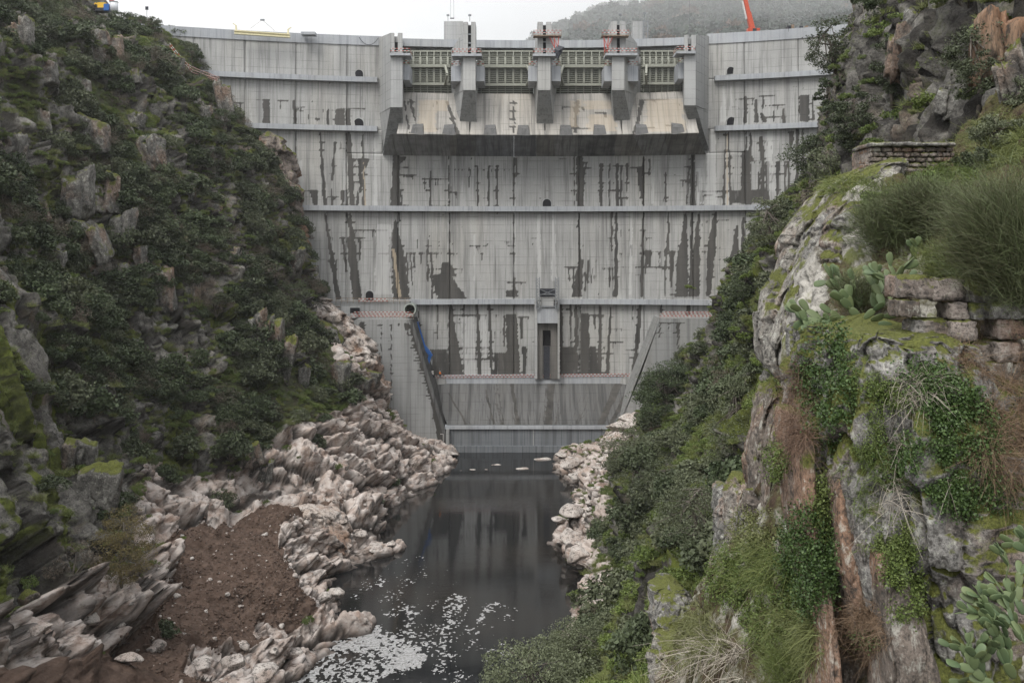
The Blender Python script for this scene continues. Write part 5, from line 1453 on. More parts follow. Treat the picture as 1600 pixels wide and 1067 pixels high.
# ================================================================== RAYS onto what is built: where things stand
def bvh_of(V):
    nr_, nc = V.shape[:2]
    return BVHTree.FromPolygons([tuple(p) for p in V.reshape(-1, 3).tolist()], grid_faces(nr_, nc).tolist())
BT = [bvh_of(LB['V'][::2, ::2]), bvh_of(RB['V'][::2, ::2]), bvh_of(NS)]
def bvh_obj(o):
    me = o.data; M_ = o.matrix_basis
    l = o.location
    return BVHTree.FromPolygons([tuple(v.co + l) for v in me.vertices], [tuple(p.vertices) for p in me.polygons])
NT = [bvh_obj(o) for o in near_objs] + [BT[2]]
def hit(px, py, trees=None):
    o = Vector((0, 0, ZC)); d = Vector(P(px, py, 1000.0)) - o; d.normalize()
    best = None
    for t in (trees or BT):
        h = t.ray_cast(o, d)
        if h[0] is not None and (best is None or h[3] < best[2]):
            n = h[1]
            if n.dot(d) > 0: n = -n
            best = (h[0], n, h[3])
    return best
def drop(px, py, Y, banks=(0, 1)):
    p = P(px, py, Y)
    for t in banks:
        h = BT[t].ray_cast(Vector((p[0], p[1], 400)), Vector((0, 0, -1)))
        if h[0] is not None: return h[0]
    return Vector(p)

# small masonry wall with coping below the cliff
mw = thing('masonry_wall', 'low squared masonry wall with a pale coping under the overhang at the upper right', 'wall', P(1427, 290, 45))
hw = [hit(a, b) for a in (1365, 1390, 1425, 1460, 1490) for b in (224, 245)]
Yw = min([h[0].y for h in hw if h] + [60.0]) - .3
print('masonry wall at', Yw)
x = 1361
while x < 1494:
    w = SD.uniform(38, 60); w = min(w, 1496 - x)
    box_stone('coping_stone', xat(x, Yw - .15), xat(x + w - .6, Yw - .15), zat(229.5, Yw), zat(223, Yw), Yw - .15, 1.2, int(x), M_nr, mw, rnd=.15)
    x += w
for r in range(6):
    ya, yb = 230 + r * 8, 237.2 + r * 8
    x = 1361.5 - (r % 2) * 6
    while x < 1492:
        w = SD.uniform(8, 19)
        x0_, x1_ = max(x, 1361.5), min(x + w - .8, 1492)
        if x1_ - x0_ > 3:
            box_stone('stone', xat(x0_, Yw), xat(x1_, Yw), zat(yb, Yw), zat(ya, Yw), Yw + SD.uniform(-.03, .03), .9, int(x * 3 + r), SD.choice([M_ws, M_ws, M_br]), mw, rnd=.2)
        x += w
m = MB(); m.box(xat(1361.5, Yw), xat(1492, Yw), Yw + .2, Yw + 1.2, zat(292, Yw), zat(231, Yw)); m.build('wall_core', M_ws, mw)
# ---- crags and boulders
def crag_cluster(name, seed, mats):
    """jointed blocks of different heights standing against each other, normalised to +-1"""
    rg = np.random.default_rng(seed); V = []; F_ = []; off = 0
    bm = bmesh.new(); bmesh.ops.create_icosphere(bm, subdivisions=4, radius=1)
    v0 = np.array([x.co[:] for x in bm.verts]); f0 = np.array([[x.index for x in p.verts] for p in bm.faces]); bm.free()
    nb = int(rg.integers(2, 5))
    for b in range(nb):
        ax = np.concatenate([np.eye(3), -np.eye(3)]) + rg.normal(size=(6, 3)) * .14
        ex = rg.normal(size=(5, 3)); nn = np.concatenate([ax, ex]); nn /= np.linalg.norm(nn, axis=1, keepdims=True)
        dd = np.concatenate([rg.uniform(.6, .85, 6), rg.uniform(.85, 1.05, 5)])
        dot = v0 @ nn.T; r = np.min(np.where(dot > .05, dd / np.maximum(dot, .05), 9), axis=1)
        w = v0 * r[:, None]
        w = w + v0 * ((fbm(w * 1.7 + seed + b * 7, 5, seed) - .5) * .22)[:, None]
        hh, ck = facets(w * 2.0 + seed, seed + b, 1.0); w = w + v0 * (hh * .09 - ck * .05)[:, None]
        s = np.array([rg.uniform(.45, .8), rg.uniform(.45, .75), rg.uniform(.55, 1.1)])
        w = w * s + np.array([(b - (nb - 1) / 2) * 1.5 / nb + rg.normal() * .08, rg.normal() * .25, s[2] * .75 - .75])
        V.append(w); F_.append(f0 + off); off += len(w)
    V = np.concatenate(V); F_ = np.concatenate(F_)
    V /= np.abs(V).max(0)
    return mesh_np(name, V, F_, True, None, mats)
crag_mesh = [crag_cluster('crag', 500 + i, [M_gs]) for i in range(7)]
bould_mesh = [rock_mesh('boulder', 600 + i, 4, (1.1, .9, .75), 15, .045, [M_gsb]) for i in range(6)]
gboul_mesh = [rock_mesh('grey_boulder', 700 + i, 4, (1.0, .9, .85), 15, .05, [M_gs]) for i in range(4)]
def place_rock(meshes, name, px, py, w, h, label, group, sink=.4, rot=None, cat='rock'):
    ht = hit(px, py + h * .3)
    if ht is None: return None
    p, n, dist = ht
    Y = p.y; sx = w / 2 * Y / F; sz = h / 2 * Y / F
    me = R.choice(meshes)
    o = mob(name, me, None, None)
    d = np.array([v.co[:] for v in me.vertices[:1]])
    k_ = 1.2 if name == 'crag' else 1.0
    o.scale = (sx * k_, (sx + sz) / 2, sz * k_ / 1.05)
    o.rotation_euler = rot or (R.uniform(-.2, .2), R.uniform(-.3, .3), R.uniform(0, 6.28))
    c = P(px, py, Y)
    o.location = (c[0], Y + (sx + sz) / 2 * sink, c[2])
    tag(o, label, cat, group)
    return o
crags = [(128,212,62,62,'big square topped crag with pale lichen on the left hillside'),(110,300,46,86,'tall grey crag under the square topped one'),(150,305,40,70,'crag with a bright green moss cap, below the square topped one'),(142,375,48,84,'crag streaked with yellow lichen on the left hillside'),(182,350,40,56,'mossy crag right of the yellow streaked one'),
 (78,222,28,46,None),(62,190,22,40,None),(26,50,30,50,None),(52,112,54,46,'crag with a broad yellow green moss cap near the top left'),(32,240,30,60,None),(168,78,40,60,None),(150,60,30,30,None),(232,240,30,60,None),(196,440,30,66,None),(236,455,42,84,None),(212,400,40,60,None),(294,460,18,56,None),(252,400,20,30,None),(300,152,22,20,None),(344,155,28,60,'narrow crag standing against the dam at the end of the striped barrier'),(316,170,34,30,None),(270,95,26,24,None),(256,88,20,16,None),(462,400,24,40,None),(482,430,24,34,None),(326,325,30,34,None),(392,510,32,56,None),(422,530,38,66,None),(442,565,26,80,None),(474,590,20,40,None),(530,590,34,50,None),(566,590,50,44,None),(120,712,46,50,None),(150,765,60,80,'grey boulder above the mossy slabs at the left'),(392,705,32,48,None),(415,735,22,44,None),(345,265,16,30,None),(212,190,20,30,None),(205,120,26,36,None),(130,135,20,26,None),(365,400,16,26,None),(300,300,18,30,None),(280,380,20,40,None),(90,400,26,40,None),(60,330,24,40,None)]
for i, (x, y, w, h, lab) in enumerate(crags):
    place_rock(crag_mesh, 'crag', x, y, w, h, lab or 'weathered grey crag jutting out between shrubs on the left hillside', 'crags on the left hillside', rot=(R.uniform(-.12, .12), R.uniform(.0, .3), R.choice([0, 3.14]) + R.uniform(-.5, .5)))
place_rock(gboul_mesh, 'boulder', 38, 936, 32, 34, 'round grey boulder perched at the foot of the mossy slabs', None, cat='boulder')
for (x, y, w, h, lab) in [(522,928,24,26,None),(505,935,22,20,None),(455,1022,40,26,None),(426,1018,18,16,None),(362,1035,44,30,None),(408,1052,60,32,'white boulder at the water near the bottom edge'),(245,1012,26,24,None),(196,1030,40,22,None),(312,1040,50,22,None),(380,1010,22,16,None),(586,855,44,10,None),(610,850,20,8,None),(560,835,30,14,None),(700,708,34,12,'flat pale rock slab at the far end of the left shore'),(60,985,40,24,None),(130,965,50,30,None)]:
    place_rock(bould_mesh, 'boulder', x, y, w, h, lab or 'pale scoured boulder on the left shore', 'pale boulders on the left shore', cat='boulder')
for (x, y, w, h, lab) in [(895,722,40,16,None),(975,668,60,26,'long pale rock leaning up to the trees on the right shore'),(905,745,30,16,None),(880,712,28,14,None),(890,775,30,14,None),(892,800,50,30,None),(875,812,26,16,None),(895,840,46,30,None),(905,868,40,36,'pale rounded boulder at the water on the right shore'),(878,848,20,10,None),(985,655,40,24,None)]:
    place_rock(bould_mesh, 'boulder', x, y, w, h, lab or 'pale scoured boulder on the right shore', 'pale boulders on the right shore', cat='boulder')
for (x, y, Y, s) in [(816, 731, 217, 1.6), (775, 725, 221, 1.0), (760, 733, 216, .5), (720, 735, 215, .4), (848, 716, 227, 2.2), (740, 733, 216, .7)]:
    o = mob('rock_islet', R.choice(bould_mesh), None, (xat(x, Y), Y, -.05)); o.scale = (s, s * .6, s * .3)
    tag(o, 'small low rock breaking the dark water below the dam', 'rock', 'rocks breaking the water below the dam')
for (x, y, w, h) in [(1420,60,50,120),(1500,150,40,70),(1590,120,50,110)]:
    place_rock(crag_mesh, 'crag', x, y, w, h, 'lichened block of the high cliff at the upper right', 'blocks of the high cliff at the upper right', sink=.6)

M_rusty = near_rock('ochre streaked cliff', (0.12, 0.095, 0.07), (0.27, 0.2, 0.14), lichen=0.15, moss=0.0, sc=0.35, stretch=4, rust=0.3)
o = place_rock([crag_cluster('cliff_rib', 531, [M_rusty])], 'crag', 1572, 70, 60, 130, 'tall ochre and orange streaked rock rib at the top right corner', None, sink=.5, rot=(0, .1, .3))

# ================================================================== PLANTS
def leafmat(name, a, b, c=None, rough=0.6, spec=0.25, trans=0.0):
    g = G(name, rough, spec)
    oi = N(g.nt, 'ShaderNodeObjectInfo')
    t = g.attr('tint')
    col = g.mix(t, a, b)
    if c: col = g.mix(g.ramp(oi.outputs['Random'], [(0.25, 0.0), (1.0, 0.75)]), col, c)
    big = g.noise(0.06, 3)
    col = g.mix(g.ramp(big, [(0.4, 0.0), (0.65, 0.35)]), col, tuple(x * 1.5 for x in b))
    return g.color(col)
ML_dark = leafmat('dark evergreen leaves', (0.022, 0.032, 0.017), (0.062, 0.082, 0.038), (0.055, 0.06, 0.036))
ML_grey = leafmat('grey green leaves', (0.04, 0.048, 0.026), (0.112, 0.125, 0.072), (0.068, 0.078, 0.045))
ML_bare = leafmat('bare brown twigs', (0.045, 0.035, 0.028), (0.11, 0.088, 0.068), (0.07, 0.065, 0.04))
ML_lime = leafmat('fresh green leaves', (0.04, 0.066, 0.018), (0.115, 0.15, 0.036), (0.09, 0.11, 0.034))
ML_ivy = leafmat('ivy leaves', (0.022, 0.042, 0.014), (0.068, 0.108, 0.03), None, 0.5, 0.25)
ML_grass = leafmat('grass blades', (0.06, 0.085, 0.022), (0.15, 0.17, 0.055), (0.13, 0.13, 0.06))
ML_dead = leafmat('dead bracken', (0.09, 0.055, 0.035), (0.22, 0.155, 0.1), (0.13, 0.08, 0.06))
ML_twig = leafmat('bleached twigs', (0.2, 0.17, 0.14), (0.4, 0.36, 0.3))
ML_cact = leafmat('prickly pear skin', (0.04, 0.068, 0.033), (0.11, 0.145, 0.065), (0.1, 0.12, 0.05), 0.5, 0.3)
ML_broom = leafmat('broom stems', (0.06, 0.05, 0.032), (0.1, 0.135, 0.055), None)
ML_rustleaf = leafmat('rusty autumn leaves', (0.05, 0.045, 0.02), (0.14, 0.11, 0.045), None)
M_bark = flat('grey bark', (0.11, 0.095, 0.08), 0.9, 0, .3, 8)

def leaf_quads(c, size, rg, aspect=.55, up=None):
    """one folded rhombus per centre"""
    n = len(c)
    d = rg.normal(size=(n, 3)); d /= np.linalg.norm(d, axis=1, keepdims=True)
    if up is not None: d = d * .8 + up; d /= np.linalg.norm(d, axis=1, keepdims=True)
    e = rg.normal(size=(n, 3)); e -= (e * d).sum(1, keepdims=True) * d; e /= np.linalg.norm(e, axis=1, keepdims=True) + 1e-9
    s = (size * rg.uniform(.6, 1.4, n))[:, None]
    v = np.stack([c - d * s * .5, c + e * s * aspect * .5, c + d * s * .5, c - e * s * aspect * .5], 1).reshape(-1, 3)
    return v, np.arange(4 * n).reshape(-1, 4)
def bush_mesh(name, seed, mat, n=2200, leaf=.16, nclump=34, shape=(1, 1, .8), clump=.34, lean=0.0, hollow=.55, aspect=.6):
    """unit bush, foliage in uneven clumps, base at the origin, on a fan of stems"""
    rg = np.random.default_rng(seed)
    u = rg.normal(size=(nclump, 3)); u[:, 2] = np.abs(u[:, 2]) * .9 - .15; u /= np.linalg.norm(u, axis=1, keepdims=True)
    r = rg.uniform(hollow, 1.0, nclump) ** .7
    cc = u * r[:, None] * np.array(shape) * (1 + .25 * (vn(u * 1.3 + seed, seed)[:, None] - .5) * 2); cc[:, 2] += shape[2] * .45
    k = rg.integers(0, nclump, n); rad = clump * rg.uniform(.6, 1.25, nclump)
    d = rg.normal(size=(n, 3)); d /= np.linalg.norm(d, axis=1, keepdims=True)
    rr = rg.uniform(.25, 1, n) ** .5
    c = cc[k] + d * (rad[k] * rr)[:, None] * np.array([1, 1, .75])
    c = c[c[:, 2] > .02]; kk = k[:len(c)]
    v, f = leaf_quads(c, leaf, rg, aspect)
    tint = np.repeat(np.clip(rg.uniform(0, 1, len(c)) * .6 + .4 * rg.random(nclump)[k[:len(c)]], 0, 1), 4)
    m = MB()
    for i in rg.choice(nclump, 7, replace=False):
        p = Vector(cc[i] * .9); m.tube([(0, 0, -.25), tuple(p * .45 + Vector((rg.normal() * .06, rg.normal() * .06, 0))), tuple(p)], [.035, .022, .008], 4, False)
    sv = np.array(m.v); sf = np.array([x for x in m.f]) + len(v)
    me = mesh_np(name, np.concatenate([v, sv]), np.concatenate([f, sf]), False, {'tint': np.concatenate([tint, np.zeros(len(sv))])}, [mat, M_bark], np.concatenate([np.zeros(len(f)), np.ones(len(sf))]))
    return me
def strands(base, dirs, length, width, rg, droop=.3, seg=4, curl=.15):
    """thin ribbons from each base point"""
    n = len(base); t = np.linspace(0, 1, seg + 1)
    L_ = length * rg.uniform(.5, 1.2, n)
    side = np.cross(dirs, rg.normal(size=(n, 3))); side /= np.linalg.norm(side, axis=1, keepdims=True) + 1e-9
    cv = rg.normal(size=(n, 3)) * curl
    P_ = base[:, None] + dirs[:, None] * (L_[:, None] * t)[..., None] + (cv[:, None] * (L_[:, None] * t ** 2)[..., None]) - np.array([0, 0, 1]) * (droop * L_[:, None] * t ** 2)[..., None]
    w = (width * (1 - .7 * t))[None, :, None] * side[:, None]
    V = np.stack([P_ - w, P_ + w], 2).reshape(n, -1, 3)
    f = []
    for s in range(seg): f.append([2 * s, 2 * s + 1, 2 * s + 3, 2 * s + 2])
    f = (np.array(f)[None] + (np.arange(n) * 2 * (seg + 1))[:, None, None]).reshape(-1, 4)
    return V.reshape(-1, 3), f
def tuft_mesh(name, seed, mat, n=260, length=.9, width=.012, spread=.8, rad=.25, droop=.35):
    rg = np.random.default_rng(seed)
    b = rg.normal(size=(n, 3)) * rad; b[:, 2] = 0
    d = rg.normal(size=(n, 3)) * spread; d[:, 2] = np.abs(d[:, 2]) * .4 + 1; d /= np.linalg.norm(d, axis=1, keepdims=True)
    v, f = strands(b, d, length, width, rg, droop, 3)
    return mesh_np(name, v, f, False, {'tint': np.repeat(rg.random(n), 8)}, [mat])

def tri_ok(me): return me
K_dark = [bush_mesh('evergreen_shrub', 800 + i, ML_dark, 2400, .15, 30 + 4 * i, (1, 1, .75 + .1 * (i % 3))) for i in range(5)]
K_grey = [bush_mesh('grey_shrub', 820 + i, ML_grey, 2200, .13, 30, (1, 1, .8), .36) for i in range(3)]
K_bare = [bush_mesh('bare_shrub', 840 + i, ML_bare, 1500, .13, 30, (1, 1, .8), .4, aspect=.2) for i in range(3)]
K_lime = [bush_mesh('green_undergrowth', 860 + i, ML_lime, 1300, .15, 26, (1, 1, .4), .3) for i in range(3)]
K_tuft = [tuft_mesh('grass_tuft', 880 + i, ML_grass, 260, .9, .02) for i in range(3)]

def bank_points(B, n, weight, rg, ymax=245, ymin=20):
    V = B['V']; A_ = V[:-1, :-1]
    e1 = V[1:, :-1] - A_; e2 = V[:-1, 1:] - A_
    area = np.linalg.norm(np.cross(e1, e2), axis=-1)
    px, py = proj(A_)
    w = area * weight[:-1, :-1] * (px > -60) * (px < 1660) * (py > -60) * (py < 1130) * (A_[..., 1] < ymax) * (A_[..., 1] > ymin) * (A_[..., 2] > 1.5)
    w = w.ravel(); w /= w.sum()
    k = rg.choice(len(w), n, p=w)
    f = rg.random((n, 2))
    p = A_.reshape(-1, 3)[k] + e1.reshape(-1, 3)[k] * f[:, :1] + e2.reshape(-1, 3)[k] * f[:, 1:]
    return p, B['N'][:-1, :-1].reshape(-1, 3)[k]
def gn_scatter(name, meshes, pts, scl, rot, idx, kind='stuff'):
    """one object: instances of a few meshes on points"""
    lib = bpy.data.collections.new(name + '_kinds')
    for i, me in enumerate(meshes):
        o = bpy.data.objects.new('%s_%02d' % (name, i), me); lib.objects.link(o)
    me = bpy.data.meshes.new(name); me.vertices.add(len(pts)); me.vertices.foreach_set('co', np.asarray(pts, float).ravel()); me.update()
    a = me.attributes.new('scl', 'FLOAT_VECTOR', 'POINT'); a.data.foreach_set('vector', np.asarray(scl, np.float32).ravel())
    a = me.attributes.new('rot', 'FLOAT_VECTOR', 'POINT'); a.data.foreach_set('vector', np.asarray(rot, np.float32).ravel())
    a = me.attributes.new('idx', 'INT', 'POINT'); a.data.foreach_set('value', np.asarray(idx, np.int32))
    o = mob(name, me)
    ng = bpy.data.node_groups.new(name, 'GeometryNodeTree')
    ng.interface.new_socket('Geometry', in_out='INPUT', socket_type='NodeSocketGeometry'); ng.interface.new_socket('Geometry', in_out='OUTPUT', socket_type='NodeSocketGeometry')
    gi = ng.nodes.new('NodeGroupInput'); go = ng.nodes.new('NodeGroupOutput')
    ip = ng.nodes.new('GeometryNodeInstanceOnPoints'); ci = ng.nodes.new('GeometryNodeCollectionInfo')
    ci.inputs[0].default_value = lib; ci.inputs[1].default_value = True; ci.inputs[2].default_value = True
    def na(nm, dt):
        n = ng.nodes.new('GeometryNodeInputNamedAttribute'); n.data_type = dt; n.inputs[0].default_value = nm; return n.outputs[0]
    L_ = ng.links.new
    L_(gi.outputs[0], ip.inputs['Points']); L_(ci.outputs[0], ip.inputs['Instance']); ip.inputs['Pick Instance'].default_value = True
    L_(na('idx', 'INT'), ip.inputs['Instance Index']); L_(na('scl', 'FLOAT_VECTOR'), ip.inputs['Scale'])
    e = ng.nodes.new('FunctionNodeEulerToRotation'); L_(na('rot', 'FLOAT_VECTOR'), e.inputs[0]); L_(e.outputs[0], ip.inputs['Rotation'])
    L_(ip.outputs[0], go.inputs[0])
    md = o.modifiers.new('scatter', 'NODES'); md.node_group = ng
    tag(o, kind=kind); return o
rg = np.random.default_rng(99)
# hillside shrubs: the 300 largest are things of their own, the rest one mass
cl = lambda B, s, sc: sstep(.42, .6, fbm(B['A'] / sc, 3, s))
cands = []
for B, n, side in ((LB, 1500, 'left'), (RB, 450, 'right')):
    dens = B['veg'] * (.04 + cl(B, 61, 9.0)) * (1 if side == 'right' else (.3 + .7 * sstep(8, 38, B['A'][..., 2]))) + .004
    if side == 'right': dens = B['veg'] * (.12 + 1.2 * cl(B, 61, 9.0)) * (B['A'][..., 1] > 33)
    p, nn = bank_points(B, n, dens, rg, ymin=33)
    for q, m_ in zip(p, nn):
        near = min(1, q[1] / 110.0)
        cands.append((q, rg.uniform(1.1, 2.6) * (1 if rg.random() < .8 else 1.3) * (.45 + .55 * near), side))
cands.sort(key=lambda c: -c[1] / c[0][1])
grp = {'dark': ('evergreen_shrub', K_dark, 'rounded dark evergreen shrub'), 'grey': ('grey_green_shrub', K_grey, 'loose grey green shrub'), 'bare': ('leafless_shrub', K_bare, 'leafless brown shrub')}
rest = {'dark': [], 'grey': [], 'bare': []}
big_n = 0
for (q, s, side) in cands:
    u = rg.random(); kd = 'dark' if u < (.68 if side == 'left' else .45) else ('grey' if u < .84 else 'bare')
    if side == 'right' and kd == 'bare' and rg.random() < .6: kd = 'grey'
    sc_ = (s * rg.uniform(.85, 1.2), s * rg.uniform(.85, 1.2), s * rg.uniform(.8, 1.15))
    rz = rg.uniform(0, 6.28)
    if big_n < 280:
        nm, ks, lab = grp[kd]
        o = mob(nm, ks[int(rg.integers(len(ks)))], None, (q[0], q[1], q[2] - .15 * s)); o.scale = sc_; o.rotation_euler = (0, 0, rz)
        tag(o, '%s growing on the steep %s hillside' % (lab, side), 'shrub', 'shrubs on the %s hillside: %s' % (side, lab)); big_n += 1
    else:
        rest[kd].append((q[0], q[1], q[2] - .15 * s, *sc_, rz))
for kd, L_ in rest.items():
    a = np.array(L_)
    gn_scatter({'dark': 'evergreen_scrub', 'grey': 'grey_green_scrub', 'bare': 'leafless_scrub'}[kd], grp[kd][1], a[:, :3], a[:, 3:6], np.stack([a[:, 6] * 0, a[:, 6] * 0, a[:, 6]], 1), rg.integers(0, len(grp[kd][1]), len(a)))
def scat(name, B, n, dens, meshes, smin, smax, ymin=20, ymax=245, zs=1.0):
    p, nn = bank_points(B, n, dens, rg, ymax, ymin)
    s = rg.uniform(smin, smax, n)
    return p, np.stack([s, s, s * zs], 1), np.stack([rg.uniform(-.2, .2, n), rg.uniform(-.2, .2, n), rg.uniform(0, 6.28, n)], 1)
gr = [scat('g', LB, 2600, LB['veg'] * (.2 + cl(LB, 71, 6.0)) + .02 * LB['rk'], K_lime, .4, 1.1), scat('g', RB, 6500, RB['veg'] * (.3 + cl(RB, 71, 6.0)) + .08, K_lime, .25, .95)]
a = [np.concatenate(x) for x in zip(*gr)]
gn_scatter('undergrowth', K_lime, a[0], a[1], a[2], rg.integers(0, 3, len(a[0])))
gr = [scat('g', LB, 4500, LB['veg'] + .25 * LB['rk'] * (1 - LB['palem']), K_tuft, .5, 1.2), scat('g', RB, 8500, RB['veg'] + .1, K_tuft, .35, .9)]
a = [np.concatenate(x) for x in zip(*gr)]
gn_scatter('grass', K_tuft, a[0], a[1], a[2], rg.integers(0, 3, len(a[0])))
# loose stones on the earth and along the shore
K_st = [rock_mesh('stone', 900 + i, 2, (1.1, .9, .7), 10, .05, [M_gsb]) for i in range(4)]
p, s, r = scat('g', LB, 1100, LB['terr'] * .5 + LB['palem'] * .35, K_st, .04, .14, 90, 230); s *= (rg.random((len(s), 1)) ** 5 * 3.5 + .7)
p2, s2, r2 = scat('g', RB, 700, RB['palem'], K_st, .15, .7, 60, 230)
gn_scatter('rubble', K_st, np.concatenate([p, p2]), np.concatenate([s, s2]), np.concatenate([r, r2]), rg.integers(0, 4, len(p) + len(p2)))

K_cl = [rock_mesh('clod', 930 + i, 2, (1.1, .9, .7), 10, .05, [flat('earth clod', (.085, .058, .044), .95, 0, .4, 2.0)]) for i in range(3)]
p, s, r = scat('g', LB, 3400, LB['terr'], K_cl, .06, .22, 90, 230)
gn_scatter('earth_clods', K_cl, p, s, r, rg.integers(0, 3, len(p)))

# ---- trees and shrubs one can point at
def tree(name, label, cat, base, height, rad, mat, seed, leaf=.12, n=9000, trunk=.18, nlimb=9, clumps=60, lean=(0, 0), flat_=1.0, group=None, aspect=.55, crownlow=.3):
    rg = np.random.default_rng(seed); root = thing(name, label, cat, base, group)
    top = np.array([lean[0] * height, lean[1] * height, height])
    m = MB(); k = 7; path = []
    for i in range(k):
        t = i / (k - 1) * .8; w = rg.normal(size=3) * .04 * height * (t > 0); w[2] = 0
        path.append(np.array(base) + top * t + w - np.array([0, 0, .4 if i == 0 else 0]))
    m.tube(path, list(np.linspace(trunk, trunk * .35, k)), 8)
    m.build('trunk', M_bark, root, True)
    u = rg.normal(size=(clumps, 3)); u /= np.linalg.norm(u, axis=1, keepdims=True)
    r = rg.uniform(.35, 1.0, clumps) ** .6
    ext = np.array([rad, rad, height * (1 - crownlow) / 2 * flat_]); cen = np.array(base) + top * (crownlow + (1 - crownlow) / 2)
    cc = cen + u * r[:, None] * ext * (1 + .5 * (vn(u * 1.5 + seed, seed)[:, None] - .5))
    m = MB()
    for i in range(min(clumps, nlimb * 3)):
        t = rg.integers(2, k); p0 = path[t]; mid = (p0 + cc[i]) / 2 + rg.normal(size=3) * .06 * rad
        m.tube([p0, mid, cc[i]], [trunk * .35, trunk * .2, trunk * .06], 5)
    m.build('limbs', M_bark, root, True)
    kk = rg.integers(0, clumps, n); cr_ = rad * .27 * rg.uniform(.6, 1.3, clumps)
    d = rg.normal(size=(n, 3)); d /= np.linalg.norm(d, axis=1, keepdims=True)
    c = cc[kk] + d * (cr_[kk] * rg.uniform(.1, 1, n) ** .5)[:, None] * np.array([1.15, 1.15, .6])
    v, f = leaf_quads(c, leaf, rg, aspect)
    tint = np.repeat(np.clip(rg.random(n) * .6 + .4 * rg.random(clumps)[kk], 0, 1), 4)
    me = mesh_np('crown', v - np.array(base), f, False, {'tint': tint}, [mat]); mob('crown', me, root)
    return root
def at(px, py, Y):   # base on the bank at this pixel, or at the given distance if the bank is not there
    h = hit(px, py)
    if h is not None and abs(h[0].y - Y) < 25: return np.array(h[0])
    return P(px, py, Y)
def px2m(n, Y): return n * Y / F
tree('holm_oak', 'wind-shaped holm oak leaning out from the cliff in front of the crest of the dam', 'tree', at(1318, 150, 100), px2m(120, 100), px2m(42, 100), ML_dark, 1, .2, 5200, .28, 9, 46, (-.28, 0))
tree('fig_tree', 'dark leafy bush hanging from the cliff edge beside the upper ledge', 'bush', at(1300, 190, 100), px2m(75, 100), px2m(22, 100), ML_dark, 2, .26, 1500, .12, 6, 26, (-.1, 0), crownlow=.05)
tree('oak_tree', 'dense dark tree in front of the right end of the dam, above the middle ledge', 'tree', at(1285, 285, 110), px2m(75, 110), px2m(40, 110), ML_dark, 3, .2, 8000, .2, 8, 60, (-.18, 0), crownlow=.05)
tree('oak_tree', 'grey green tree against the dam just under the middle ledge', 'tree', at(1205, 395, 120), px2m(75, 120), px2m(32, 120), ML_grey, 4, .2, 5200, .2, 8, 46, (-.1, 0), crownlow=.1)
tree('oak_tree', 'dark tree beside the orange box at the right end of the lower ledge', 'tree', at(1172, 480, 95), px2m(78, 95), px2m(34, 95), ML_dark, 5, .17, 8000, .2, 8, 60, (-.05, 0), crownlow=.05)
tree('oak_tree', 'large dark round tree on the right bank above the foot of the dam', 'tree', at(1040, 655, 175), px2m(84, 175), px2m(46, 175), ML_dark, 6, .27, 12000, .35, 9, 80, (0, 0), crownlow=.02)
tree('oak_tree', 'smaller dark tree behind the large round one on the right bank', 'tree', at(1082, 600, 170), px2m(66, 170), px2m(30, 170), ML_dark, 7, .26, 6000, .3, 8, 50, (0, 0), crownlow=.05)
tree('oak_tree', 'low dark tree left of the large round one, by the apron', 'tree', at(1015, 640, 180), px2m(50, 180), px2m(24, 180), ML_dark, 8, .26, 5000, .3, 8, 40, (0, 0), crownlow=.02)
tree('olive_tree', 'wide grey green olive tree at the bottom of the picture beside the river', 'tree', at(905, 1075, 42), px2m(165, 42), px2m(92, 42), ML_grey, 9, .11, 19000, .14, 12, 130, (0, 0), crownlow=.12)
tree('silvery_shrub', 'silvery low shrub in the bottom foreground, left of the olive tree', 'shrub', at(830, 1110, 38), px2m(110, 38), px2m(70, 38), ML_grey, 10, .09, 14000, .1, 10, 90, (0, 0), crownlow=.02)
tree('grey_green_shrub', 'grey green shrub above the water on the right bank', 'shrub', at(990, 760, 118), px2m(120, 118), px2m(62, 118), ML_grey, 11, .2, 9000, .2, 10, 80, (0, 0), crownlow=.02)
tree('grey_green_shrub', 'dense dull green shrub covering the right slope under the brown rock wall', 'shrub', at(1150, 740, 70), px2m(170, 70), px2m(62, 70), ML_grey, 12, .12, 12000, .2, 10, 110, (0, 0), crownlow=.0)
tree('grey_green_shrub', 'broad grey green shrub in the middle of the right slope', 'shrub', at(1085, 880, 66), px2m(130, 66), px2m(64, 66), ML_grey, 13, .11, 11000, .2, 10, 110, (0, 0), crownlow=.0)
tree('dark_shrub', 'dark shrub above the leaning boulder on the right slope', 'shrub', at(1035, 790, 90), px2m(80, 90), px2m(50, 90), ML_dark, 14, .16, 8000, .2, 8, 70, (0, 0), crownlow=.0)
tree('autumn_shrub', 'rusty autumn shrub in front of the mossy slabs at the left', 'shrub', at(190, 915, 95), px2m(120, 95), px2m(46, 95), ML_rustleaf, 15, .13, 12000, .16, 9, 90, (0, 0), crownlow=.0)
tree('oak_tree', 'dark bush high on the cliff at the upper right', 'bush', at(1530, 165, 45), px2m(120, 45), px2m(46, 45), ML_dark, 16, .1, 9000, .14, 9, 70, (0, 0), crownlow=.05)
tree('oak_tree', 'dark shrub growing down the middle of the upper right cliff', 'bush', at(1395, 160, 55), px2m(110, 55), px2m(32, 55), ML_dark, 17, .12, 6000, .12, 9, 60, (0, 0), crownlow=.02)
tree('oak_tree', 'dark shrub on the cliff beside the masonry wall', 'bush', at(1335, 235, 70), px2m(90, 70), px2m(34, 70), ML_dark, 18, .14, 6500, .14, 9, 60, (0, 0), crownlow=.02)
tree('oak_tree', 'dark crown overhanging the very top of the right cliff', 'tree', at(1380, 25, 60), px2m(70, 60), px2m(46, 60), ML_dark, 19, .13, 6500, .14, 9, 60, (0, 0), crownlow=.02)
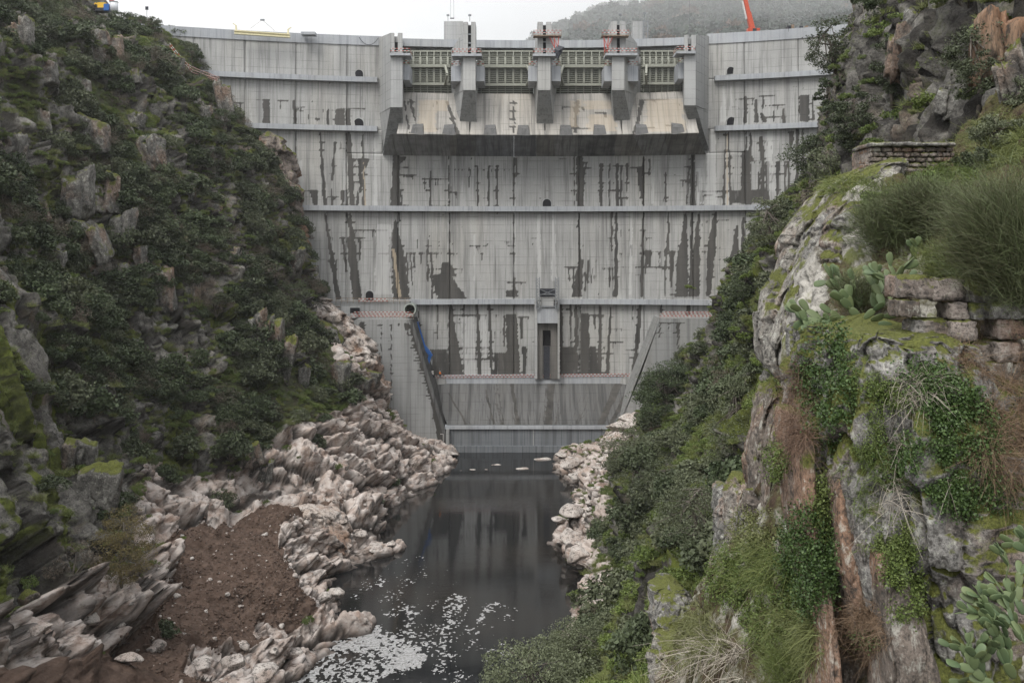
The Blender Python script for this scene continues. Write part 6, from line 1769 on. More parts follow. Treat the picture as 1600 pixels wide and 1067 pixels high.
tree('oak_tree', 'grey shrub on the slope left of the masonry wall', 'bush', at(1300, 290, 75), px2m(60, 75), px2m(34, 75), ML_grey, 20, .14, 4000, .14, 9, 50, (0, 0), crownlow=.02)
for i, (x, y, h, r, m_) in enumerate([(300,100,26,16,0),(232,52,26,18,0),(190,45,30,20,0),(440,225,34,20,0),(410,205,30,18,0),(475,290,20,10,0),(500,480,26,16,0),(240,60,30,14,0),(350,200,30,20,0),(455,480,40,26,0),(60,20,40,30,0),(110,10,40,30,0)]):
    b = hit(x, y)
    if b: tree('hillside_tree', 'small dark tree standing out on the skyline of the left hillside', 'tree', np.array(b[0]), px2m(h, b[0].y), px2m(r, b[0].y), ML_dark, 40 + i, .28, 2500, .2, 6, 30, group='small trees on the left skyline', crownlow=.1)

# ---- near plants on the right
def ell_hits(cx, cy, rx, ry, n, rg, ang=0.0, trees=None):
    out = []; ca, sa = math.cos(ang), math.sin(ang)
    for _ in range(n):
        a, r = rg.uniform(0, 6.283), math.sqrt(rg.random()) * (0.75 + .5 * rg.random())
        x, y = rx * r * math.cos(a), ry * r * math.sin(a)
        X, Y_ = cx + x * ca - y * sa, cy + x * sa + y * ca
        h = hit(X, Y_, trees or NT)
        if h and vn(np.array(h[0]) / .22, 3) * .6 + vn(np.array(h[0]) / .09, 4) * .4 > .43: out.append((np.array(h[0]), np.array(h[1])))
    return out
def leaf_patch(name, label, cat, e, n, size, mat, seed, off=.09, ang=0.0, aspect=.75, group=None, clump=5, kind=None, up=.4, cr_=.05):
    rg = np.random.default_rng(seed); H = ell_hits(*e, n // clump, rg, ang)
    if not H: return
    p = np.array([h[0] for h in H]); nn = np.array([h[1] for h in H])
    k = np.repeat(np.arange(len(p)), clump)
    c = p[k] + rg.normal(size=(len(k), 3)) * cr_ + nn[k] * (rg.random((len(k), 1)) * off)
    v, f = leaf_quads(c, size, rg, aspect, up=nn[k] * .3 + np.array([0, 0, up * -1]) * .3)
    # lay the blades roughly facing out
    o = c.mean(0); me = mesh_np(name, v - o, f, False, {'tint': np.repeat(np.clip(rg.random(len(c)) * .7 + .3 * rg.random(len(p))[k], 0, 1), 4)}, [mat])
    ob = mob(name, me, None, o); tag(ob, label, cat, group, kind); return ob
def strand_patch(name, label, cat, e, n, length, width, mat, seed, ang=0, droop=.5, curl=.3, spread=.8, up=.3, group=None, kind=None, seg=4, trees=None):
    rg = np.random.default_rng(seed); H = ell_hits(*e, max(8, n // 12), rg, ang, trees)
    if not H: return
    p = np.array([h[0] for h in H]); nn = np.array([h[1] for h in H]); k = rg.integers(0, len(p), n)
    b = p[k] + rg.normal(size=(n, 3)) * .03
    d = nn[k] * .6 + rg.normal(size=(n, 3)) * spread + np.array([0, 0, up]); d /= np.linalg.norm(d, axis=1, keepdims=True)
    v, f = strands(b, d, length, width, rg, droop, seg, curl); o = b.mean(0)
    me = mesh_np(name, v - o, f, False, {'tint': np.repeat(rg.random(n), 2 * (seg + 1))}, [mat])
    ob = mob(name, me, None, o); tag(ob, label, cat, group, kind); return ob
IV = [((1290,600,42,95), 5200, .055, ML_ivy, 'dark ivy hanging between the pale ridge and the big rock face'),
      ((1490,640,92,40), 6500, .055, ML_ivy, 'bright ivy trailing down over the stones of the dry wall'),
      ((1480,745,105,52), 7000, .05, ML_ivy, 'wide mat of ivy in the middle of the big rock face'),
      ((1395,840,34,30), 2000, .04, ML_lime, 'small bright fern clump above the hanging one'),
      ((1410,900,26,62), 3600, .045, ML_lime, 'bright green fern clump hanging on the lichened rock'),
      ((1442,950,20,16), 700, .04, ML_lime, 'little fern right of the hanging fern clump'),
      ((1262,880,46,80), 6000, .055, ML_ivy, 'leafy green plants filling the gully left of the plank-like slab'),
      ((1205,950,46,70), 5200, .06, ML_lime, 'fresh green leaves at the foot of the rock pillars'),
      ((1285,790,16,60), 2000, .05, ML_lime, 'ferns growing on the dark rock behind the plank-like slab'),
      ((1355,1000,22,14), 500, .04, ML_ivy, 'small ivy tuft at the top of the dark cleft'),
      ((1380,620,40,22), 2600, .035, ML_lime, 'yellow green moss cushion near the top of the big rock face'),
      ((1350,680,24,46), 2600, .03, ML_lime, 'mossy strip along the left edge of the big rock face'),
      ((1215,720,20,30), 1400, .05, ML_lime, 'bright green tuft left of the brown rock wall'),
      ((1180,830,40,34), 2200, .06, ML_grass, 'grassy ledge between the two rock pillars'),
      ((1140,900,40,50), 3000, .06, ML_lime, 'moss and ferns below the slim rock pillar')]
for i, (e, n, s, m_, lab) in enumerate(IV):
    sp = 'ivy' if m_ is ML_ivy else ('moss_cushion' if 'moss' in lab else 'fern')
    ang = {1: .75, 2: .35}.get(i, 0)
    leaf_patch(sp, lab, 'plant', e, int(n * 2.3), s * .66, m_, 1000 + i, ang=ang)
SPp = [((1560,560,60,60), 2600, .5, .0035, ML_dead, 'dead bracken over the right end of the dry wall'),
       ((1570,680,50,90), 3200, .6, .0035, ML_dead, 'reddish dead bramble hanging at the right edge'),
       ((1250,640,26,70), 2200, .45, .004, ML_dead, 'dry brown growth hanging below the pale ridge'),
       ((1345,985,40,46), 3400, .35, .003, ML_dead, 'dark red dead fern in the cleft'),
       ((1430,610,40,20), 500, .5, .003, ML_twig, 'pale dry stalks across the top of the rock face'),
       ((1420,770,60,70), 260, .6, .003, ML_twig, 'thin bleached stems hanging over the ivy'),
       ((1110,1040,70,36), 520, 1.0, .006, ML_twig, 'bare bleached branches at the bottom of the slope'),
       ((1230,1000,50,60), 4200, .4, .004, ML_grass, 'fine fresh grass beside the plank-like slab'),
       ((1180,880,50,50), 3200, .4, .005, ML_grass, 'grass tufts around the rock pillars'),
       ((1060,1000,70,50), 4200, .5, .007, ML_grass, 'long grass at the bottom in front of the grey boulder'),
       ((1560,225,60,45), 4500, .45, .005, ML_grass, 'long grass covering the knoll right of the masonry wall'),
       ((1500,270,50,20), 2000, .4, .005, ML_lime, 'bright grass beside the masonry wall'),
       ((1350,700,30,150), 1600, .18, .004, ML_lime, 'mossy grass along the left edge of the big rock face'),
       ((1330,290,60,16), 1500, .4, .005, ML_grass, 'grass along the top of the pale ridge')]
for i, (e, n, L_, w, m_, lab) in enumerate(SPp):
    nm = 'grass_clump' if m_ is ML_grass else ('dry_stalks' if m_ is ML_twig else 'dead_bracken')
    dd_ = m_ is ML_dead
    strand_patch(nm, lab, 'plant', e, int(n * (1.2 if dd_ else 1)), L_ * (.38 if dd_ else .75), w * (.75 if dd_ else 1), m_, 1100 + i, trees=(BT if i in (9, 6) else None), seg=3, curl=.9 if dd_ else .35, spread=1.2 if dd_ else .8)
def broom(px, py, Y, w, h, n, seed, label, mat=ML_broom, width=.0035):
    rg = np.random.default_rng(seed); base = P(px, py, Y); W = px2m(w, Y); H_ = px2m(h, Y)
    b = base + rg.normal(size=(n, 3)) * np.array([W * .16, W * .16, H_ * .1])
    # fine stems in several sprays
    sprays = 46; sd_ = rg.normal(size=(sprays, 3)) * np.array([.8, .6, .3]) + np.array([0, -.1, 1]); k = rg.integers(0, sprays, n)
    d = sd_[k] + rg.normal(size=(n, 3)) * .5; d /= np.linalg.norm(d, axis=1, keepdims=True)
    s0 = rg.random((n, 1)) ** .8 * H_ * .62
    b = b + sd_[k] / np.linalg.norm(sd_[k], axis=1, keepdims=True) * s0 * np.array([W / H_, W / H_, 1])
    v, f = strands(b, d, H_ * .22, width, rg, .1, 2, .25)
    root = thing('broom_bush', label, 'bush', base)
    mob('foliage', mesh_np('foliage', v - base, f, False, {'tint': np.repeat(np.clip(rg.random(n) * .6 + .4 * rg.random(sprays)[k], 0, 1), 6)}, [mat]), root)
    m = MB()
    for i in range(sprays):
        q = base + sd_[i] / np.linalg.norm(sd_[i]) * H_ * .6 * np.array([W / H_, W / H_, 1]); m.tube([base - [0, 0, .1], (base + q) / 2 + rg.normal(size=3) * .03, q], [.018, .01, .004], 5)
    m.build('stems', M_bark, root); return root
broom(1395, 385, 17.5, 100, 115, 11000, 1, 'green broom bush left of the big one, below the masonry wall')
broom(1450, 350, 17.0, 90, 100, 8000, 2, 'smaller broom bush between the other two')
broom(1590, 455, 13.0, 150, 240, 24000, 3, 'large soft grey green broom bush at the right edge', width=.003)
broom(1485, 440, 15.0, 90, 90, 7000, 4, 'dry brownish broom in front of the cap stones', ML_grass, .003)
broom(1335, 480, 15.6, 60, 80, 4000, 5, 'small broom growing among the prickly pears')
broom(1250, 1080, 15.5, 90, 110, 7000, 6, 'feathery green broom at the bottom edge left of the slab', ML_lime, .003)
broom(1590, 330, 22.0, 90, 110, 6000, 7, 'broom on the slope behind the large bush')

for i, (x, y, w, h, m_, lab) in enumerate([(1560,215,80,60,ML_grey,'grey green shrub on the slope at the right edge, above the big broom'),(1525,262,60,50,ML_dark,'dark shrub right of the masonry wall'),(1600,160,60,60,ML_grey,'pale green shrub at the right edge below the cliff'),(1440,300,80,50,ML_lime,'low green bramble in front of the masonry wall'),(1370,318,50,34,ML_lime,'bright low plants along the pale leaning rock')]):
    hb = hit(x, y, [BT[2]] + BT); b_ = np.array(hb[0]); Y = b_[1]
    tree('shrub', lab, 'shrub', b_ - [0, 0, px2m(h * .4, Y)], px2m(h, Y), px2m(w * .5, Y), m_, 70 + i, .05, 5500, .05, 9, 60, crownlow=.0)
# prickly pears: each pad is a part
def pad_mesh(seed):
    rg = np.random.default_rng(seed); nu, nv = 12, 10; V = []; 
    for i in range(nv + 1):
        t = i / nv; a = math.pi * t; r = math.sin(a) ** .75 * (.62 + .38 * t)
        for k in range(nu):
            ph = 2 * math.pi * k / nu
            V.append((r * .5 * math.cos(ph) * .66, r * .055 * math.sin(ph), (1 - math.cos(a)) / 2))
    V = np.array(V); V[:, 1] += .06 * (V[:, 2] ** 2) * rg.uniform(-1, 1)
    f = []
    for i in range(nv):
        for k in range(nu): f.append((i * nu + k, i * nu + (k + 1) % nu, (i + 1) * nu + (k + 1) % nu, (i + 1) * nu + k))
    return mesh_np('pad', V, np.array(f), True, {'tint': np.clip(rg.random() * .5 + V[:, 2] * .5, 0, 1)}, [ML_cact])
PADS = [pad_mesh(i) for i in range(5)]
def cactus(label, stems, seed, size=.24):
    """stems: list of (px, py, Y, lean angle, generations)"""
    rg = np.random.default_rng(seed); b0 = P(*stems[0][:3]); root = thing('prickly_pear', label, 'cactus', b0)
    def grow(p, ang, yaw, tilt, s, g):
        o = mob('pad', PADS[int(rg.integers(5))], root)
        M_ = Matrix.Translation(Vector(p - b0)) @ Matrix.Rotation(ang, 4, 'Y') @ Matrix.Rotation(tilt, 4, 'X') @ Matrix.Rotation(yaw, 4, 'Z') @ Matrix.Diagonal((s, s, s, 1))
        o.matrix_basis = M_
        tip = np.array((M_ @ Vector((0, 0, .9)))) + b0
        if g > 0:
            nb = int(rg.choice([1, 2, 2, 3]))
            for j in range(nb):
                grow(tip - (tip - p) * .08 * j, ang + rg.uniform(-.75, .75), yaw + rg.uniform(-.8, .8), tilt + rg.uniform(-.35, .3), s * rg.uniform(.82, 1.02), g - 1)
    for (px, py, Y, a, g) in stems:
        grow(P(px, py, Y), a, rg.uniform(-.5, .5), rg.uniform(-.3, .2), size * rg.uniform(.9, 1.1), g)
    return root
cactus('sprawling prickly pear reaching out to the left over the drop, pale woody arm below', [(1330, 505, 15.0, -1.2, 2), (1305, 512, 14.9, -1.0, 2), (1270, 520, 14.8, -.5, 2), (1345, 500, 15.0, -.7, 2), (1290, 516, 14.8, -1.4, 1)], 1)
cactus('prickly pear with upright pads under the small broom', [(1345, 478, 15.4, -.3, 2), (1365, 480, 15.2, .1, 2), (1325, 470, 15.6, -.6, 2)], 2)
cactus('tall prickly pear standing left of the cap stones', [(1395, 478, 14.6, .05, 3), (1380, 480, 14.8, -.2, 3), (1400, 470, 14.5, .3, 2), (1425, 420, 15.5, .1, 2)], 3)
cactus('prickly pear with drooping pads above the big rock face', [(1360, 500, 14.2, 1.3, 1), (1372, 505, 14.1, 1.8, 1), (1350, 498, 14.2, .8, 1)], 4, .2)
cactus('large prickly pear in the lower right corner', [(1540, 1075, 10.7, -.3, 4), (1520, 1030, 10.9, -.8, 2), (1600, 1000, 10.8, -.6, 4), (1585, 930, 11, -.5, 3), (1585, 1060, 10.6, -.5, 4), (1610, 1040, 10.5, -.1, 4), (1570, 1000, 10.8, -.9, 3), (1600, 960, 10.9, -.4, 3), (1560, 1080, 10.5, -.9, 3), (1625, 900, 11, -.3, 3)], 5, .2)
# ================================================================== SMALL THINGS
# ---- crest equipment
b0, b1 = P(366, 47.5, 236.8), P(453, 53.5, 240.5)
bt = thing('steel_beam', 'long pale yellow lifting beam lying on the left part of the crest', 'beam', (b0 + b1) / 2 - [0, 0, .5])
m = MB(); m.bar(b0 - [0, 0, .15], b1 - [0, 0, .15], .9, .25); m.build('flange', M_yellow, bt)
m = MB(); m.bar(b0 - [0, 0, .5], b1 - [0, 0, .5], .25, .6); m.build('web', M_yellow, bt)
m = MB(); m.bar(b0 - [0, 0, .85], b1 - [0, 0, .85], .9, .2); m.build('flange', M_yellow, bt)
for (q, s_) in ((b0, 1), (b1, -1)):
    m = MB(); m.bar(q + [s_ * .5, 0, -.2], q + [s_ * .4, 0, 1.1], .35); m.bar(q + [s_ * .4, 0, 1.1], q + [-s_ * .3, 0, 1.6], .22); m.build('end_bracket', M_yellow, bt)
ap = P(410, 31.5, 238.5)
for q in (P(391, 45, 238), P(429, 48.5, 239.5)):
    m = MB(); m.bar(q, ap, .1); m.build('sling', M_white, bt)
m = MB(); m.box(ap[0] - .5, ap[0] + .5, ap[1] - .2, ap[1] + .2, ap[2] - .2, ap[2] + .15); m.build('hook_block', M_steel, bt)
m = MB(); q = P(472, 51, 241); m.box(q[0] - .2, q[0] + 3.2, 240.5, 243, q[2] - .6, q[2] + .05); tag(m.build('crest_slab', M_ledge, None, origin=q), 'low grey slab on the crest right of the yellow beam', 'slab')
mt = thing('weather_mast', 'thin instrument mast on the skyline beyond the left hillside', 'mast', P(229.5, 44, 238))
m = MB(); m.tube([P(229.5, 50, 238), P(229.5, 13, 238)], .07, 6); m.build('pole', M_steel, mt)
m = MB(); q = P(229.5, 14, 238); m.box(q[0] - .35, q[0] + .35, 237.9, 238.1, q[2] - .3, q[2] + .5); m.build('sensor', M_darksteel, mt)
# cable sagging over the parapet
m = MB(); pts = [P(561 + (591 - 561) * t, 58.5 + (60 - 58.5) * t + 12 * 4 * t * (1 - t) * .95, 245.7) for t in np.linspace(0, 1, 12)]; m.tube(pts, .07, 5)
tag(m.build('cable', M_darksteel, None, origin=pts[0]), 'dark cable sagging over the parapet left of the outer pier', 'cable')
# red mobile crane at the right of the crest
Yc2 = 262.0
cr_ = thing('mobile_crane', 'orange red mobile crane with its boom raised behind the right part of the crest', 'crane', P(1176, 52, Yc2))
def boxbeam(m, p, q, w0, w1):
    p, q = Vector(p), Vector(q); d = (q - p).normalized(); a = d.cross(Vector((0, 1, 0))).normalized(); b = a.cross(d).normalized(); c = []
    for e, w in ((p, w0), (q, w1)):
        for (i, j) in ((-1, -1), (1, -1), (1, 1), (-1, 1)): c.append(e + a * i * w / 2 + b * j * w / 2)
    m.hexa(c)
m = MB(); boxbeam(m, P(1176, 50, Yc2), P(1169, 20, Yc2), 1.35, 1.2); m.build('boom_base', M_orange, cr_)
m = MB(); boxbeam(m, P(1170.5, 27, Yc2 + .05), P(1162, -10, Yc2 + .05), 1.0, .95); m.build('boom_section', M_orange, cr_)
m = MB(); boxbeam(m, P(1162.5, -6, Yc2), P(1152, -50, Yc2), 0.8, .7); m.build('boom_section', M_white, cr_)
m = MB(); boxbeam(m, P(1166.2, 30, Yc2 - .9), P(1160, 2, Yc2 - .9), .35, .35); m.build('number_strip', M_white, cr_)
m = MB(); q = P(1177, 48, Yc2); m.box(q[0] - 1.6, q[0] + 1.5, Yc2 - 1, Yc2 + 1, q[2] - 1.0, q[2] + .4); m.build('cab', M_orange, cr_)
m = MB(); m.box(q[0] - .4, q[0] + .6, Yc2 - 1.15, Yc2 - 1.01, q[2] - .5, q[2] + .3); m.build('windscreen', M_darksteel, cr_)
m = MB(); m.box(q[0] - 3, q[0] + 3.4, Yc2 - 1.3, Yc2 + 1.3, q[2] - 2.2, q[2] - 1.02); m.build('carrier', M_red, cr_)
eq = thing('machinery', 'dark row of machinery and drums standing on the crest at the right', 'machinery', P(1248, 50, 240))
for i, (a, b, c) in enumerate([(1231, 1235, 41), (1236, 1240, 39.5), (1242, 1248, 43), (1249, 1254, 42), (1258, 1262, 41), (1262, 1265, 42.5)]):
    m = MB(); q = P(a, 48, 240); q2 = P(b, c, 240); m.box(q[0], q2[0], 239.5, 241.5, q[2] - .5, q2[2]); m.build('drum' if i % 2 else 'cabinet', [M_darksteel, M_wood, M_steel][i % 3], eq)
m = MB(); m.bar(P(1230, 47, 239.8), P(1267, 45.5, 239.5), .2); m.build('bed_frame', M_darksteel, eq)
# hanging crane ropes from outside the picture
for i, (xa, xb, yb, Y) in enumerate([(706, 704, 29, 245), (709, 709, 29, 245), (1047, 1045, 45, 262), (1078, 1077, 56, 240)]):
    m = MB(); m.tube([P(xb, yb, Y), P(xa, -160, Y)], .035, 4); tag(m.build('crane_rope', M_steel, None, origin=P(xb, yb, Y)), ['thin crane rope left of the tower of the second pier', 'thin crane rope with a hook beside the tower of the second pier', 'thin rope hanging in front of the misty mountain', 'rope running down to the slot of the outer right pier'][i], 'rope')
hk = P(706.5, 29, 245); m = MB(); m.box(hk[0] - .5, hk[0] + .5, 244.9, 245.1, hk[2] - .15, hk[2] + .1); tag(m.build('crane_hook', M_darksteel, None, origin=hk), 'small hook block hanging above the tower of the second pier', 'hook')
# top left building site: silo, digger, boom
sky_y = 60.0
while sky_y > 8 and hit(177, sky_y, [BT[0]]) is not None: sky_y -= 1
dY = sky_y - 27; HOR_D = dY
print('skyline at tank', sky_y)
def PT(x, y, Y): return P(x, y + HOR_D, Y)
def zt(y, Y): return zat(y + HOR_D, Y)
si = thing('water_tank', 'white and blue tank on the skyline at the top left', 'tank', PT(177, 25, 232))
def cyl(m, c, r, z0, z1, n=20): m.tube([(c[0], c[1], z0), (c[0], c[1], z1)], r, n)
q = PT(178, 25, 232); m = MB(); cyl(m, q, .95, zt(25, 232), zt(10, 232)); m.build('tank_body', flat('white grey tank', (.55, .56, .58), .5), si, True)
m = MB(); m.box(q[0] - 2.0, q[0] - .8, 231, 231.8, zt(24, 232), zt(14, 232)); m.build('control_cabinet', M_blue, si)
m = MB(); cyl(m, q, 1.0, zt(10.5, 232), zt(9.3, 232)); m.build('tank_lid', M_steel, si, True)
ex = thing('excavator', 'yellow excavator working beside the white tank at the top left', 'excavator', PT(157, 24, 233))
q = PT(157, 22, 233)
m = MB(); m.box(q[0] - .3, q[0] + 1.5, 232, 234, q[2] + .3, q[2] + 1.5); m.build('cab', flat('excavator yellow', (.65, .4, .04), .5), ex)
m = MB(); m.box(q[0] - .8, q[0] + 1.8, 231.8, 234.2, q[2] - .5, q[2] + .25); m.build('track', M_darksteel, ex)
m = MB(); m.bar(q + [0, 0, 1], q + [-1.2, 0, 1.6], .3); m.bar(q + [-1.2, 0, 1.6], q + [-1.9, 0, .3], .25); m.build('arm', MAT['excavator yellow'], ex)
m = MB(); boxbeam(m, PT(173, 9, 233), PT(183, -14, 233), .8, .7); o = m.build('crane_boom', M_red, None, origin=PT(173, 9, 233)); tag(o, 'red crane boom rising out of the picture above the white tank', 'crane')
# ---- blue boom lift in front of the left wing of the basin
bl = thing('boom_lift', 'blue articulated boom lift reaching up the wall at the left of the basin', 'boom lift', P(673, 589, 244))
YL = 242.5
m = MB(); boxbeam(m, P(652.5, 505, YL), P(664, 545, YL), .45, .7); m.build('upper_boom', M_blue, bl)
m = MB(); boxbeam(m, P(663, 541, YL), P(672, 553, YL), .8, .9); m.build('boom_knuckle', M_blue, bl)
m = MB(); boxbeam(m, P(673, 552, YL), P(667, 574, YL), .8, .65); m.build('lower_boom', M_blue, bl)
m = MB(); boxbeam(m, P(669, 548, YL - .4), P(675, 556, YL - .4), .5, .5); m.build('link', M_blue, bl)
m = MB(); q = P(671, 585, YL); m.box(q[0] - .9, q[0] + 1.0, YL - .6, YL + .8, q[2] - .4, q[2] + .8); m.build('chassis', M_white, bl)
for dx in (-.7, .8):
    m = MB(); m.tube([(q[0] + dx, YL - .8, q[2] - .3), (q[0] + dx, YL - .5, q[2] - .3)], .4, 12); m.build('wheel', M_darksteel, bl)
m = MB(); c = P(652, 504, YL); m.box(c[0] - .6, c[0] + .5, YL - .5, YL + .5, c[2], c[2] + .15); m.build('basket_floor', M_blue, bl)

# ---- striped barriers
def barrier(name_label, pts, h=1.1, dens=1):
    p0 = np.array(pts[0]); r = thing('striped_barrier', name_label, 'barrier', p0)
    railing_part(pts, h, r, 'striped_boards'); return r
def bank_line(pxs, dz=0.2):
    out = []
    for (x, y) in pxs:
        h = hit(x, y); out.append(np.array(h[0]) + [0, 0, dz] if h and h[0].y > 150 else P(x, y + 5, 232))
    return out
def on_hill(x, y, up=0.9, out=4.5):
    h = hit(x, y); Y = (h[0].y if h and h[0].y > 190 else 226) - out
    return P(x, y, min(Y, 232)) + [0, 0, up * 0]
barrier('upper run of the striped barrier zigzagging down the left hillside to the dam', [on_hill(265, 76), on_hill(276, 90), on_hill(290, 106), on_hill(298, 112), on_hill(315, 119), on_hill(343, 130)], 1.2)
barrier('lower short run of the striped barrier just above the upper ledge', [on_hill(284, 98), on_hill(300, 117), on_hill(322, 124), on_hill(340, 131)], 1.1)
for i, (a, b, y, Y, lab) in enumerate([(548, 646, 503, 234.8, 'striped barrier along the top of the left concrete block'), (1031, 1130, 503, 236.3, 'striped barrier along the top of the right concrete block')]):
    r = thing('striped_barrier', lab, 'barrier', P(a, y - 4, Y))
    railing_part([P(a, y - 4.5, Y), P(b, y - 4.5, Y)], 1.3, r, 'striped_boards')
    railing_part([P(a + 5, y - 5, Y + 1.5), P(b - 4, y - 5, Y + 1.5)], 1.6, r, 'striped_boards')
barrier('long thin striped barrier along the top of the sloping basin', [P(672, 593, 246.2), P(985, 590, 246.2)], .95)
# scaffold railing on the valve house
r = thing('handrail', 'rusty scaffold handrail on top of the valve house, left of the round pipe', 'railing', P(525, 474, 241.6))
m = MB()
for x in range(525, 640, 9): m.bar(P(x, 474, 241.6), P(x, 465, 241.6), .09)
for y in (466, 470): m.bar(P(525, y, 241.6), P(640, y, 241.6), .08)
m.build('rail', M_wood, r)
railing_part([P(560, 474, 241.4), P(606, 474, 241.4)], 1.1, r, 'striped_boards')
m = MB(); q0 = P(527, 497, 240); m.box(q0[0], xat(556, 240), 239.5, 241.8, q0[2], zat(490, 240)); tag(m.build('white_block', M_pier, None, origin=q0), 'pale concrete block in front of the dark opening on the left', 'block')
# orange box with tripod on the right end of the lower ledge
ob_ = thing('orange_booth', 'orange booth at the right end of the lower ledge', 'booth', P(1126, 470, 240))
m = MB(); q = P(1126, 470, 240); m.box(q[0] - .7, q[0] + .7, 239.4, 240.6, q[2], q[2] + 1.9); m.build('cabin', M_orange, ob_)
m = MB(); m.box(q[0] - .8, q[0] + .8, 239.3, 240.7, q[2] + 1.92, q[2] + 2.1); m.build('roof', M_white, ob_)
m = MB()
for dx in (-.5, .6, 1.6): m.bar(q + [dx, -.8, 0], q + [dx + .4, -.8, -2.6], .12)
m.bar(q + [-.8, -.8, 0], q + [2.0, -.8, 0], .12); m.build('support_frame', M_steel, ob_)
# small stair line at the basin corner
m = MB(); m.bar(P(692.5, 694, 233.5), P(692.5, 678, 233.5), .1); m.bar(P(688, 678, 233.5), P(692.5, 678, 233.5), .1); tag(m.build('pipe_stand', M_white, None, origin=P(692.5, 694, 233.5)), 'thin white pipe standing at the corner of the basin', 'pipe')

# ---- people
def person(label, foot, shirt, legs, helmet, facing=0, pose=0, hgt=1.75):
    J_ = {'hip': (0, 0, .95), 'waist': (0, 0, 1.12), 'chest': (0, 0, 1.36), 'neck': (0, 0, 1.5), 'head': (0, -.01, 1.63), 'crown': (0, 0, 1.74)}
    vs = [J_['hip'], J_['waist'], J_['chest'], J_['neck'], J_['head'], J_['crown']]; rd = [.15, .14, .17, .06, .1, .07]; e = [(0, 1), (1, 2), (2, 3), (3, 4), (4, 5)]
    for s_ in (-1, 1):
        b = len(vs); arm = -.25 if (pose and s_ > 0) else 0
        vs += [(s_ * .2, 0, 1.42), (s_ * .26, -.03 + arm * .4, 1.16), (s_ * .24, -.12 + arm, .98 if not arm else 1.2), (s_ * .23, -.15 + arm, .88 if not arm else 1.24)]
        rd += [.07, .05, .038, .035]; e += [(2, b), (b, b + 1), (b + 1, b + 2), (b + 2, b + 3)]
        b = len(vs); st = .1 * s_ * pose
        vs += [(s_ * .1, 0, .86), (s_ * .11, -.02 + st, .48), (s_ * .12, .02 + st * 2, .08), (s_ * .13, -.14 + st * 2, .04)]
        rd += [.095, .065, .05, .045]; e += [(0, b), (b, b + 1), (b + 1, b + 2), (b + 2, b + 3)]
    me = bpy.data.meshes.new('body'); me.from_pydata([tuple(c * hgt / 1.75 for c in v) for v in vs], e, []); o = bpy.data.objects.new('body_src', me); COL.objects.link(o)
    sk = o.modifiers.new('skin', 'SKIN'); 
    for i, v in enumerate(me.skin_vertices[0].data): v.radius = (rd[i], rd[i]); v.use_root = (i == 0)
    o.modifiers.new('sub', 'SUBSURF').levels = 1
    dg = bpy.context.evaluated_depsgraph_get(); m2 = bpy.data.meshes.new_from_object(o.evaluated_get(dg)); bpy.data.objects.remove(o)
    m2.materials.clear()
    for mm in (M_skin, shirt, legs): m2.materials.append(mm)
    for p in m2.polygons:
        z = p.center[2]; p.material_index = 2 if z < .98 and abs(p.center[0]) < .2 else (1 if z < 1.47 and z > .98 else 0); p.use_smooth = True
    root = thing('person', label, 'person', foot); root.rotation_euler = (0, 0, facing)
    mob('body', m2, root)
    m = MB(); pts = []
    n = 12; v = []
    for i in range(5):
        a = i / 4 * math.pi / 2
        for k in range(n): v.append((.125 * math.cos(a) * math.cos(6.283 * k / n) + 0, .14 * math.cos(a) * math.sin(6.283 * k / n) - .01, 1.67 + .12 * math.sin(a)))
    f = [(i * n + k, i * n + (k + 1) % n, (i + 1) * n + (k + 1) % n, (i + 1) * n + k) for i in range(4) for k in range(n)]
    me = mesh_np('helmet', v, np.array(f), True, None, [helmet]); mob('helmet', me, root)
    return root
M_skin = flat('skin', (.42, .26, .19), .6); M_hv = flat('yellow safety vest', (.55, .68, .05), .6); M_ho = flat('orange safety vest', (.85, .22, .03), .6); M_navy = flat('dark work trousers', (.03, .035, .05), .8)
person('worker in a yellow vest standing beside the blue boom lift', P(676, 590.5, 245.2), M_hv, M_navy, M_white, .4, 1)
person('worker in orange at the barrier above the basin, right of the one in yellow', P(687.5, 590.5, 245.6), M_ho, M_navy, M_white, 2.6, 0)
person('worker in a yellow vest beside the orange booth on the right', P(1134.5, 470, 239.2), M_hv, M_navy, M_white, 1.2, 1)

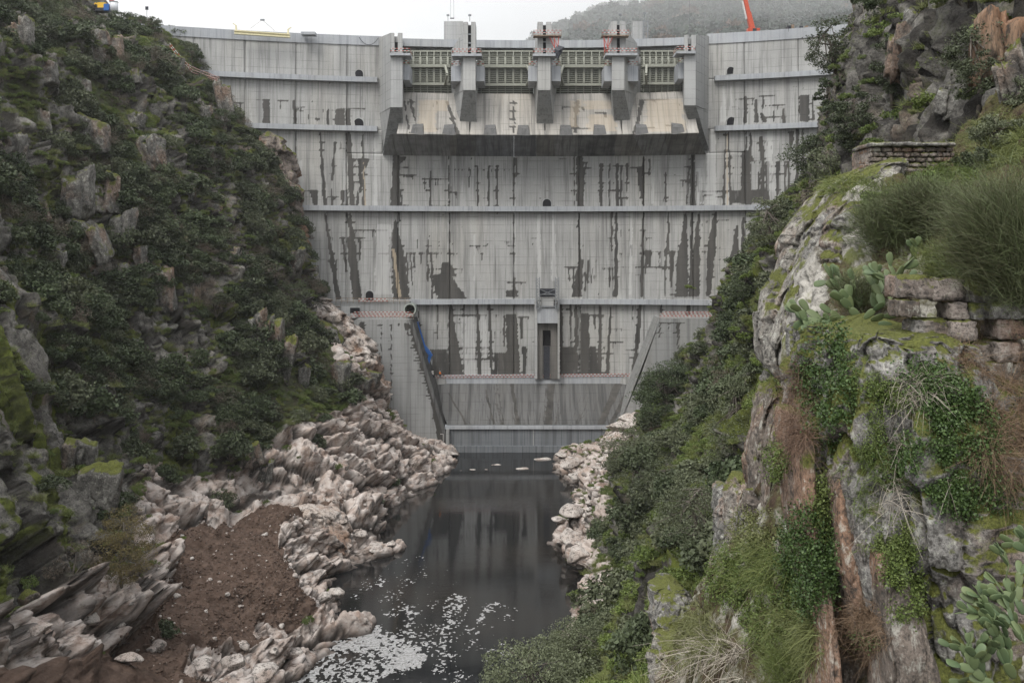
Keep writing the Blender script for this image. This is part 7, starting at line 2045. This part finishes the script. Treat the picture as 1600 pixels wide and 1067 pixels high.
# ---- foam on the water
def foam():
    xs = np.arange(-34, 8, .085); ys = np.arange(102, 164, .14)
    X, Y = np.meshgrid(xs, ys); Pt = np.stack([X, Y, X * 0], -1)
    px, py = proj(Pt)
    swx = X + 4 * (fbm(Pt / 7, 3, 1) - .5); swy = Y + 8 * (fbm(Pt / 7, 3, 2) - .5)
    S = np.stack([swx / 1.6, swy / 4.0, X * 0], -1); band = fbm(S, 3, 3); fine = fbm(Pt / np.array([.32, .45, 1]), 2, 4)
    dense = blur(inpoly(px + (band - .5) * 30, py + (fine - .5) * 20, [(430,1090),(450,1045),(500,1005),(560,978),(592,972),(600,990),(640,1005),(668,1025),(650,1045),(610,1052),(585,1067),(560,1100)]).astype(float), 3)
    wisp = blur(inpoly(px, py, [(560,905),(590,868),(625,858),(700,880),(718,905),(700,925),(745,935),(812,945),(805,965),(790,985),(760,1000),(800,1010),(790,1067),(660,1100),(560,1080),(600,1040),(600,960),(540,950)]).astype(float), 6)
    mid = blur(inpoly(px, py, [(620,950),(700,940),(760,950),(800,960),(760,985),(700,1010),(690,1060),(620,1060),(640,1000)]).astype(float), 8)
    f = dense * (.31 + .2 * fine) + wisp * .12 + mid * .05 + .75 * (fine - .5) + .7 * (band - .5) 
    keep = (f[:-1, :-1] > .36) & (wisp + dense > .25)[:-1, :-1]
    keep |= (rg.random(keep.shape) < .002) & (wisp[:-1, :-1] > .3)
    Xj = X + (vn(Pt * 9, 8) - .5) * .09; Yj = Y + (vn(Pt * 9, 9) - .5) * .13
    V = np.stack([Xj, Yj, X * 0 + .012 + .02 * fine], -1).reshape(-1, 3)
    fa = grid_faces(*X.shape)[keep.ravel()]
    u, inv = np.unique(fa, return_inverse=True)
    g = G('river foam', .7, .3); c = g.mix(g.ramp(g.noise(3.0, 5, .7), [(.3, 0), (.6, 1)]), (.1, .095, .09), (.5, .5, .5))
    g.b.inputs['Alpha'].default_value = .75
    me = mesh_np('foam', V[u], inv.reshape(-1, 4), False, None, [g.color(c)])
    tag(mob('foam', me), kind='stuff')
foam()

# ---- distant wood and mist
K_far = [bush_mesh('tree', 950 + i, leafmat('far crowns %d' % i, *c_), 420, .42, 20, (1, 1, .9), .42) for i, c_ in enumerate([((.014, .026, .022), (.04, .06, .045)), ((.022, .034, .026), (.055, .072, .052)), ((.06, .042, .028), (.11, .075, .05))])]
pf = FM[14:, :].reshape(-1, 3); x_, y_ = proj(pf); pf = pf[(x_ > 780) & (x_ < 1420) & (y_ > -40) & (y_ < 120)]
k_ = rg.choice(len(pf), 5200); n_ = len(k_)
q_ = pf[k_] + rg.normal(size=(n_, 3)) * np.array([5, 5, 0]); s_ = rg.uniform(2.5, 5.5, (n_, 1)) * np.array([1, 1, 1.0])
gn_scatter('mountain_wood', K_far, q_, s_, np.stack([q_[:, 0] * 0, q_[:, 0] * 0, rg.uniform(0, 6, n_)], 1), rg.choice(3, n_, p=[.5, .44, .06]))
def vol(name, density, col, an=.2):
    m = bpy.data.materials.new(name); m.use_nodes = True; nt = m.node_tree; nt.nodes.clear()
    o = nt.nodes.new('ShaderNodeOutputMaterial'); v = nt.nodes.new('ShaderNodeVolumePrincipled'); v.inputs['Density'].default_value = density; v.inputs['Color'].default_value = (*col, 1); v.inputs['Anisotropy'].default_value = an
    nt.links.new(v.outputs[0], o.inputs['Volume']); return m
m = MB(); m.box(-900, 1400, -15, 1400, -8, 760); hz = m.build('haze', vol('haze', 0.0001, (1, 1, 1))); tag(hz, kind='stuff')

m = MB(); m.box(-500, 1200, 330, 1250, 30, 700); mb_ = m.build('mist_bank', vol('mist', 0.0022, (1, 1, 1))); tag(mb_, kind='stuff')

# ---- labels that single each repeat out: kind, side and nearest landmark
LMK = [(128,212,'the square topped crag'),(142,375,'the yellow streaked crag'),(52,112,'the mossy capped crag'),(177,20,'the white tank'),(300,105,'the striped barrier on the hillside'),(344,155,'the crag against the dam'),(435,290,'the reddish cliff by the dam'),(530,540,'the bright slanting ridge'),(455,590,'the tall narrow buttress'),(150,765,'the grey slab boulder'),(190,880,'the rusty autumn shrub'),(480,860,'the largest pale boulder'),(300,880,'the brown earth'),(640,700,'the far left shore'),(408,1052,'the white boulder at the bottom'),(40,620,'the mossy slabs'),(230,560,'the left hillside middle'),(330,420,'the dark upper thicket'),(330,700,'the left hillside foot'),
 (1290,90,'the wind-shaped oak'),(1427,245,'the masonry wall'),(1265,250,'the tree by the ledge'),(1172,440,'the orange booth'),(1040,610,'the large round tree by the basin'),(960,680,'the long pale shore rock'),(905,860,'the right shore rocks'),(990,740,'the shrub above the water'),(1150,650,'the brown rock wall'),(1085,830,'the broad slope shrub'),(905,1000,'the olive tree'),(1055,960,'the grey boulder'),(1160,860,'the slim rock pillar'),(1400,100,'the high cliff'),(1205,330,'the middle ledge')]
def relabel():
    al = {}
    for o in list(SC.objects):
        if o.parent is None and 'group' in o.keys() and 'label' in o.keys() and o['group'].startswith(('shrubs on', 'crags on', 'pale boulders', 'blocks of', 'small trees')):
            x, y = proj(np.array(o.location))
            d, i = min(((x - a) ** 2 + (y - b) ** 2, i) for i, (a, b, _) in enumerate(LMK))
            a, b, nm = LMK[i]; dx, dy = x - a, y - b
            rel = 'right at' if d < 18 ** 2 else (('right of' if dx > 0 else 'left of') if abs(dx) > abs(dy) else ('below' if dy > 0 else 'above'))
            kind = {'evergreen_shrub': 'dark evergreen shrub', 'grey_green_shrub': 'loose grey green shrub', 'leafless_shrub': 'leafless brown shrub', 'crag': 'weathered grey crag', 'boulder': 'pale scoured boulder', 'hillside_tree': 'small dark skyline tree'}.get(o.name.split('.')[0], 'rock')
            base = o['label']
            if not base.startswith(('rounded dark', 'loose grey', 'leafless brown', 'weathered grey crag jutting', 'pale scoured', 'lichened block', 'small dark tree standing')): continue
            al.setdefault((kind, rel, nm), []).append((d, o))
    O = ['', 'second', 'third', 'fourth', 'fifth', 'sixth', 'seventh', 'eighth', 'ninth', 'tenth', 'eleventh', 'twelfth', 'thirteenth', 'fourteenth', 'fifteenth', 'sixteenth', 'seventeenth', 'eighteenth', 'nineteenth', 'twentieth']
    for (kind, rel, nm), L_ in al.items():
        L_.sort(key=lambda t: t[0])
        for k, (d, o) in enumerate(L_):
            if len((kind + rel + nm).split()) > 9: nm = nm.replace('the ', '', 1)
            o['label'] = '%s %s %s' % (kind, rel, nm) if len(L_) == 1 else ('%s %s %s, %s nearest to it' % (kind, rel, nm, O[k]) if 0 < k < 20 else ('%s %s %s, nearest to it' % (kind, rel, nm) if k == 0 else '%s %s %s, among the farther ones' % (kind, rel, nm)))
relabel()

isl = sorted([o for o in SC.objects if o.name.startswith('rock_islet')], key=lambda o: o.location.x / o.location.y)
for o, lb in zip(isl, ['leftmost tiny rock poking from the water below the dam', 'second rock from the left in the water below the dam, small', 'small rock left of the lone middle rock in the water', 'middle flat rock in the water below the dam', 'widest lone pale rock in the water, right of the middle', 'long low rock nearest the right shore at the foot of the dam']):
    o['label'] = lb
